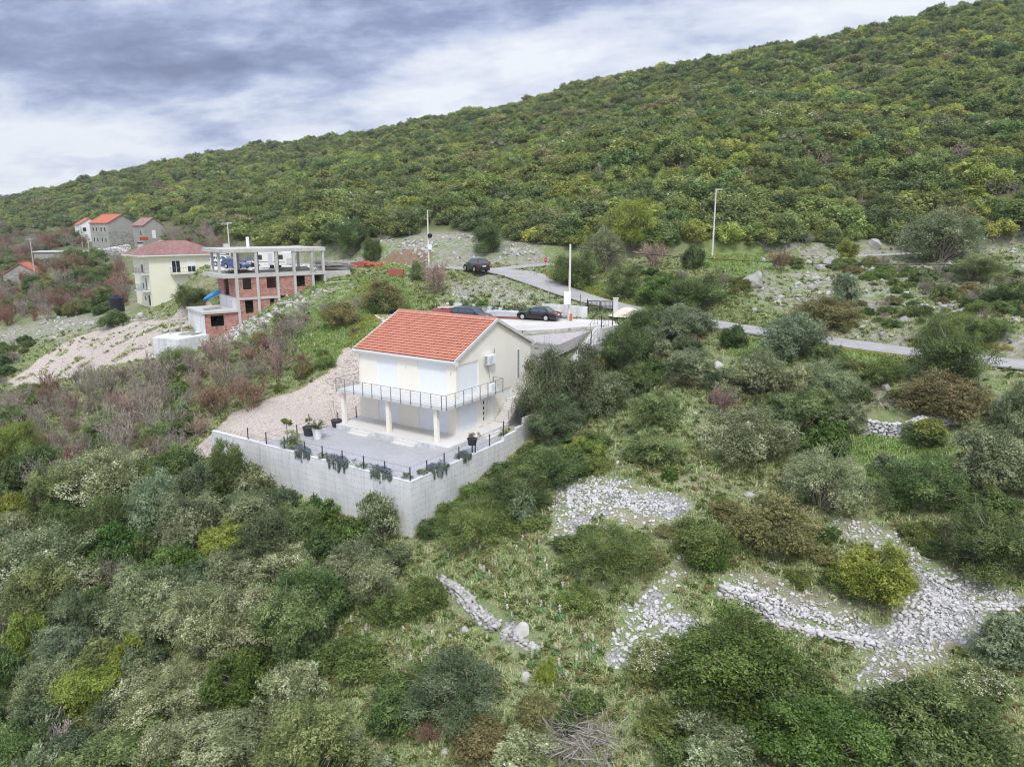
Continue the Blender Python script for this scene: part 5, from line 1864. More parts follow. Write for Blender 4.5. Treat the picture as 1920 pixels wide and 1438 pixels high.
# ------------------------------------------------------------------ cars
def make_car(name, label, loc, rz, paint, L_=4.7, W_=1.78, H_=1.42, kind='sedan', roofrail=False, plate=True):
    car = empty(name, loc, rz, label, 'car')
    R_ = 0.335 if kind != 'suv' else 0.39
    wb = L_ * 0.58
    xf, xr = L_ * 0.5 - L_ * 0.185, L_ * 0.5 - L_ * 0.185 - wb
    clear = 0.2 if kind != 'suv' else 0.26
    belt = H_ * 0.635
    if kind == 'sedan':
        top = [(-0.5, 0.50), (-0.485, 0.60), (-0.44, 0.665), (-0.33, 0.675), (-0.2, belt / H_ + 0.01), (0.12, belt / H_), (0.2, 0.64), (0.34, 0.60), (0.46, 0.53), (0.5, 0.40)]
        cabin = (-0.36, 0.21, -0.22, 0.06)
    else:
        top = [(-0.5, 0.45), (-0.492, 0.60), (-0.47, 0.64), (-0.33, belt / H_ + 0.01), (-0.2, belt / H_), (0.12, belt / H_), (0.22, 0.61), (0.36, 0.565), (0.46, 0.50), (0.5, 0.36)]
        cabin = (-0.478, 0.235, -0.40, 0.06)
    xs = sorted(set([round(x, 4) for x in np.linspace(-0.5, 0.5, 27)] + [round((c + s_ * R_ * 1.13) / L_, 4) for c in (xf, xr) for s_ in (-1, -0.8, -0.45, 0, 0.45, 0.8, 1)]))
    tz = np.interp(xs, [p[0] for p in top], [p[1] * H_ for p in top])
    vs, fs = [], []
    for x, zt2 in zip(xs, tz):
        X = x * L_
        zb_ = clear
        for c in (xf, xr):
            if abs(X - c) < R_ * 1.13:
                zb_ = max(zb_, R_ + math.sqrt(max(0, (R_ * 1.13) ** 2 - (X - c) ** 2)))
        zb_ = min(zb_, zt2 - 0.06)
        e = abs(x) / 0.5
        wv = W_ / 2 * (1 - 0.13 * e ** 5)
        ring = [(wv * 0.93, zb_), (wv, zb_ + (zt2 - zb_) * 0.35), (wv * 0.985, zt2 - (zt2 - zb_) * 0.22), (wv * 0.90, zt2 - 0.02), (wv * 0.55, zt2 + 0.02), (0, zt2 + 0.03)]
        full = ring + [(-y, z) for y, z in reversed(ring[:-1])]
        vs += [(X, y, z) for y, z in full]
    m_ = 11
    for i in range(len(xs) - 1):
        for k in range(m_ - 1):
            fs.append((i * m_ + k, (i + 1) * m_ + k, (i + 1) * m_ + k + 1, i * m_ + k + 1))
        fs.append((i * m_ + m_ - 1, (i + 1) * m_ + m_ - 1, (i + 1) * m_, i * m_))
    fs.append(tuple(range(m_)))
    fs.append(tuple((len(xs) - 1) * m_ + k for k in range(m_ - 1, -1, -1)))
    body = MB().add(vs, fs)
    # cabin
    x0, x1, x2, x3 = [c * L_ for c in cabin]
    wl, wr_ = W_ / 2 * 0.92, W_ / 2 * 0.72
    zt2, zb_ = H_, belt - 0.02
    def cab(off=0.0):
        lo = [(x0, -wl, zb_), (x1, -wl, zb_), (x1, wl, zb_), (x0, wl, zb_)]
        hi = [(x2, -wr_, zt2 - 0.05), (x3, -wr_, zt2 - 0.05), (x3, wr_, zt2 - 0.05), (x2, wr_, zt2 - 0.05)]
        return lo, hi
    lo, hi = cab()
    cr = [(x2 + 0.12, -wr_ * 0.7, zt2), (x3 - 0.10, -wr_ * 0.7, zt2), (x3 - 0.10, wr_ * 0.7, zt2), (x2 + 0.12, wr_ * 0.7, zt2)]
    body.add(lo + hi + cr, [(0, 1, 5, 4), (1, 2, 6, 5), (2, 3, 7, 6), (3, 0, 4, 7), (4, 5, 9, 8), (5, 6, 10, 9), (6, 7, 11, 10), (7, 4, 8, 11), (8, 9, 10, 11)])
    part(body, 'body', paint, car, bevel=0.02)
    part(MB().box(xr - 0.5, xf + 0.5, -W_ / 2 * 0.72, W_ / 2 * 0.72, clear + 0.02, belt - 0.15), 'underbody', M['black'], car)

    def quad(a, b, c, d, u0, u1, v0, v1, off):
        a, b, c, d = [Vector(p) for p in (a, b, c, d)]
        g = lambda u, v: (a.lerp(b, u)).lerp(d.lerp(c, u), v)
        n_ = (b - a).cross(d - a).normalized()
        o_ = [g(u0, v0), g(u1, v0), g(u1, v1), g(u0, v1)]
        outer = [tuple(p + n_ * off) for p in o_]
        inner = [tuple(p - n_ * 0.01) for p in o_]
        return outer + inner, [(0, 1, 2, 3), (4, 7, 6, 5), (0, 4, 5, 1), (1, 5, 6, 2), (2, 6, 7, 3), (3, 7, 4, 0)]
    gm = M['carglass']
    ws = MB().add(*quad(lo[1], lo[2], hi[2], hi[1], 0.06, 0.94, 0.08, 0.94, 0.008))
    part(ws, 'windscreen', gm, car)
    rw_ = MB().add(*quad(lo[3], lo[0], hi[0], hi[3], 0.08, 0.92, 0.12, 0.90, 0.008))
    part(rw_, 'rear_window', gm, car)
    cuts = [(0.06, 0.30), (0.33, 0.62), (0.65, 0.93)] if kind != 'sedan' else [(0.12, 0.47), (0.50, 0.90)]
    for u0, u1 in cuts:
        for q in (quad(lo[0], lo[1], hi[1], hi[0], u0, u1, 0.10, 0.86, 0.008), quad(lo[2], lo[3], hi[3], hi[2], 1 - u1, 1 - u0, 0.10, 0.86, 0.008)):
            part(MB().add(*q), 'side_window', gm, car)
    for X in (xf, xr):
        for s_ in (-1, 1):
            wm = MB().at((0, 0, 0), (R(90), 0, 0)).lathe([(R_ * 0.6, -0.1), (R_ * 0.93, -0.105), (R_, -0.07), (R_, 0.07), (R_ * 0.93, 0.105), (R_ * 0.6, 0.1)], 20)
            wo = part(wm, 'wheel', M['tyre'], car, loc=(X, s_ * (W_ / 2 - 0.115), R_))
            rm = MB().at((0, s_ * 0.085, 0), (R(90), 0, 0)).lathe([(R_ * 0.66, -0.02), (R_ * 0.66, 0.0), (R_ * 0.60, 0.02)], 20)
            rm.at((0, 0, 0))
            for k in range(5):
                a = k * 2 * math.pi / 5
                rm.at((0, s_ * 0.115, 0), (0, a, 0)).box(-0.04, 0.04, -0.006, 0.006, 0.02, R_ * 0.58)
            part(rm, 'rim', M['alloy'], wo)
    hl, tl = 0.62 * H_ * 0.74, 0.56 * H_
    for s_ in (-1, 1):
        yw = s_ * W_ * 0.36
        part(MB().box(L_ * 0.472, L_ * 0.492, yw - 0.19, yw + 0.19, H_ * 0.42, H_ * 0.50), 'headlight', M['lampglass'], car, bevel=0.01)
        if kind == 'sedan':
            part(MB().box(-L_ * 0.503, -L_ * 0.466, yw - 0.22, yw + 0.20, H_ * 0.50, H_ * 0.615), 'tail_light', M['redlamp'], car, bevel=0.015)
            part(MB().box(-L_ * 0.500, -L_ * 0.478, yw - 0.18, yw + 0.18, H_ * 0.617, H_ * 0.64), 'reversing_light', M['lampglass'], car)
        else:
            part(MB().box(-L_ * 0.505, -L_ * 0.462, yw - 0.13, yw + 0.17, H_ * 0.54, H_ * 0.655), 'tail_light', M['redlamp'], car, bevel=0.02)
        part(MB().box(x1 - 0.42, x1 - 0.22, s_ * W_ / 2 - 0.02 if s_ > 0 else -W_ / 2 - 0.16, s_ * W_ / 2 + 0.16 if s_ > 0 else -W_ / 2 + 0.02, belt + 0.0, belt + 0.14), 'mirror', paint, car, bevel=0.02)
        part(MB().tube([(x3, s_ * wr_ * 0.86, zt2 + 0.02), (x2 + 0.1, s_ * wr_ * 0.86, zt2 + 0.02)], 0.018, 5), 'roof_rail', M['steel'], car) if roofrail else None
    if plate:
        part(MB().box(-L_ * 0.5 - 0.022, -L_ * 0.5 + 0.004, -0.26, 0.26, H_ * 0.43, H_ * 0.43 + 0.12), 'number_plate', M['white'], car)
    part(MB().box(-L_ * 0.5 - 0.03, -L_ * 0.44, -W_ * 0.43, W_ * 0.43, clear, clear + 0.24), 'bumper', M['darkbumper'] if kind == 'suv' else paint, car, bevel=0.03)
    return car


M['carglass'] = plain('car window', lin('#46545c'), 0.05, 0.8, var=0.02)
M['tyre'] = plain('tyre rubber', lin('#1c1c1d'), 0.85)
M['alloy'] = plain('alloy rim', lin('#c9cbcf'), 0.3, 0.5, metal=0.4)
M['lampglass'] = plain('lamp glass', lin('#c9cdd2'), 0.15, 0.6)
M['redlamp'] = plain('red lamp', lin('#b31d22'), 0.2, 0.6)
M['darkbumper'] = plain('bumper plastic', lin('#27252a'), 0.5)


def paint(name, c):
    m, t = newmat(name)
    p = t.n('ShaderNodeBsdfPrincipled', {'Base Color': (*lin(c), 1), 'Roughness': 0.32, 'Specular IOR Level': 0.5, 'Coat Weight': 0.7, 'Coat Roughness': 0.06})
    t.n('ShaderNodeOutputMaterial', {0: p.outputs[0]})
    return m


p = atZ(1010, 601.5, PARK_Z)
make_car('parked_car', 'black four door saloon car parked by the utility pole behind the house', tuple(p + np.array([0, 0.9, 0.0])), R(180 - 27), paint('black car paint', '#17131a'), 4.75, 1.80, 1.43)
p = atZ(893, 509, -6.37)
make_car('parked_car', 'dark brownish suv with red tail lights standing on the road bend', tuple(p), R(180 - 61), paint('dark brown car paint', '#262127'), 4.8, 1.94, 1.72, 'suv', True)
p = atY(884, 600, 76.5)
make_car('parked_car', 'dark blue grey estate car with silver roof rails half hidden by the house roof ridge', (p[0], p[1], PARK_Z), R(-24), paint('slate car paint', '#262c38'), 4.55, 1.78, 1.47, 'wagon', True)
p = atY(443, 504, 106)
make_car('parked_car', 'blue hatchback parked behind the bare columns of the unfinished house', (p[0], p[1], -6.42), R(-22), paint('blue car paint', '#34477c'), 4.2, 1.76, 1.46, 'wagon')
p = atY(424, 502, 112)
make_car('parked_car', 'white estate car parked behind the blue hatchback', (p[0], p[1], -6.42), R(-10), paint('white car paint', '#d9dde2'), 4.5, 1.8, 1.6, 'wagon')
p = atY(473, 503, 111)
make_car('parked_car', 'dark maroon car parked between the blue hatchback and the caravan', (p[0], p[1], -6.42), R(100), paint('maroon car paint', '#2b1f2b'), 4.4, 1.8, 1.55, 'wagon')
# caravan
p = atY(516, 505, 106)
cv = empty('caravan', (p[0], p[1], -6.42), R(-14), 'white touring caravan parked behind the columns of the unfinished house', 'caravan')
pr = [(-2.45, 0.55), (-2.55, 1.2), (-2.45, 2.15), (-2.1, 2.45), (1.9, 2.5), (2.35, 2.3), (2.6, 1.5), (2.5, 0.7), (2.3, 0.5)]
part(MB().extr(pr, -1.05, 1.05), 'body', plain('caravan white', lin('#dcdcd6'), 0.5), cv, bevel=0.08)
for x0_, x1_, z0_, z1_ in ((-2.0, -1.35, 1.25, 1.95), (0.9, 2.0, 1.35, 2.0)):
    part(MB().box(x0_, x1_, -1.075, -1.04, z0_, z1_), 'window', M['glassdark'], cv, bevel=0.02)
part(MB().box(-0.35, 0.30, -1.09, -1.04, 0.55, 2.2), 'door', plain('caravan door', lin('#bcbfc6'), 0.5), cv, bevel=0.03)
part(MB().box(-2.3, 2.3, -1.062, -1.04, 0.92, 1.0), 'stripe', M['wood2'], cv)
for s_ in (-1, 1):
    part(MB().at((0.1, s_ * 0.95, 0.32), (R(90), 0, 0)).lathe([(0.2, -0.09), (0.32, -0.09), (0.32, 0.09), (0.2, 0.09)], 16), 'wheel', M['tyre'], cv)
part(MB().tube([(2.4, 0, 0.5), (3.6, 0, 0.48)], 0.05, 6), 'drawbar', M['steel'], cv)

# ------------------------------------------------------------------ gate, sign, site clutter
ga, gb = atY(1101.5, 591.5, 79.5), atY(1149, 593, 79.0)
gd = gb - ga
gl = math.hypot(gd[0], gd[1])
gate = empty('metal_gate', (ga[0], ga[1], -10.05), math.atan2(gd[1], gd[0]), 'black double metal gate of upright bars at the entrance to the parking area', 'gate')
for x0_ in (0.0, gl / 2 + 0.01):
    x1_ = x0_ + gl / 2 - 0.01
    b = MB()
    b.box(x0_, x0_ + 0.08, -0.03, 0.03, 0, 1.72).box(x1_ - 0.08, x1_, -0.03, 0.03, 0, 1.72)
    for z_ in (0.02, 0.86, 1.10, 1.66):
        b.box(x0_ + 0.08, x1_ - 0.08, -0.025, 0.025, z_, z_ + 0.08)
    n_ = int((x1_ - x0_) / 0.13)
    for k in range(1, n_):
        xx = x0_ + (x1_ - x0_) * k / n_
        b.box(xx - 0.02, xx + 0.02, -0.02, 0.02, 0.075, 1.66)
    part(b, 'gate_leaf', M['black'], gate)
part(MB().box(-0.10, -0.01, -0.05, 0.05, -0.3, 1.9), 'gate_post', M['black'], gate)
o = MB().box(0, 0.5, -0.2, 0.3, -0.9, 2.0).box(-0.04, 0.54, -0.24, 0.34, 2.0, 2.09).build('gate_pillar', M['slab'], loc=(gb[0] + 0.03, gb[1], -10.05), rz=math.atan2(gd[1], gd[0]))
tag(o, 'white square gate pillar at the right end of the black gate', 'pillar')
# posts with thin wires on the right hand parking wall
f3 = empty('wire_fence', (0, 0, 0), 0, 'thin dark fence posts on top of the taller parking wall', 'fence')
for k, (px, pt, pb, Y) in enumerate([(1018, 548, 570, 80), (1031, 546, 571, 79.9), (1059, 551, 573, 79.3), (1088, 553, 575, 78.8)]):
    a_, c_ = atY(px, pb, Y), atY(px, pt, Y)
    part(MB().tube([tuple(a_ + np.array([0, 0.12, -0.1])), tuple(a_ + np.array([0, 0.12, c_[2] - a_[2]]))], 0.035, 6), 'post', M['darkmetal'], f3)
b = MB()
for dz_ in (0.45, 1.0):
    b.tube([tuple(atY(px, pb, Y) + np.array([0, 0.12, dz_])) for (px, pt, pb, Y) in [(1018, 548, 570, 80), (1031, 546, 571, 79.9), (1059, 551, 573, 79.3), (1088, 553, 575, 78.8)]], 0.008, 4)
part(b, 'wire', M['darkmetal'], f3)
# more fence posts left of the roof
f4 = empty('wire_fence', (0, 0, 0), 0, 'row of dark fence posts in the grass behind the house roof, left of the parking', 'fence')
for (px, pb, Y) in ((729, 596, 80), (739, 590, 82), (765, 585, 84), (790, 584, 85), (814, 578, 86)):
    a_ = gnd(px, pb)
    part(MB().tube([(a_[0], a_[1], a_[2] - 0.3), (a_[0], a_[1], a_[2] + 1.0)], 0.04, 6), 'post', M['darkmetal'], f4)
# stop sign
p = gnd(1023, 511)
ss = empty('stop_sign', tuple(p), R(-6), 'red octagonal stop sign on a thin steel post at the road junction', 'sign')
part(MB().tube([(0, 0.03, -0.3), (0, 0.03, 2.1)], 0.032, 8), 'post', M['steel'], ss)
oc = [(0.39 * math.cos(R(22.5 + 45 * k)), 0.39 * math.sin(R(22.5 + 45 * k)) + 1.72) for k in range(8)]
oi = [(0.355 * math.cos(R(22.5 + 45 * k)), 0.355 * math.sin(R(22.5 + 45 * k)) + 1.72) for k in range(8)]
sp_ = part(MB().extr(oc, -0.02, 0.0), 'plate', M['white'], ss)
part(MB().extr(oi, -0.026, -0.018), 'red_face', plain('sign red', lin('#c2202b'), 0.4), sp_)
tcv = bpy.data.curves.new('sign_text', 'FONT')
tcv.body = 'STOP'
tcv.size = 0.27
tcv.align_x = 'CENTER'
tcv.align_y = 'CENTER'
tcv.extrude = 0.004
_to = bpy.data.objects.new('sign_text', tcv)
COL.objects.link(_to)
bpy.context.view_layer.update()
_tm = bpy.data.meshes.new_from_object(_to)
bpy.data.objects.remove(_to)
_tm.materials.clear()
_tm.materials.append(M['white'])
lt = link('lettering', _tm, sp_, (0, -0.031, 1.72))
lt.rotation_euler = (R(90), 0, 0)
# wrapped bundle, red pallet, beams, sand heap
def crumpled(name, loc, rz, lx, ly, lz, mat, label, cat, seed, amp=0.05):
    r = random.Random(seed)
    nx_, ny_ = 14, 5
    prof = []
    for i in range(nx_ + 1):
        for j in range(ny_ + 3):
            u = i / nx_
            path = [(-0.5, 0), (-0.5, 0.85), (-0.36, 1.0), (-0.1, 0.98), (0.15, 1.0), (0.38, 0.97), (0.5, 0.82), (0.5, 0)][j]
            k = 1 - 0.25 * (abs(u - 0.5) * 2) ** 4
            prof.append(((u - 0.5) * lx + r.uniform(-amp, amp), path[0] * ly + r.uniform(-amp, amp), max(0, path[1] * lz * k + r.uniform(-amp, amp) * (path[1] > 0.1))))
    m_ = ny_ + 3
    b = MB()
    b.add(prof, [(i * m_ + j, i * m_ + j + 1, (i + 1) * m_ + j + 1, (i + 1) * m_ + j) for i in range(nx_) for j in range(m_ - 1)] + [tuple(range(m_ - 1, -1, -1)), tuple(nx_ * m_ + j for j in range(m_))])
    return tag(b.build(name, mat, loc=loc, rz=rz), label, cat)


p = atZ(944, 597, PARK_Z)
crumpled('wrapped_bundle', (p[0], p[1], PARK_Z + 0.25), R(-14), 4.0, 0.9, 0.62, plain('white plastic sheet', lin('#b9bac2'), 0.35, 0.4), 'long bundle wrapped in white plastic between the two cars behind the house', 'bundle', 4)
bt = empty('timber_pile', (p[0], p[1], PARK_Z), R(-14), 'reddish brown beams under the white plastic bundle', 'timber pile')
for k in range(5):
    part(MB().box(-2.4 + 0.1 * k, 2.5 - 0.08 * k, -0.42 + k * 0.2, -0.28 + k * 0.2, 0.02, 0.2), 'beam', plain('red brown beam', lin('#9a5b48'), 0.8, var=0.2), bt)
p = atY(834, 590, 79)
brick_stack((p[0], p[1], PARK_Z), R(8), 9, 4, 5, 'stack of red building blocks left of the dark estate car', plain('red building block', lin('#9c6060'), 0.8, var=0.3, scale=5), 61)
crumpled('plastic_sheet', (p[0] + 0.2, p[1], PARK_Z + 1.08), R(8), 1.9, 1.05, 0.16, plain('milky sheet', lin('#c3a9ac'), 0.5), 'milky plastic sheet lying over the red building blocks', 'plastic sheet', 7, 0.04)
p = atY(1176, 600, 78)
b = MB()
rr_ = random.Random(4)
rings = [(1.6, 0.0), (1.25, 0.3), (0.8, 0.65), (0.35, 0.88), (0.05, 0.95)]
vs = [(r_ * (1 + rr_.uniform(-.1, .1)) * 1.25 * math.cos(2 * math.pi * k / 18), r_ * (1 + rr_.uniform(-.1, .1)) * math.sin(2 * math.pi * k / 18), z_ - 0.1 + rr_.uniform(-.03, .03)) for r_, z_ in rings for k in range(18)]
b.add(vs, [(i * 18 + k, i * 18 + (k + 1) % 18, (i + 1) * 18 + (k + 1) % 18, (i + 1) * 18 + k) for i in range(4) for k in range(18)] + [tuple(4 * 18 + k for k in range(18))])
o = b.build('sand_heap', plain('pale sand', lin('#d3cbbb'), 0.95, var=0.15, scale=6), loc=(p[0], p[1], float(hz(p[0], p[1])) + 0.1), smooth=True)
tag(o, 'heap of pale building sand just outside the gate pillar', 'sand heap')


# ------------------------------------------------------------------ plants in the yard
def H3(x, y, z):
    q = hw(x, y, z)
    return (q[0], q[1], q[2])


def pot_body(r0, r1, h):
    return [(r0, 0), (r1 * 0.97, h * 0.9), (r1 * 1.05, h * 0.9), (r1 * 1.05, h), (r1 * 0.9, h), (r1 * 0.88, h - 0.06), (0.01, h - 0.05)]


def potted(loc, r0, r1, h, mat, label, cat='potted plant'):
    o = empty('potted_plant', loc, 0, label, cat)
    part(MB().lathe(pot_body(r0, r1, h), 20), 'pot', mat, o)
    return o


M['pot'] = plain('dark plastic pot', lin('#3a3d42'), 0.6)
# cycad in white pot
o = potted(H3(-5.82, 9.63, yz), 0.30, 0.40, 0.85, M['white'], 'white round pot with a spiky dark green cycad in the gravel yard')
r = np.random.default_rng(4)
P, N, T = [], [], []
for k in range(34):
    a = r.uniform(0, 6.28)
    el = r.uniform(0.2, 1.3)
    L_ = r.uniform(0.75, 1.05)
    for s_ in np.linspace(0.12, 1, 12):
        hor = math.cos(el) * s_ * L_
        z = math.sin(el) * s_ * L_ - 0.25 * s_ ** 2 * L_
        c = np.array([math.cos(a) * hor, math.sin(a) * hor, 0.86 + z])
        side = np.array([-math.sin(a), math.cos(a), 0])
        for w_ in (-1, 1):
            P.append(c + side * w_ * 0.06)
            T.append(unit(side * w_ + np.array([math.cos(a), math.sin(a), 0.3]) * 0.6))
            N.append(unit(np.array([0.1, 0.1, 1.0]) + r.normal(0, 0.1, 3)))
P, N, T = np.array(P), np.array(N), np.array(T)
N = unit(N - T * (N * T).sum(1)[:, None])
V, F = leaf_quads(P, N, T, 0.2, 0.045)
link('fronds', np_mesh('fronds', V, F, LM['dark'], r.random(len(F)) * 0.6), o)
# dark pot with a thin leafy plant, and another by the column with a bare climber
o = potted(H3(-5.5, 10.95, yz), 0.42, 0.52, 0.7, M['pot'], 'dark round pot with a small tiered green plant next to the white cycad pot')
link('foliage', crown_mesh('pot_foliage', LM['macchia'], 61, 0.5, 1.5, 14, 700, 0.10, 0.05, lo=0.3), o, (0, 0, 0.4), 0, (0.8, 0.8, 0.9))
part(MB().tube([(0, 0, 0.4), (0.03, 0, 1.5)], 0.02, 5), 'stem', M['bark'], o)
o = potted(H3(-2.55, 10.95, yz), 0.34, 0.46, 0.62, M['pot'], 'large dark pot with a bare climbing vine at the end column of the house')
link('stem', twig_mesh('vine', LM['pinktwig'], 62, 0.35, 2.6, 3, 3, 2, 0.03, 0.25, 0.5), o, (0, -0.2, 0.4))
o = potted(H3(-2.0, -3.05, 0.30), 0.30, 0.38, 0.50, M['pot'], 'dark pot with a withered purplish plant hung on the side fence')
link('foliage', crown_mesh('pot_foliage', LM['redtwig'], 63, 0.5, 0.6, 14, 900, 0.09, 0.03, lo=0.1), o, (0.1, -0.05, 0.45))
part(MB().box(-0.05, 0.05, -0.05, 0.05, -0.65, 0.0), 'stand', M['darkmetal'], o)
# lollipop topiary and grey rosemary bush behind the fence
o = empty('topiary', H3(-8.5, 10.0, yz), 0, 'small clipped ball topiary on a thin stem behind the yard fence', 'topiary')
link('crown', crown_mesh('topiary_crown', LM['macchia'], 64, 0.42, 0.75, 22, 1600, 0.07, 0.04, lo=0.05, ragged=0.05, lobes=1, sprig=0), o, (0, 0, 1.55))
part(MB().tube([(0, 0, 0), (0.03, 0, 1.8)], 0.03, 6), 'trunk', M['bark'], o)
m_gr = crown_mesh('grey_bush', LM['greygreen'], 65, 0.9, 1.7, 40, 6000, 0.10, 0.03, updir=0.8)
o = link('grey_shrub', m_gr, None, H3(-8.55, 9.3, yz - 0.05))
tag(o, 'rounded silvery shrub inside the yard fence near the clipped topiary', 'shrub')
m_rs = [crown_mesh('rosemary', LM['rosemary'], 70 + i, 1.0, 0.55, 26, 2600, 0.13, 0.03, updir=0.1, ragged=0.3, top=0.35, squash=0.9) for i in range(2)]
hang = []
for i in range(2):
    r = np.random.default_rng(80 + i)
    n = 1500
    xr_ = r.choice(r.uniform(-1, 1, 26), n) + r.normal(0, 0.03, n)
    dl = np.clip(0.45 * (1 - xr_ ** 2) + 1.2 * fbm(xr_ * 5 + 7 * i, xr_ * 0, 3) + 0.15, 0.08, 0.9)
    P = np.c_[xr_, r.uniform(0.0, 0.14, n), 0.12 - r.random(n) ** 1.3 * dl]
    T = unit(np.c_[r.normal(0, 0.25, n), r.normal(0.1, 0.15, n), -np.ones(n)])
    N = unit(np.c_[r.normal(0, 0.3, n), np.ones(n), r.normal(0, 0.3, n)])
    N = unit(N - T * (N * T).sum(1)[:, None])
    V, F = leaf_quads(P, N, T, 0.16, 0.03)
    hang.append(np_mesh('rosemary_trails', V, F, LM['rosemary'], np.clip(r.random(n), 0, 1)))
ROSE = [(-9.1, 7.4, 1.2, 0, 'the far left end of the wall'), (-9.1, 3.5, 1.35, 0, 'the middle of the wall'), (-9.1, -0.6, 1.45, 0, 'the front wall close to the sharp corner'),
        (-6.2, -3.15, 1.15, 1, 'the side wall right of the sharp corner'), (-3.2, -3.1, 0.75, 1, 'the side wall near the hanging pot')]
for k, (x_, y_, s_, side, where) in enumerate(ROSE):
    o = empty('trailing_rosemary', H3(x_, y_, yz + 0.02), HA + (R(90) if not side else R(180)), 'bluish trailing rosemary spilling over ' + where, 'shrub', 'trailing rosemary on the retaining wall')
    link('foliage', m_rs[k % 2], o, (0, 0, 0), 0, (s_, 0.6, 0.9))
    link('trails', hang[k % 2], o, (0, 0.24, 0.05), 0, (s_ * 0.8, 1, 1))
m_cu = crown_mesh('cushion', LM['blue'], 77, 0.5, 0.4, 14, 900, 0.08, 0.04)
for k, (x_, y_, where) in enumerate([(-9.0, 5.5, 'first of three along the front wall, from its far end'), (-9.0, 1.45, 'second of three along the front wall'), (-8.8, -2.6, 'tucked into the sharp front corner'), (-7.6, -3.0, 'on the side wall next to the corner post')]):
    o = link('cushion_plant', m_cu, None, H3(x_, y_, yz), k)
    tag(o, 'low blue green cushion plant, ' + where, 'plant', 'cushion plants along the yard wall')
m_yb = crown_mesh('marigold', LM['broom'], 78, 0.5, 0.9, 16, 1200, 0.10, 0.05, top=0.3)
o = link('flowering_shrub', m_yb, None, H3(3.0, -2.7, -0.4))
tag(o, 'small yellow flowering shrub between the stairs and the side fence', 'shrub')
# trailing plants on the low parking wall
m_pl = [crown_mesh('wall_plant', LM[k], 85 + i, 0.7, 0.7, 18, 1400, 0.12, 0.05, lo=0.0, squash=1.3) for i, k in enumerate(('blue', 'green', 'macchia'))]
PLW = ['yellowish tuft at the far left end', 'trailing grey green plant near the left end', 'bright tuft beside the trailing plant', 'trailing plant above the estate car', 'grey green tuft above the white bundle', 'long trailing plant above the bundle', 'grey tuft near the black car bonnet', 'trailing plant by the step in the wall']
for k in range(8):
    f_ = (k + 0.4) / 8 * 3
    i = int(f_)
    a_, c_ = np.array(PW1[i]), np.array(PW1[i + 1])
    q = a_ + (c_ - a_) * (f_ - i)
    o = link('wall_plant', m_pl[(0, 0, 1, 0, 2, 0, 0, 1)[k]] if k else m_pl[2], None, (q[0], q[1] + 0.1, q[2] - 0.35), k * 1.3, 1.0 + 0.25 * (k % 3))
    tag(o, PLW[k] + ' of the low parking wall', 'plant', 'plants on the parking wall')
# ------------------------------------------------------------------ stones
def ico_pts():
    g = (1 + 5 ** 0.5) / 2
    v = [(-1, g, 0), (1, g, 0), (-1, -g, 0), (1, -g, 0), (0, -1, g), (0, 1, g), (0, -1, -g), (0, 1, -g), (g, 0, -1), (g, 0, 1), (-g, 0, -1), (-g, 0, 1)]
    f = [(0, 11, 5), (0, 5, 1), (0, 1, 7), (0, 7, 10), (0, 10, 11), (1, 5, 9), (5, 11, 4), (11, 10, 2), (10, 7, 6), (7, 1, 8), (3, 9, 4), (3, 4, 2), (3, 2, 6), (3, 6, 8), (3, 8, 9), (4, 9, 5), (2, 4, 11), (6, 2, 10), (8, 6, 7), (9, 8, 1)]
    v = [np.array(p) / np.linalg.norm(p) for p in v]
    mid, f2 = {}, []
    def m_(a, b):
        k = (min(a, b), max(a, b))
        if k not in mid:
            q = v[a] + v[b]
            v.append(q / np.linalg.norm(q))
            mid[k] = len(v) - 1
        return mid[k]
    for a, b, c in f:
        x, y, z = m_(a, b), m_(b, c), m_(c, a)
        f2 += [(a, x, z), (b, y, x), (c, z, y), (x, y, z)]
    return np.array(v), np.array(f2)


ICV, ICF = ico_pts()
_sr = np.random.default_rng(11)
STONES = []
for k in range(14):
    v = ICV.copy()
    e = _sr.uniform(0.35, 0.7)
    v = np.sign(v) * np.abs(v) ** e
    for _ in range(9):                       # chop flat faces
        n_ = unit(_sr.normal(0, 1, 3))
        d_ = _sr.uniform(0.55, 0.85)
        t_ = v @ n_
        v = v - np.where(t_ > d_, t_ - d_, 0)[:, None] * n_
    v = v * np.array([1, _sr.uniform(0.6, 0.95), _sr.uniform(0.45, 0.75)]) + _sr.normal(0, 0.03, v.shape)
    STONES.append(v)


def stones_mesh(name, pos, size, mat, seed, tilt=0.4, rz=None):
    r = np.random.default_rng(seed)
    n = len(pos)
    V = np.zeros((n, len(ICV), 3))
    for i in range(n):
        a, b, c = r.normal(0, tilt), r.normal(0, tilt), (r.uniform(0, 6.28) if rz is None else rz[i] + r.normal(0, 0.15))
        m = np.array(Euler((a, b, c)).to_matrix())
        V[i] = (STONES[r.integers(14)] * size[i]) @ m.T + pos[i]
    F = (ICF[None] + (np.arange(n) * len(ICV))[:, None, None]).reshape(-1, 3)
    return np_mesh(name, V.reshape(-1, 3), F, mat, np.repeat(np.clip(r.normal(0.5, 0.22, n), 0, 1), len(ICF)))


M['fieldstone'] = stone_mat('grey field stone', lin('#b0adab'), lin('#dcd9d6'))
M['palestone'] = stone_mat('pale limestone', lin('#9a9791'), lin('#c9c6c0'))
M['pinkstone'] = stone_mat('pinkish crushed stone', lin('#a59a93'), lin('#d3ccc6'))


def sample_poly(poly, n, r):
    xs, ys = [p[0] for p in poly], [p[1] for p in poly]
    out = np.zeros((0, 2))
    while len(out) < n:
        q = np.c_[r.uniform(min(xs), max(xs), n * 3), r.uniform(min(ys), max(ys), n * 3)]
        out = np.r_[out, q[in_poly(q[:, 0], q[:, 1], poly)]]
    return out[:n]


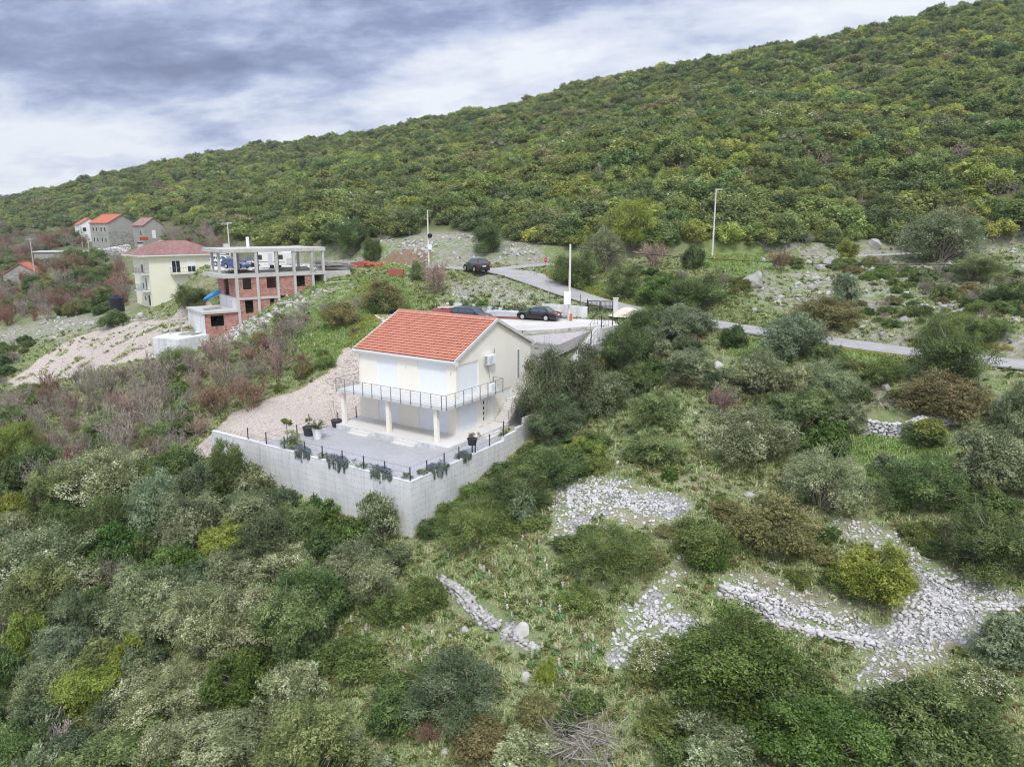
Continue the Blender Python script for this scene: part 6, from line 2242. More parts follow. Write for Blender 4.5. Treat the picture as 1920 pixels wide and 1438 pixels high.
def area(poly):
    return 0.5 * abs(sum(poly[i][0] * poly[(i + 1) % len(poly)][1] - poly[(i + 1) % len(poly)][0] * poly[i][1] for i in range(len(poly))))


def edge_dist(x, y, poly):
    best = np.full(x.shape, 1e9)
    for i in range(len(poly)):
        x0, y0 = poly[i][:2]
        dx, dy = poly[(i + 1) % len(poly)][0] - x0, poly[(i + 1) % len(poly)][1] - y0
        t = np.clip(((x - x0) * dx + (y - y0) * dy) / (dx * dx + dy * dy + 1e-12), 0, 1)
        best = np.minimum(best, np.hypot(x - x0 - t * dx, y - y0 - t * dy))
    return best


def rubble(name, poly, dens, s0, s1, mound, seed, label, mat='fieldstone', spill=0.5):
    r = np.random.default_rng(seed)
    n = int(area(poly) * dens)
    q = sample_poly(poly, n, r)
    ed = edge_dist(q[:, 0], q[:, 1], poly)
    keep = r.random(n) < np.clip(0.15 + ed / 1.0 + fbm(q[:, 0] / 1.1 + seed, q[:, 1] / 1.1, 3) * 1.3, 0, 1)
    q, ed = q[keep], ed[keep]
    q = q + r.normal(0, spill, q.shape) * (ed < 0.8)[:, None]
    size = s0 + (s1 - s0) * r.random(len(q)) ** 2.2
    lift = mound * np.clip(ed / 1.1, 0, 1) * (1 + 0.25 * fbm(q[:, 0], q[:, 1]))
    z = hz(q[:, 0], q[:, 1]) + lift + r.uniform(-0.4, 0.25, len(q)) * size
    o = link(name, stones_mesh(name, np.c_[q, z], size, M[mat], seed))
    return tag(o, label, kind='stuff')


rubble('stone_rubble', STONY[0], 95, 0.04, 0.15, 0.06, 1, 'field of loose grey stones below the thicket right of the wall')
rubble('stone_rubble', STONY[1], 80, 0.04, 0.19, 0.08, 2, 'forked spill of loose grey stones in the middle of the meadow')
rubble('stone_rubble', STONY[2], 90, 0.04, 0.16, 0.10, 3, 'band of grey stones between the fork and the long stone strip')
rubble('stone_rubble', STONY[3], 95, 0.04, 0.15, 0.10, 4, 'long winding strip of grey stones on the right')
rubble('stone_rubble', STONY[4], 70, 0.04, 0.15, 0.05, 5, 'tail of loose grey stones running down to the front bushes')
rubble('stone_rubble', GRAVEL[0], 7, 0.03, 0.13, 0.0, 6, 'crushed pinkish limestone fill left of the house', 'pinkstone')
rubble('stone_rubble', px_poly([(1160, 850), (1195, 830), (1210, 860), (1180, 880)]), 14, 0.07, 0.2, 0.05, 7, 'small spill of stones by the low dark bush')
rubble('stone_rubble', px_poly([(1280, 770), (1320, 765), (1310, 800), (1275, 810)]), 12, 0.07, 0.22, 0.05, 8, 'small patch of pale stones under the pinkish bare bush')
rubble('stone_rubble', px_poly([(585, 720), (625, 690), (655, 645), (690, 650), (690, 725), (640, 745)]), 24, 0.04, 0.17, 0.03, 9, 'coarse pale rubble heaped against the left wall of the house', 'pinkstone')
rubble('stone_rubble', GRAVEL[1], 3, 0.04, 0.22, 0.0, 14, 'stones strewn over the pale dirt track below the yellow house', 'pinkstone')
rubble('stone_rubble', GRAVEL[2], 3, 0.04, 0.25, 0.0, 15, 'stones strewn over the excavated slope under the annexe', 'pinkstone')
rubble('stone_rubble', px_poly([(395, 640), (450, 612), (520, 575), (560, 560), (560, 575), (470, 625), (420, 655)]), 14, 0.06, 0.3, 0.1, 10, 'grey rubble strip along the foot of the brick walls')
# scattered stones of the rocky banks
r = np.random.default_rng(21)
pos, size = [], []
for poly, n, smax in ((SCREE[0], 1500, 0.5), (SCREE[1], 900, 0.22), (SCREE[2], 900, 0.45), (SCREE[3], 500, 0.35), (SCREE[4], 1300, 0.45)):
    q = sample_poly(poly, n * 3, r)
    k = fbm(q[:, 0] / 3.5 + 3, q[:, 1] / 3.5, 3) + r.normal(0, 0.10, len(q)) > 0.10
    q = q[k][:n]
    s_ = 0.06 + (smax - 0.06) * r.random(len(q)) ** 3
    pos.append(np.c_[q, hz(q[:, 0], q[:, 1]) + s_ * 0.15])
    size.append(s_)
pos, size = np.concatenate(pos), np.concatenate(size)
dr, _ = line_dist(pos[:, 0], pos[:, 1], ROADL)
dr2, _ = line_dist(pos[:, 0], pos[:, 1], ROAD2L)
k = (dr > 2.5) & (dr2 > 2.2) & (poly_dist(pos[:, 0], pos[:, 1], PARK_POLY) > 0.4)
tag(link('loose_stones', stones_mesh('loose_stones', pos[k], size[k], M['palestone'], 22)), 'loose pale stones strewn over the rocky banks', kind='stuff')
def rock_mesh(s_, seed):
    r = np.random.default_rng(seed)
    v, f = ICV, ICF
    for _ in range(2):
        ve, fe, md = list(v), [], {}
        for a, b, c in f:
            m3 = []
            for u, w2 in ((a, b), (b, c), (c, a)):
                k = (min(u, w2), max(u, w2))
                if k not in md:
                    ve.append(unit(v[u] + v[w2]))
                    md[k] = len(ve) - 1
                m3.append(md[k])
            fe += [(a, m3[0], m3[2]), (b, m3[1], m3[0]), (c, m3[2], m3[1]), tuple(m3)]
        v, f = np.array(ve), np.array(fe)
    q = v * np.array([1.0, r.uniform(.65, .9), r.uniform(.8, 1.05)])
    for _ in range(16):
        n_ = unit(r.normal(0, 1, 3))
        d_ = r.uniform(0.42, 0.8)
        t_ = q @ n_
        q = q - np.where(t_ > d_, t_ - d_, 0)[:, None] * n_ * 0.92
    g = fbm(q[:, 0] * 3 + q[:, 2] * 2 + seed, q[:, 1] * 3 - q[:, 2] * 2, 4)
    q = q * (1 + 0.28 * g)[:, None]
    return np_mesh('boulder', q * s_ * 1.15, f, M['palestone'], np.full(len(f), r.uniform(0.3, 0.8)))


# boulders one can tell apart
BOUL = [(1413, 538, 24, 'big grey boulder lying in the bank above the lower road'), (1553, 497, 17, 'tall pale double boulder beside the upper lane'), (1535, 505, 10, 'smaller boulder leaning on the tall pale one'),
        (1496, 535, 9, 'pointed rock in the bank right of the big boulder'), (1520, 542, 10, 'group leader rock among bank stones near the grey bush'), (1695, 605, 10, 'pale rock on the bank below the bluish shrub'),
        (1640, 462, 14, 'pale rock face at the foot of the hill scrub'), (1415, 585, 8, 'small pale rock above the road verge'), (1880, 632, 12, 'upright rock beside the road at the right edge'),
        (977, 1185, 17, 'largest pale block at the lower end of the little stone wall'), (986, 1275, 13, 'lone pale block in the meadow right of the round bush'), (873, 1185, 10, 'pale stone between the little wall and the round bush'),
        (846, 1192, 8, 'smaller pale stone left of the round bush top'), (1450, 1060, 8, 'pale stone among heather left of the lime rounded bush'), (1040, 1190, 7, 'low stone in the meadow right of the little wall'),
        (835, 1412, 9, 'pale stone at the bottom edge by the rusty twigs'), (818, 1425, 7, 'second pale stone at the bottom edge'), (845, 1400, 6, 'small upper stone at the bottom edge'),
        (1370, 955, 8, 'pale stone by the yellow flowers'), (1380, 975, 7, 'tilted stone under the yellow flowers'), (1405, 930, 10, 'whitish stone in the dark heather patch'), (1660, 730, 11, 'grey stone in the grass under the roadside bushes'), (1345, 690, 12, 'flat pale rock slab in the bare earth'), (775, 362, 14, 'white rock outcrop in the hill scrub'), (1280, 560, 7, 'small rock at the foot of the long dark shrub')]
for k, (px, py, hw_, lb) in enumerate(BOUL):
    p = gnd(px, py)
    d_ = proj(p)[2]
    s_ = hw_ * d_ / FPX
    me_ = rock_mesh(s_, 200 + k)
    tag(link('boulder', me_, None, (p[0], p[1], p[2] + s_ * 0.2)), lb, 'boulder')


def dry_wall(pts, hgt, thick, label, seed, s=0.2, mat='fieldstone', base=-0.1):
    r = np.random.default_rng(seed)
    pos, size, rz = [], [], []
    L = smooth_line([np.array([*p[:2], 0.0]) for p in pts], s * 0.8)
    cum = np.r_[0, np.cumsum(np.hypot(*np.diff(L[:, :2], axis=0).T))]
    for row in range(int(hgt / (s * 0.62)) + 1):
        for side in (-1, 0, 1):
            d_ = r.uniform(0, s)
            while d_ < cum[-1]:
                x, y = np.interp(d_, cum, L[:, 0]), np.interp(d_, cum, L[:, 1])
                tx = np.array([np.interp(min(d_ + 0.2, cum[-1]), cum, L[:, 0]) - np.interp(max(d_ - 0.2, 0), cum, L[:, 0]), np.interp(min(d_ + 0.2, cum[-1]), cum, L[:, 1]) - np.interp(max(d_ - 0.2, 0), cum, L[:, 1])])
                tx = tx / (np.linalg.norm(tx) + 1e-9)
                topz = hgt * (0.75 + 0.5 * vnoise(np.array([d_ * 0.5 + seed]), np.array([1.0]))[0])
                z = base + row * s * 0.62
                sz = s * r.uniform(0.55, 0.85) * (1.2 if r.random() < 0.1 else 1)
                if z < topz:
                    off = side * thick * 0.5 * (1 - 0.2 * row * s / max(hgt, 0.1))
                    pos.append((x - tx[1] * off + r.normal(0, 0.03), y + tx[0] * off + r.normal(0, 0.03), z + float(hz(x, y)) + r.normal(0, 0.02)))
                    size.append(sz)
                    rz.append(math.atan2(tx[1], tx[0]))
                d_ += sz * r.uniform(1.35, 1.7)
    o = link('dry_stone_wall', stones_mesh('dry_stone_wall', np.array(pos), np.array(size), M[mat], seed, 0.16, np.array(rz)))
    return tag(o, label, 'wall')


g2 = lambda *ps: [gnd(*p) for p in ps]
dry_wall(g2((1600, 800), (1640, 812), (1690, 815), (1740, 800), (1790, 793)), 0.95, 0.5, 'dry stone terrace wall of grey stones behind the little green hollow on the right', 31, 0.24)
dry_wall(g2((1350, 1110), (1395, 1118), (1440, 1150), (1460, 1172)), 0.45, 0.55, 'curved dry stone wall end left of the band of stones', 32, 0.24)
dry_wall(g2((1458, 1172), (1540, 1190), (1600, 1200), (1655, 1214)), 0.40, 0.55, 'straight dry stone wall along the lower side of the stone band', 33, 0.23)
dry_wall(g2((1680, 1195), (1705, 1150), (1730, 1110), (1800, 1135), (1900, 1138)), 0.28, 0.7, 'broad dry stone wall in the winding strip at the right', 34, 0.23)
dry_wall(g2((825, 1090), (855, 1108), (880, 1130), (900, 1155), (935, 1180)), 0.4, 0.55, 'little tumbled wall of pale blocks crossing the meadow', 35, 0.3, 'palestone')
dry_wall(g2((945, 1180), (975, 1200), (1010, 1218)), 0.2, 0.4, 'last few stones of the tumbled wall ending at the bare earth', 36, 0.26, 'palestone')
dry_wall([atY(130, 478, 196), atY(165, 482, 198), atY(205, 478, 200), atY(245, 476, 202)], 1.8, 0.8, 'grey dry stone terrace wall below the far stone house', 37, 0.55)
dry_wall([atY(197, 482, 190), atY(215, 492, 184), atY(240, 500, 178)], 1.6, 0.8, 'stone terrace wall curving down right of the far utility pole', 38, 0.5)
dry_wall([atY(285, 448, 205), atY(330, 440, 205), atY(360, 432, 208)], 1.3, 0.8, 'low stone wall running right from the grey cottage', 39, 0.55)

# ------------------------------------------------------------------ plants
PL = []          # every plant: kind, variant, position, sx, sz, rotation, label, hand placed
prng = np.random.default_rng(77)
WORD = {'holm': 'dusky dark green', 'olive': 'olive green', 'greygreen': 'silvery grey green', 'pale': 'pale grey green', 'dark': 'dark green', 'green': 'glossy green', 'yellow': 'yellow green', 'macchia': 'low mossy green',
        'brown': 'brownish green', 'heath': 'white flowering', 'broom': 'yellow flowering', 'blue': 'bluish green', 'twig': 'bare grey', 'redtwig': 'bare reddish', 'pinktwig': 'bare pinkish', 'whitetwig': 'bare bleached'}
BARE = ('twig', 'redtwig', 'pinktwig', 'whitetwig')


def plant(kind, cx, cy, w_, h_, label=None, tree=False, short=None):
    al = PITCH + math.atan((cy - 719) / FPX)
    Hp = max(0.42 * w_, (h_ - 0.75 * w_ * math.sin(max(al, 0))) / math.cos(al))
    p = gnd(cx, cy + Hp * 0.46 * math.cos(al))
    d_ = proj(p)[2]
    v = pick(kind, w_ * 0.5 * d_ / FPX, prng)
    me_, rx, hh = PROTO[kind][v]
    sx = w_ * 0.5 * d_ / FPX / rx
    sz = Hp * d_ / FPX / hh
    PL.append(dict(kind=kind, v=v, p=p, sx=sx * 1.04, sz=min(max(sz, sx * 0.5), sx * 1.9), rz=prng.uniform(0, 6.28), label=label, hand=True, tree=tree, px=w_, short=short, rad=w_ * 0.5 * d_ / FPX))


HAND = [
    # front right
    ('green', 1390, 1268, 300, 200, 'big glossy dark green laurel bush in the front, right of the meadow', 1, 'the big glossy laurel'),
    ('green', 1560, 1395, 250, 150, 'wide mid green bush at the bottom edge in front of the laurel', 1, 'the wide bottom bush'),
    ('greygreen', 1365, 1395, 150, 120, 'feathery grey green bush at the bottom edge below the laurel', 0, 'the feathery bottom bush'),
    ('heath', 1222, 1245, 95, 90, 'white plumed tree heath at the left flank of the glossy laurel', 0, 'the plumed heath'),
    ('macchia', 1262, 1225, 90, 70, 'small dark green bush tucked between the plumed heath and the laurel', 0, 'the tucked small bush'),
    ('heath', 1307, 1372, 52, 72, 'small tree heath with white flower spikes below the laurel', 0, 'the small spiked heath'),
    ('dark', 1750, 1362, 240, 150, 'large dark olive bush in the bottom right corner area below the stone tail', 1, 'the bottom right bush'),
    ('yellow', 1640, 1072, 145, 130, 'rounded lime green bush standing alone above the stone band', 0, 'the lone lime bush'),
    ('dark', 1852, 1015, 190, 150, 'broad dark thicket bush at the right edge above the stone strip', 0, 'the right edge thicket'),
    ('blue', 1885, 1205, 120, 120, 'dark bluish bush at the right edge below the stone strip', 0, 'the bluish edge bush'),
    ('heath', 1838, 1290, 110, 90, 'white flowering heath in the lower right by the bluish bush', 0, 'the lower right heath'),
    ('macchia', 1150, 1035, 170, 100, 'low mossy green bush mass directly below the field of loose stones', 0, 'the mossy bush mass'),
    ('macchia', 1310, 1012, 140, 70, 'low spreading green bush right of the field of loose stones', 0, 'the low spreading bush'),
    ('green', 1335, 1050, 70, 46, 'small bright bush at the head of the forked stone spill', 0, 'the small bright bush'),
    ('brown', 1450, 985, 180, 130, 'wide dark brownish bush in the centre of the right hand slope', 0, 'the wide brownish bush'),
    ('macchia', 1086, 1125, 78, 52, 'small dark cushion bush in the meadow left of the forked stones', 0, 'the cushion bush'),
    ('greygreen', 1540, 895, 165, 150, 'tall rounded grey green bush in the middle of the right hand slope', 1, 'the tall rounded bush'),
    ('dark', 1725, 905, 170, 130, 'dark green spreading bush below the dry terrace wall', 0, 'the bush below the terrace wall'),
    ('greygreen', 1862, 862, 150, 140, 'big grey green bush at the right edge above the dark thicket', 0, 'the grey edge bush'),
    ('green', 1552, 828, 85, 80, 'deep green upright bush left of the green hollow', 0, 'the upright hollow bush'),
    ('pale', 1408, 815, 180, 130, 'wide olive bush with pale tips in the middle of the right slope', 0, 'the pale tipped bush'),
    ('greygreen', 1420, 705, 110, 85, 'rounded grey green bush below the road, first of the row', 1, 'the first roadside bush'),
    ('greygreen', 1545, 715, 130, 95, 'large grey green bush below the road, beside the red twigs', 1, 'the second roadside bush'),
    ('pale', 1490, 722, 76, 84, 'yellowish bush squeezed between two grey green roadside bushes', 0, 'the squeezed yellowish bush'),
    ('blue', 1480, 640, 120, 85, 'bluish green bush overlapping the lower road', 1, 'the road overlapping bush'),
    ('redtwig', 1530, 622, 60, 60, 'rusty leafless shrub at the edge of the lower road', 0, 'the rusty road shrub'),
    ('olive', 1485, 782, 130, 100, 'slender stemmed green bush above the pale tipped bush', 0, 'the slender bush'),
    ('dark', 1775, 672, 145, 120, 'large dark rounded tree bush hiding a stretch of the lower road', 1, 'the big road hiding bush'),
    ('brown', 1770, 742, 170, 55, 'low brown scrub at the foot of the big roadside bush', 0, 'the low brown scrub'),
    ('greygreen', 1895, 772, 90, 105, 'silvery bush at the right edge under the road', 0, 'the silvery edge bush'),
    ('broom', 1738, 812, 85, 62, 'yellow flowering broom on the dry terrace wall', 0, 'the flowering broom'),
    ('broom', 1850, 910, 60, 50, 'yellow flowering broom at the right edge among grey bushes', 0, 'the edge broom'),
    ('olive', 1232, 775, 105, 85, 'round olive bush right of the big tree by the house', 0, 'the round olive bush'),
    ('olive', 1225, 838, 115, 80, 'dense dark olive bush below the round olive bush', 0, 'the dense olive bush'),
    ('holm', 1020, 735, 130, 150, 'big spreading olive tree right against the stairs of the house', 1, 'the big house olive'),
    ('holm', 1085, 725, 130, 140, 'right half companion of the big olive tree beside the house', 1, 'the companion olive'),
    ('holm', 1040, 785, 120, 100, 'lower front olive tree at the foot of the big one by the house', 1, 'the lower front olive'),
    ('greygreen', 1140, 740, 90, 90, 'greyish shrub right of the companion olive tree', 0, 'the greyish shrub'),
    ('dark', 1170, 655, 110, 90, 'dark shrub covering the slope below the sand heap', 0, 'the sand heap shrub'),
    ('dark', 1215, 605, 110, 66, 'dark shrub along the road right of the sand heap, left one', 0, 'the left hedge shrub'),
    ('blue', 1285, 610, 110, 66, 'bluish dark shrub along the road right of the sand heap, right one', 0, 'the right hedge shrub'),
    ('redtwig', 1290, 640, 60, 40, 'rusty twig shrub in front of the bluish roadside shrub', 0, 'the rusty hedge twigs'),
    ('greygreen', 1295, 685, 105, 70, 'feathery silver bush in the upper part of the right slope', 0, 'the feathery silver bush'),
    ('redtwig', 1295, 712, 60, 44, 'reddish leafless shrub under the feathery silver bush', 0, 'the reddish shrub'),
    ('pinktwig', 1348, 745, 75, 85, 'pinkish leafless bush alone in the right hand slope', 0, 'the lone pinkish bush'),
    ('dark', 1375, 632, 55, 50, 'small brown green shrub standing before the lower road', 0, 'the small road shrub'),
    ('yellow', 1105, 848, 75, 60, 'small lime topped bush at the upper end of the wall thicket', 0, 'the lime topped bush'),
    ('dark', 1040, 872, 150, 80, 'dark bush in the thicket beside the wall', 0, 'the thicket bush'),
    ('dark', 975, 925, 150, 100, 'broad dark bush creeping along the side of the retaining wall', 0, 'the creeping wall bush'),
    ('blue', 980, 950, 60, 70, 'bluish bush in the middle of the wall thicket', 0, 'the bluish thicket bush'),
    ('macchia', 900, 980, 150, 60, 'low mossy bush at the foot of the side wall', 0, 'the mossy wall foot bush'),
    ('green', 1257, 888, 30, 30, 'tiny bright green bush in the grass', 0, 'the tiny bright bush'),
    ('holm', 862, 1295, 195, 165, 'large round dusky green bush at the bottom centre', 1, 'the big round bush'),
    ('yellow', 1022, 1258, 38, 66, 'narrow yellow green pillar bush by the bare earth', 0, 'the pillar bush'),
    ('dark', 745, 1330, 110, 110, 'dark green bush left of the rusty twigs at the bottom', 0, 'the bottom dark bush'),
    ('redtwig', 803, 1375, 62, 72, 'rusty orange twig shrub at the bottom centre', 0, 'the rusty twig shrub'),
    ('brown', 905, 1390, 120, 80, 'brownish bush at the bottom edge right of the rusty twigs', 0, 'the brownish bottom bush'),
    ('pale', 985, 1420, 130, 70, 'pale bush at the bottom edge left of the brush pile', 0, 'the pale bottom bush'),
    ('macchia', 740, 1140, 120, 60, 'bright mossy bush mass in the meadow left part', 0, 'the left mossy mass'),
    ('macchia', 660, 1230, 110, 50, 'second bright mossy bush lower left in the meadow', 0, 'the lower mossy mass'),
    ('macchia', 800, 1115, 80, 70, 'mossy bush just left of the tumbled wall top', 0, 'the wall top bush'),
    # front left
    ('pale', 95, 1062, 220, 190, 'huge pale grey green oak at the left edge', 1, 'the huge left oak'),
    ('pale', 150, 1088, 120, 100, 'pale leaved oak crown in front of the huge left oak', 1, 'the pale oak crown'),
    ('green', 215, 1035, 105, 110, 'vivid green glossy tree in the left thicket', 1, 'the vivid green tree'),
    ('greygreen', 295, 1140, 150, 170, 'tall pale topped oak in the middle of the left thicket', 1, 'the tall pale oak'),
    ('pale', 385, 1165, 170, 170, 'broad pale oak right of the tall pale one', 1, 'the broad pale oak'),
    ('pale', 492, 1170, 135, 150, 'straw tinted oak at the right end of the pale row', 1, 'the straw tinted oak'),
    ('yellow', 175, 1300, 130, 120, 'brightest yellow green tree in the lower left', 1, 'the bright yellow tree'),
    ('yellow', 238, 1245, 62, 100, 'narrow lime crown above the bright yellow tree', 1, 'the narrow lime crown'),
    ('whitetwig', 108, 1375, 110, 120, 'bleached leafless tree at the lower left', 1, 'the bleached tree'),
    ('yellow', 68, 1205, 75, 110, 'yellow green tree near the left edge above the bright one', 1, 'the left lime tree'),
    ('blue', 130, 1225, 110, 110, 'blue grey tree between two lime trees at the left', 1, 'the blue grey tree'),
    ('pale', 318, 1300, 190, 130, 'dusky oak below the pale row', 1, 'the dusky oak'),
    ('green', 452, 1275, 120, 120, 'green bush below the straw tinted oak', 1, 'the green bush'),
    ('greygreen', 425, 1395, 180, 110, 'grey green oak at the bottom edge left of centre', 1, 'the bottom grey oak'),
    ('whitetwig', 545, 1405, 95, 70, 'bleached twiggy bush at the bottom edge', 0, 'the bleached bush'),
    ('olive', 250, 1395, 150, 100, 'green bush at the bottom edge below the bright yellow tree', 0, 'the bottom green bush'),
    ('dark', 22, 1250, 60, 110, 'dark green tree cut by the left edge', 1, 'the cut dark tree'),
    ('blue', 300, 960, 110, 130, 'tall blue green tree left of the retaining wall', 1, 'the tall blue tree'),
    ('greygreen', 385, 965, 90, 100, 'grey green tree right of the tall blue tree', 1, 'the grey tree'),
    ('yellow', 425, 1025, 110, 100, 'olive yellow tree in the thicket below the wall', 1, 'the olive yellow tree'),
    ('holm', 470, 950, 85, 70, 'olive tree just below the wall face', 1, 'the wall olive'),
    ('olive', 565, 985, 100, 100, 'grey olive tree below the middle of the wall', 1, 'the middle wall olive'),
    ('green', 638, 1005, 80, 70, 'bright leafy tree in front of the wall', 1, 'the bright wall tree'),
    ('greygreen', 712, 985, 85, 110, 'thin grey tree in front of the sharp wall corner', 1, 'the corner tree'),
    ('greygreen', 655, 1070, 130, 110, 'spreading grey tree below the sharp wall corner', 1, 'the spreading grey tree'),
    ('holm', 725, 1055, 90, 80, 'low olive bush below the sharp wall corner', 0, 'the corner olive bush'),
    ('pale', 545, 1060, 110, 90, 'pale tree in the thicket centre', 1, 'the thicket pale tree'),
    ('pale', 205, 895, 175, 140, 'large pale olive tree at the left, upper part of the thicket', 1, 'the large pale olive'),
    ('twig', 100, 895, 130, 120, 'purplish leafless tree beside the large pale olive', 1, 'the purplish bare tree'),
    ('yellow', 38, 845, 100, 110, 'mossy green tree at the left edge of the upper thicket', 1, 'the upper left tree'),
    ('olive', 35, 790, 80, 70, 'dark olive bush at the left edge', 0, 'the left olive bush'),
    ('yellow', 35, 960, 90, 90, 'lime green tree at the left edge above the huge oak', 1, 'the left edge lime'),
    ('dark', 430, 880, 85, 120, 'dark upright tree hiding the left part of the retaining wall', 1, 'the dark wall tree'),
    ('olive', 330, 868, 48, 75, 'yellowish slim bush left of the dark wall tree', 0, 'the slim bush'),
    ('dark', 355, 800, 60, 50, 'dark ivy bush on the bank left of the wall end', 0, 'the bank ivy bush'),
    ('redtwig', 470, 735, 90, 90, 'rusty leafless shrub above the pink gravel edge', 0, 'the gravel edge shrub'),
    ('redtwig', 410, 745, 90, 90, 'second rusty leafless shrub left of the gravel', 0, 'the second gravel shrub'),
    ('twig', 545, 610, 90, 70, 'grey leafless bush on the green slope below the brick walls', 0, 'the slope bare bush'),
    ('brown', 640, 590, 80, 50, 'brown thorny bush on the green slope', 0, 'the thorny bush'),
    ('dark', 718, 570, 50, 44, 'dark round bush behind the roof ridge', 0, 'the roof ridge bush'),
    ('pinktwig', 820, 517, 85, 75, 'rounded pinkish bare bush at the road bend beside the brown suv', 0, 'the road bend bush'),
    ('olive', 785, 510, 34, 36, 'small olive bush left of the pinkish bare bush', 0, 'the small bend bush'),
    ('brown', 720, 555, 90, 50, 'brown brushwood between the timber and the parking', 0, 'the brushwood'),
    # middle distance right
    ('greygreen', 1130, 472, 85, 85, 'tall grey olive tree behind the stop sign', 1, 'the stop sign olive'),
    ('dark', 1078, 508, 105, 66, 'dark dense shrub right of the stop sign', 0, 'the stop sign shrub'),
    ('olive', 1165, 528, 70, 60, 'olive shrub at the right end of the dark stop sign shrub', 0, 'the shrub end'),
    ('yellow', 1185, 425, 105, 85, 'yellow green tree above the upper lane', 1, 'the lane lime tree'),
    ('pinktwig', 1230, 475, 90, 60, 'pinkish bare bush by the upper lane', 0, 'the lane bare bush'),
    ('dark', 1300, 478, 42, 60, 'small dark conical shrub left of the lamp post', 0, 'the lamp post shrub'),
    ('greygreen', 1757, 445, 155, 100, 'great silver olive tree above the upper lane on the right', 1, 'the great silver olive'),
    ('redtwig', 1463, 485, 52, 54, 'round reddish bare bush between lamp post and boulders', 0, 'the round reddish bush'),
    ('dark', 915, 447, 66, 58, 'dark shrub on the scree above the brown suv', 0, 'the scree shrub'),
    ('dark', 1300, 548, 140, 56, 'long dark shrub on the bank above the road', 0, 'the long bank shrub'),
    ('green', 1240, 545, 80, 50, 'green shrub at the left end of the long bank shrub', 0, 'the bank end shrub'),
    ('blue', 1585, 548, 52, 64, 'bluish little tree in the rocky bank', 1, 'the bluish little tree'),
    ('brown', 1540, 590, 120, 48, 'brown green scrub under the bluish little tree', 0, 'the bank scrub'),
    ('macchia', 1775, 615, 120, 42, 'low rounded dark bush on the bank near the road', 0, 'the low bank bush'),
    ('macchia', 1850, 620, 80, 40, 'low greyish bush right of the rounded bank bush', 0, 'the greyish bank bush'),
    ('yellow', 1590, 470, 40, 34, 'small yellow green shrub by the tall pale boulder', 0, 'the boulder shrub'),
    ('olive', 1830, 505, 110, 34, 'low olive scrub along the right bank', 0, 'the right bank scrub'),
    ('dark', 1895, 550, 60, 50, 'dark scrub at the right edge of the bank', 0, 'the right edge scrub'),
    ('dark', 660, 448, 70, 60, 'deep green tree behind the brick heap', 1, 'the brick heap tree'),
    ('dark', 698, 468, 40, 40, 'small conical evergreen right of the deep green tree', 0, 'the conical evergreen'),
    ('dark', 360, 558, 72, 44, 'dark bush against the yellow house', 0, 'the yellow house bush'),
    ('dark', 215, 598, 50, 34, 'dark shrub in front of the black water tank', 0, 'the tank shrub'),
]
for k, cx, cy, w_, h_, lb, tr, sh in HAND:
    plant(k, cx, cy, w_, h_, lb, bool(tr), sh)
NHAND = len(PL)


def zone(pts, spacing, kinds, size, seed, where, world=False, hscale=1.0, lumps=None):
    """fill a stretch of slope with plants at least `spacing` apart"""
    r = np.random.default_rng(seed)
    poly = pts if world else px_poly(pts)
    n = int(area(poly) / spacing ** 2 * 5)
    q = sample_poly(poly, max(n, 10), r)
    if lumps is not None:
        q = q[fbm(q[:, 0] / lumps[0] + seed, q[:, 1] / lumps[0], 3) > lumps[1]]
    if not len(q):
        return
    dr, _ = line_dist(q[:, 0], q[:, 1], ROADL)
    dr2, _ = line_dist(q[:, 0], q[:, 1], ROAD2L)
    lx, ly = to_h(q[:, 0], q[:, 1])
    ok = (dr > (8.0 if 'below the road' in where else 3.6)) & (dr2 > 3.0) & (poly_dist(q[:, 0], q[:, 1], PARK_POLY) > 1.5) & ~((lx > -10.6) & (lx < 22) & (ly > -4.6) & (ly < 19 if not world else ly < 19))
    for sp in GRAVEL:
        ok &= poly_dist(q[:, 0], q[:, 1], sp) > 0.8
    for sp in STONY:
        ok &= poly_dist(q[:, 0], q[:, 1], sp) > 0.6
    q = q[ok]
    names = list(kinds)
    wts = np.array([kinds[k] for k in names], float)
    grid = {}
    cell = spacing
    for p_ in PL:
        grid.setdefault((int(p_['p'][0] // cell), int(p_['p'][1] // cell)), []).append((p_['p'][0], p_['p'][1], p_['rad'] * 0.72))
    for x, y in q:
        s_ = size[0] + (size[1] - size[0]) * r.random() ** 1.4
        gx, gy = int(x // cell), int(y // cell)
        bad = False
        for a in range(gx - 2, gx + 3):
            for b in range(gy - 2, gy + 3):
                for (u, v_, rr) in grid.get((a, b), ()):
                    if (u - x) ** 2 + (v_ - y) ** 2 < max(spacing * 0.62, rr + s_ * 0.35) ** 2:
                        bad = True
        if bad:
            continue
        k = names[r.choice(len(names), p=wts / wts.sum())]
        v = pick(k, s_, r)
        z = float(hz(x, y))
        p = np.array([x, y, z])
        me_, rx, hh = PROTO[k][v]
        sx = s_ / rx
        d_ = max(proj(p)[2], 1)
        PL.append(dict(kind=k, v=v, p=p, sx=sx, sz=sx * hscale * r.uniform(0.8, 1.2), rz=r.uniform(0, 6.28), label=None, hand=False, tree=False, px=2 * s_ * FPX / d_, where=where, rad=s_))
        grid.setdefault((gx, gy), []).append((x, y, s_ * 0.72))


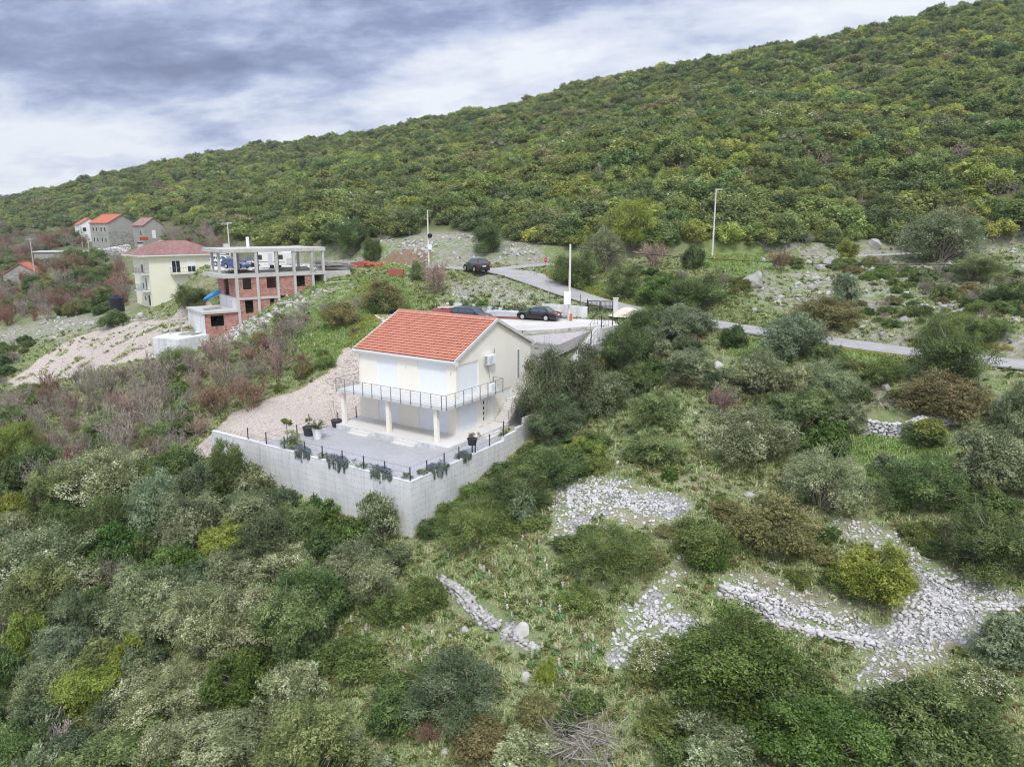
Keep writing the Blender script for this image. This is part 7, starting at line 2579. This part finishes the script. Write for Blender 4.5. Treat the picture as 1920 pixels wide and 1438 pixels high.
zone([(-120, 870), (330, 905), (470, 935), (560, 945), (640, 965), (755, 1015), (745, 1110), (620, 1190), (600, 1290), (575, 1500), (-120, 1500)], 1.9,
     {'pale': .16, 'greygreen': .13, 'holm': .22, 'olive': .14, 'dark': .16, 'yellow': .05, 'green': .05, 'macchia': .05, 'twig': .04}, (1.35, 2.6), 1, 'in the thicket below the retaining wall', hscale=1.2)
zone([(-80, 790), (90, 748), (330, 692), (520, 660), (545, 700), (440, 765), (370, 835), (330, 895), (-80, 880)], 1.6,
     {'twig': .62, 'pinktwig': .2, 'redtwig': .09, 'olive': .05, 'dark': .06, 'macchia': .03}, (1.3, 2.6), 2, 'among the leafless bushes left of the gravel fill')
zone([(430, 650), (520, 600), (640, 570), (715, 590), (660, 650), (600, 700), (540, 735), (440, 745)], 2.7,
     {'brown': .3, 'twig': .3, 'macchia': .2, 'redtwig': .2}, (0.6, 1.3), 3, 'on the green slope below the unfinished house', lumps=(7, -0.02))
zone([(-80, 500), (120, 490), (235, 505), (240, 560), (225, 590), (150, 592), (0, 615), (-80, 640)], 3.1,
     {'redtwig': .22, 'brown': .2, 'dark': .26, 'olive': .12, 'twig': .2}, (1.2, 2.4), 4, 'on the shrubby slope left of the yellow house')
zone([(-80, 640), (0, 640), (60, 650), (30, 700), (90, 730), (-80, 770)], 2.8, {'dark': .3, 'twig': .3, 'macchia': .4}, (0.7, 1.5), 14, 'at the left edge below the rocky path')
zone([(0, 428), (120, 440), (160, 468), (60, 478), (0, 500)], 4.2, {'twig': .35, 'redtwig': .25, 'dark': .2, 'olive': .2}, (1.5, 3), 5, 'round the far stone houses')
zone([(300, 445), (420, 430), (440, 490), (330, 478)], 3.6, {'twig': .5, 'pinktwig': .2, 'macchia': .3}, (1.2, 2.4), 15, 'behind the yellow house')
zone([(1170, 505), (1340, 505), (1500, 490), (1920, 470), (2050, 480), (2050, 680), (1920, 668), (1560, 622), (1330, 590), (1190, 562)], 2.6,
     {'macchia': .34, 'dark': .2, 'brown': .2, 'olive': .16, 'twig': .1}, (0.5, 1.5), 6, 'on the rocky bank between the two roads', hscale=0.8, lumps=(8, 0.02))
zone([(1145, 620), (1260, 650), (1400, 648), (1560, 662), (1920, 722), (2060, 740), (2060, 1010), (1920, 1000), (1620, 950), (1420, 900), (1300, 870), (1180, 860), (1130, 790), (1120, 700)], 2.6,
     {'greygreen': .28, 'holm': .1, 'olive': .2, 'dark': .12, 'macchia': .14, 'brown': .06, 'pale': .08, 'twig': .02}, (0.8, 1.9), 7, 'on the right hand slope below the road', lumps=(6, -0.01))
zone([(1000, 835), (1100, 815), (1140, 880), (1050, 895), (1040, 985), (900, 1018), (785, 1018), (860, 930), (940, 870)], 1.25,
     {'dark': .5, 'macchia': .42, 'brown': .08}, (0.9, 1.6), 8, 'in the thicket along the side of the retaining wall', hscale=0.85)
zone([(1040, 1010), (1250, 985), (1320, 1000), (1290, 1050), (1200, 1120), (1120, 1110), (1060, 1060)], 1.8, {'macchia': .6, 'brown': .2, 'dark': .2}, (0.5, 1.1), 9, 'in the low scrub below the field of stones', hscale=0.8)
zone([(1300, 930), (1560, 940), (1560, 1010), (1700, 1060), (1560, 1110), (1380, 1060), (1340, 1000)], 1.9, {'macchia': .45, 'brown': .35, 'dark': .2}, (0.5, 1.2), 10, 'in the heather around the wide brownish bush', hscale=0.75, lumps=(5, -0.06))
zone([(1700, 1000), (1920, 1060), (2080, 1060), (2080, 1110), (1920, 1100), (1780, 1070)], 1.8, {'macchia': .4, 'dark': .4, 'brown': .2}, (0.7, 1.3), 11, 'above the winding stone strip')
zone([(590, 1290), (760, 1290), (1000, 1340), (1160, 1330), (1240, 1290), (1320, 1340), (1500, 1330), (1640, 1350), (1860, 1240), (2060, 1200), (2060, 1520), (540, 1520)], 1.9,
     {'macchia': .25, 'dark': .2, 'brown': .2, 'olive': .2, 'greygreen': .15}, (0.6, 1.4), 12, 'along the bottom edge of the slope', hscale=0.85, lumps=(5, -0.10))
zone([(600, 1180), (760, 1100), (820, 1180), (800, 1290), (700, 1290), (600, 1290)], 2.2, {'macchia': .7, 'brown': .3}, (0.5, 1.0), 13, 'in the left part of the meadow', hscale=0.7, lumps=(4, 0.0))
zone([(640, 500), (760, 480), (850, 470), (900, 490), (780, 495)], 3.0, {'brown': .4, 'twig': .3, 'macchia': .3}, (0.6, 1.3), 16, 'on the scree above the road bend', lumps=(7, 0.04))

# nearest named neighbour gives each filling plant its description
hands = [q for q in PL if q.get('short')]
HX_ = np.array([q['p'][:2] for q in hands])
GROUPW = lambda q: 'bushes ' + q['where']
NSMALL = {}
for q in PL:
    if q['hand']:
        continue
    dd = ((HX_ - q['p'][:2]) ** 2).sum(1)
    i = int(np.argmin(dd))
    a, b = proj(q['p']), proj(hands[i]['p'])
    dx, dy = a[0] - b[0], (a[1] - b[1]) * 1.6
    rel = ('right of' if dx > 0 else 'left of') if abs(dx) > abs(dy) else ('in front of' if dy > 0 else 'behind')
    far_ = '' if dd[i] < (2.0 * (hands[i]['rad'] + q['rad'])) ** 2 else 'some way '
    base = '%s %s %s%s %s' % (WORD[q['kind']], 'bush', far_, rel, hands[i]['short'])
    q['label'] = base

KEEP_LEAFY, KEEP_BARE = 296, 120
leafy = sorted([q for q in PL if q['kind'] not in BARE and not q['hand']], key=lambda q: -q['px'])
bare = sorted([q for q in PL if q['kind'] in BARE and not q['hand']], key=lambda q: -q['px'])
def inframe(q):
    a = proj(q['p'])
    return -60 < a[0] < 1980 and -20 < a[1] < 1560
nl = sum(1 for q in PL if q['hand'] and q['kind'] not in BARE)
nb = sum(1 for q in PL if q['hand'] and q['kind'] in BARE)
indiv = [q for q in PL if q['hand']] + [q for q in leafy if inframe(q)][:KEEP_LEAFY - nl] + [q for q in bare if inframe(q)][:KEEP_BARE - nb]
ids = set(id(q) for q in indiv)
rest = [q for q in PL if id(q) not in ids]
seen_lb = {}
for q in indiv:
    seen_lb.setdefault(q['label'], []).append(q)
for lb, qs in seen_lb.items():
    if len(qs) > 1:                       # tell the few remaining doubles apart by size
        qs.sort(key=lambda q: -q['rad'])
        for j, q in enumerate(qs):
            q['label'] = (('larger ', 'smaller ')[j] if len(qs) == 2 else ('largest ', 'middling ', 'smallest ')[min(j, 2)]) + lb
for q in indiv:
    me_, rx, hh = PROTO[q['kind']][q['v']]
    loc = (q['p'][0], q['p'][1], q['p'][2] - 0.05)
    bare_ = q['kind'] in BARE
    grp = 'bushes and trees placed over the slope' if q['hand'] else GROUPW(q)
    if q['tree'] and not bare_:
        o = empty('tree', loc, q['rz'], q['label'], 'tree', grp)
        link('crown', me_, o, (0, 0, 0.10 * q['sz']), 0, (q['sx'], q['sx'], q['sz']))
        link('trunk', TRUNKS[q['v'] % 3], o, (0, 0, 0), 0, (q['rad'] / 2.9, q['rad'] / 2.9, q['sz'] * hh / 3.3))
    else:
        o = link('leafless_shrub' if bare_ else 'shrub', me_, None, loc, q['rz'], (q['sx'], q['sx'], q['sz']))
        tag(o, q['label'], 'bush', grp)
print('plants', len(PL), 'individual', len(indiv), 'rest', len(rest))


# ------------------------------------------------------------------ masses that nobody could count
def scatter(name, protos, pos, rot, scl, idx, label):
    """ONE object: points that a geometry node group turns into plants"""
    me_ = bpy.data.meshes.new(name)
    me_.vertices.add(len(pos))
    me_.vertices.foreach_set('co', np.asarray(pos, np.float32).ravel())
    for nm, typ, dat in (('rot', 'FLOAT_VECTOR', rot), ('scl', 'FLOAT_VECTOR', scl)):
        a_ = me_.attributes.new(nm, typ, 'POINT')
        a_.data.foreach_set('vector', np.asarray(dat, np.float32).ravel())
    a_ = me_.attributes.new('idx', 'INT', 'POINT')
    a_.data.foreach_set('value', np.asarray(idx, np.int32))
    o = link(name, me_)
    ng = bpy.data.node_groups.new(name, 'GeometryNodeTree')
    ng.interface.new_socket('Geometry', in_out='INPUT', socket_type='NodeSocketGeometry')
    ng.interface.new_socket('Geometry', in_out='OUTPUT', socket_type='NodeSocketGeometry')
    N_ = ng.nodes
    gi, go = N_.new('NodeGroupInput'), N_.new('NodeGroupOutput')
    col = bpy.data.collections.new(name + '_kinds')
    for i, m_ in enumerate(protos):
        po = bpy.data.objects.new('%s_kind_%02d' % (name, i), m_)
        col.objects.link(po)
    ci = N_.new('GeometryNodeCollectionInfo')
    ci.inputs['Collection'].default_value = col
    ci.inputs['Separate Children'].default_value = True
    ci.inputs['Reset Children'].default_value = True
    def attr(nm, typ):
        n_ = N_.new('GeometryNodeInputNamedAttribute')
        n_.data_type = typ
        n_.inputs['Name'].default_value = nm
        return n_.outputs[0]
    ip = N_.new('GeometryNodeInstanceOnPoints')
    ip.inputs['Pick Instance'].default_value = True
    e2r = N_.new('FunctionNodeEulerToRotation')
    L_ = ng.links
    L_.new(gi.outputs[0], ip.inputs['Points'])
    L_.new(ci.outputs[0], ip.inputs['Instance'])
    L_.new(attr('idx', 'INT'), ip.inputs['Instance Index'])
    L_.new(attr('rot', 'FLOAT_VECTOR'), e2r.inputs[0])
    L_.new(e2r.outputs[0], ip.inputs['Rotation'])
    L_.new(attr('scl', 'FLOAT_VECTOR'), ip.inputs['Scale'])
    L_.new(ip.outputs[0], go.inputs[0])
    md = o.modifiers.new('plants', 'NODES')
    md.node_group = ng
    return tag(o, label, kind='stuff')


# scrub of the hill: simpler plants with larger leaf sprays
FARK = []
HILL = {'macchia': leaf_mat('hill macchia leaf', S('#49572f', '#68763f', '#868f54', '#a2a86a'), gain=1.6, jit=0.24), 'dark': leaf_mat('hill evergreen leaf', S('#3e4c2e', '#57673e', '#727f51', '#8d9568'), gain=1.52, jit=0.24),
        'yellow': leaf_mat('hill lime leaf', S('#5c6932', '#7b8640', '#98a053', '#b1b66e'), gain=1.52, jit=0.2), 'green': leaf_mat('hill green leaf', S('#42562e', '#5a713c', '#778d53', '#94a46e'), gain=1.52, jit=0.2),
        'brown': leaf_mat('hill dry leaf', S('#54573a', '#717149', '#8f8b5f', '#a89d75'), gain=1.6)}
for i, (k, w8) in enumerate([('macchia', 7), ('macchia', 7), ('dark', 4), ('dark', 3), ('yellow', 1.3), ('yellow', 1.3), ('green', 2.0), ('olive', 2.6), ('brown', 1.0), ('pale', 0.8), ('heath', 0.9), ('macchia', 3)]):
    big = dict(rx=2.4, h=2.9, clumps=50, leaves=6500, ll=0.24, lw=0.125, updir=0.65, ragged=0.32, clump_r=(0.28, 0.46), sprig=0.35)
    if k == 'heath':
        big.update(top=0.16)
    FARK.append((crown_mesh('far_' + k, HILL.get(k, LM[k]), 300 + i, **big), w8, k))
for i, k in enumerate(('twig', 'pinktwig')):
    FARK.append((twig_mesh('far_' + k, LM[k], 330 + i, 2.3, 3.2, 9, 3, 3, 0.05, 0.45, 0.2, 0.022), (1.0, 0.3)[i], k))
r = np.random.default_rng(91)
pts = []
ngen = 140000
ya = 100 + 560 * r.random(ngen) ** 0.8
ta = np.tan(np.radians(r.uniform(-41, 41, ngen)))
xa = ya * ta
za = hz(xa, ya)
pq = np.array([xa, ya, za])
d_ = ya * CP - za * SP_
u_ = ya * SP_ + za * CP
ppx, ppy = 960 + FPX * xa / d_, 719 - FPX * u_ / d_
# lower limit of the wooded hill in the view, left to right
lowlim = np.interp(ppx, [-300, 0, 130, 310, 420, 560, 700, 800, 860, 960, 1050, 1180, 1300, 1420, 1560, 1660, 1840, 1920, 2300], [440, 438, 425, 420, 440, 470, 455, 425, 420, 440, 460, 478, 470, 462, 455, 455, 462, 440, 430])
lowlim = lowlim + fbm(xa / 9, ya / 9) * 24
ok = (ppy < lowlim) & (ya > 104) & ((ya > 238) | (ppx < 95) | (ppx > 330)) & ((ya > 150) | (ppx > 440))
dr2, _ = line_dist(xa[ok], ya[ok], ROAD2L)
xa, ya, za, ppx, ppy = [a[ok][dr2 > 4.0] for a in (xa, ya, za, ppx, ppy)]
grid = {}
keep = []
for i in range(len(xa)):
    sp = 1.4 + 1.3 * r.random() ** 2 + 0.0028 * ya[i]
    c = 4.0
    gx, gy = int(xa[i] // c), int(ya[i] // c)
    if any((xa[j] - xa[i]) ** 2 + (ya[j] - ya[i]) ** 2 < sp * sp for a in (gx - 1, gx, gx + 1) for b in (gy - 1, gy, gy + 1) for j in grid.get((a, b), ())):
        continue
    grid.setdefault((gx, gy), []).append(i)
    keep.append(i)
keep = np.array(keep)
xa, ya, za, ppx, ppy = [a[keep] for a in (xa, ya, za, ppx, ppy)]
nk = len(keep)
wts = np.array([f[1] for f in FARK], float)
# drifts of one kind: a slow noise moves the choice along the list
base_w = np.tile(wts, (nk, 1))
yl = fbm(xa / 26 + 5, ya / 26, 3)
tw = fbm(xa / 22 + 50, ya / 22 + 9, 3) + np.where(ppx < 850, 0.16, 0)
for i, f in enumerate(FARK):
    if f[2] in ('yellow', 'green'):
        base_w[:, i] *= np.clip(1 + 6 * yl + (ppx - 900) / 900, 0.15, 4)
    if f[2] in ('twig', 'pinktwig'):
        base_w[:, i] *= np.clip(0.7 + 9 * tw, 0.08, 8)
cw = np.cumsum(base_w, 1)
idx = (r.random(nk)[:, None] * cw[:, -1:] > cw).sum(1)
s_ = np.clip(0.98 * np.exp(r.normal(0, 0.36, nk)), 0.42, 2.2) * (0.95 + 0.4 * fbm(xa / 30, ya / 30))
pos = [np.c_[xa, ya, za - 0.2]]
rot = [np.c_[np.zeros(nk), np.zeros(nk), r.uniform(0, 6.28, nk)]]
scl = [np.c_[s_, s_, s_ ** 0.7 * r.uniform(0.7, 1.2, nk)]]
idxs = [idx]
print('hill scrub', nk)
scatter('hillside_scrub', [f[0] for f in FARK], np.concatenate(pos), np.concatenate(rot), np.concatenate(scl), np.concatenate(idxs), 'dense evergreen scrub covering the whole hillside')
# undergrowth filling the gaps of the nearer thickets
if rest:
    kk = sorted(set((q['kind'], q['v']) for q in rest))
    scatter('thicket_undergrowth', [PROTO[k][v][0] for k, v in kk], [q['p'] - np.array([0, 0, 0.05]) for q in rest], [(0, 0, q['rz']) for q in rest], [(q['sx'], q['sx'], q['sz']) for q in rest],
            [kk.index((q['kind'], q['v'])) for q in rest], 'small scrub filling the gaps of the slope')


# grass
def tuft(seed, n, h, spread, ll, mat, lean=0.5, wd=0.018):
    r = np.random.default_rng(seed)
    V, F, ti = [], [], []
    for i in range(n):
        a = r.uniform(0, 6.28)
        b0 = np.array([r.normal(0, spread), r.normal(0, spread), -0.02])
        d_ = np.array([math.cos(a), math.sin(a), 0])
        L_ = h * r.uniform(0.5, 1.15)
        le = lean * r.uniform(0.3, 1.4)
        s_ = np.array([-d_[1], d_[0], 0]) * wd * r.uniform(0.7, 1.4)
        m_ = b0 + d_ * L_ * le * 0.35 + np.array([0, 0, L_ * 0.6])
        t_ = b0 + d_ * L_ * le + np.array([0, 0, L_ * (1.0 - 0.35 * le)])
        k = len(V)
        V += [b0 - s_, b0 + s_, m_ + s_ * 0.8, m_ - s_ * 0.8, t_ + s_ * 0.1, t_ - s_ * 0.1]
        F += [(k, k + 1, k + 2, k + 3), (k + 3, k + 2, k + 4, k + 5)]
        c = r.random()
        ti += [c, c]
    return np_mesh('tuft', V, F, mat, ti)


M['lushgrass'] = leaf_mat('lush grass', S('#5f7a3c', '#788f4e', '#94a668'), 0.25, 0.7, 0.15, 0.15)
TUFTS = [tuft(1, 26, 0.22, 0.12, 0, LM['grass'], 0.9), tuft(2, 22, 0.30, 0.10, 0, LM['grass'], 0.7), tuft(3, 30, 0.17, 0.16, 0, LM['grass'], 1.1), tuft(4, 24, 0.24, 0.12, 0, M['lushgrass'], 0.8),
         crown_mesh('herb', LM['macchia'], 401, 0.28, 0.25, 8, 120, 0.09, 0.045), crown_mesh('dry_herb', LM['brown'], 402, 0.28, 0.28, 8, 120, 0.09, 0.03, updir=0.9)]
r = np.random.default_rng(55)
n = 150000
yy_ = 20 + 92 * r.random(n) ** 0.85
xx_ = yy_ * np.tan(np.radians(r.uniform(-40, 40, n))) * 1.02
lu = mask(LUSH, 4, xx_, yy_)
ok = (mask(GRAVEL[:1], 0.5, xx_, yy_) < 0.3) & ((mask(GRAVEL[1:], 0.5, xx_, yy_) < 0.3) | (fbm(xx_ / 2.5 + 8, yy_ / 2.5, 3) > 0.12))
ok &= (mask(STONY, 0.4, xx_, yy_) < 0.25)
ok &= r.random(n) > mask(SCREE, 3, xx_, yy_) * 0.55
ok &= (fbm(xx_ / 3, yy_ / 3, 3) + r.normal(0, 0.18, n) > -0.12) | (lu > 0.4)
dr, _ = line_dist(xx_, yy_, ROADL[::2])
dr2, _ = line_dist(xx_, yy_, ROAD2L[::2])
lx, ly = to_h(xx_, yy_)
ok &= (dr > 2.5) & (dr2 > 2.0) & (poly_dist(xx_, yy_, PARK_POLY) > 0.3) & ~((lx > -9.6) & (lx < 21) & (ly > -3.6) & (ly < 12.6)) & (poly_dist(xx_, yy_, COURT) > 0.3)
xx_, yy_, lu = xx_[ok], yy_[ok], lu[ok]
n = len(xx_)
ix = r.choice([0, 1, 2, 4, 5], n, p=[.28, .22, .30, .12, .08])
ix = np.where(r.random(n) < lu * 0.75, 3, ix)
sc_ = r.uniform(0.7, 1.5, n)
print('grass', n)
scatter('meadow_grass', TUFTS, np.c_[xx_, yy_, hz(xx_, yy_)], np.c_[r.normal(0, .1, n), r.normal(0, .1, n), r.uniform(0, 6.28, n)], np.c_[sc_, sc_, sc_ * r.uniform(0.7, 1.2, n)], ix, 'short dry and green grass tufts on the slope')
# yellow wild flowers along the verge and on the green slope
fl = crown_mesh('flower', leaf_mat('yellow petals', S('#7f8f4a', '#a9a64c', '#c6bb5c'), 0.2, gain=1.1), 410, 0.3, 0.3, 8, 90, 0.06, 0.04)
qs = []
for poly, n in ((px_poly([(1016, 512), (1040, 525), (1160, 565), (1225, 588), (1180, 572), (1090, 545), (1030, 528)]), 500), (px_poly([(660, 610), (720, 590), (745, 600), (690, 660), (650, 650)]), 260), (px_poly([(1320, 478), (1440, 480), (1470, 495), (1340, 500)]), 160),
                (px_poly([(1400, 640), (1560, 646), (1700, 668), (1690, 676), (1500, 655)]), 220), (px_poly([(1700, 640), (1900, 655), (1900, 662), (1700, 650)]), 180), (px_poly([(650, 555), (690, 530), (720, 545), (690, 585)]), 140)):
    q = sample_poly(poly, n, r)
    d_, _ = line_dist(q[:, 0], q[:, 1], ROADL)
    qs.append(q[d_ > 2.5])
q = np.concatenate(qs)
n = len(q)
scatter('wild_flowers', [fl], np.c_[q, hz(q[:, 0], q[:, 1])], np.c_[np.zeros(n), np.zeros(n), r.uniform(0, 6.28, n)], np.repeat(r.uniform(0.6, 1.4, n)[:, None], 3, 1), np.zeros(n, int), 'yellow wild flowers along the verges')

# asphodels: one by one on the meadow
def asphodel(seed):
    r = np.random.default_rng(seed)
    V, F, ti = [], [], []
    for i in range(26):
        a = r.uniform(0, 6.28)
        d_ = np.array([math.cos(a), math.sin(a), 0])
        s_ = np.array([-d_[1], d_[0], 0]) * 0.022
        L_ = r.uniform(0.35, 0.6)
        k = len(V)
        m_ = d_ * L_ * 0.4 + np.array([0, 0, L_ * 0.55])
        t_ = d_ * L_ * 0.95 + np.array([0, 0, L_ * 0.35])
        V += [-s_, s_, m_ + s_, m_ - s_, t_ + s_ * .1, t_ - s_ * .1]
        F += [(k, k + 1, k + 2, k + 3), (k + 3, k + 2, k + 4, k + 5)]
        ti += [r.uniform(0, 0.55)] * 2
    lv = np_mesh('asphodel_leaves', V, F, LM['asphodel'], ti)
    segs = [(np.array([0, 0, 0.0]), np.array([0.03, 0, 0.9]), 0.014, 0.01)]
    V, F = stick_mesh(segs)
    n = 70
    z = r.uniform(0.55, 1.05, n)
    P = np.c_[r.normal(0, 0.045, n) + 0.03, r.normal(0, 0.045, n), z]
    Nn = unit(r.normal(0, 1, (n, 3)))
    T = unit(np.cross(Nn, r.normal(0, 1, (n, 3))))
    V2, F2 = leaf_quads(P, Nn, T, 0.085, 0.05)
    st = np_mesh('asphodel_stalk', np.r_[V, V2], np.r_[F, F2 + len(V)], LM['asphodel'], np.r_[np.full(len(F), 0.8), np.full(n, 1.0)])
    return lv, st


ASP = [asphodel(i) for i in range(3)]
r = np.random.default_rng(66)
ASPX = [((780, 1010), (900, 990), (1060, 1030), (1060, 1200), (960, 1190), (880, 1090)), ((620, 1170), (800, 1180), (880, 1230), (760, 1260), (640, 1250)), ((960, 1200), (1080, 1180), (1130, 1230), (1050, 1290), (960, 1280)),
        ((440, 640), (560, 620), (600, 650), (520, 690), (430, 680)), ((1180, 690), (1230, 690), (1240, 740), (1190, 745))]
ASPW = ['in the grass between the wall thicket and the tumbled stones', 'in the lower left part of the meadow', 'in the meadow right of the tumbled stones', 'on the green slope below the unfinished house', 'in the gap right of the companion olive tree']
for pi_, (poly, cnt) in enumerate(zip(ASPX, (26, 16, 16, 22, 8))):
    for q in sample_poly(px_poly(poly), cnt, r):
        lv, st_ = ASP[int(r.integers(3))]
        s_ = r.uniform(0.5, 0.85)
        o = empty('asphodel', (q[0], q[1], float(hz(q[0], q[1]))), r.uniform(0, 6.28), 'white flowering asphodel ' + ASPW[pi_], 'flower', 'asphodels ' + ASPW[pi_])
        link('leaf_rosette', lv, o, (0, 0, 0), 0, s_)
        link('flower_stalk', st_, o, (0, 0, 0), 0, s_)

# heaps of cut branches
def brush(px, py, w_, label, seed, n=150, hgt=0.5):
    r = np.random.default_rng(seed)
    p = gnd(px, py)
    rad = w_ * 0.5 * proj(p)[2] / FPX
    segs = []
    for i in range(n):
        a = r.uniform(0, 6.28)
        c = np.array([r.normal(0, rad * 0.4), r.normal(0, rad * 0.32), 0])
        zb = float(hz(p[0] + c[0], p[1] + c[1])) - p[2]
        L_ = r.uniform(0.6, 1.8)
        d_ = np.array([math.cos(a), math.sin(a), r.normal(0, 0.22)])
        c[2] = zb + r.uniform(0.05, hgt) * math.exp(-(c[0] ** 2 + c[1] ** 2) / rad ** 2)
        rr = r.uniform(0.008, 0.03)
        m_ = c + d_ * L_ * 0.5 + r.normal(0, 0.08, 3)
        e_ = c + d_ * L_ + r.normal(0, 0.15, 3)
        segs += [(c, m_, rr, rr * 0.8), (m_, e_, rr * 0.8, rr * 0.4)]
        for _ in range(3):
            b0 = c + (m_ - c) * r.random()
            segs.append((b0, b0 + unit(d_ + r.normal(0, 0.6, 3)) * L_ * 0.4, rr * 0.5, rr * 0.25))
    V, F = stick_mesh(segs)
    return tag(link('brush_pile', np_mesh('brush_pile', V, F, LM['whitetwig'], np.repeat(r.random(len(segs)), 3)), None, tuple(p)), label, 'brush pile')


brush(1085, 1400, 190, 'large heap of cut grey branches at the bottom edge', 1, 260, 0.8)
brush(1560, 805, 60, 'small bundle of dry sticks leaning by the terrace wall', 2, 60, 0.5)
brush(1650, 750, 90, 'dry fallen branches under the roadside bushes', 3, 60, 0.4)

# ------------------------------------------------------------------ air
hb = MB().box(float(GX[0]) - 20, float(GX[-1]) + 20, float(GY[0]) - 20, float(GY[-1]) + 20, float(HH.min()) - 3, max(float(HH.max()), 0) + 25)
m_hz = bpy.data.materials.new('haze')
m_hz.use_nodes = True
t = NT(m_hz.node_tree)
pv = t.n('ShaderNodeVolumePrincipled', {'Color': (*lin('#dfe6f0'), 1), 'Density': 0.0002, 'Anisotropy': 0.2})
t.t.links.new(pv.outputs[0], t.n('ShaderNodeOutputMaterial').inputs['Volume'])
tag(hb.build('haze', m_hz), 'thin pale haze over the far hillside', kind='stuff')
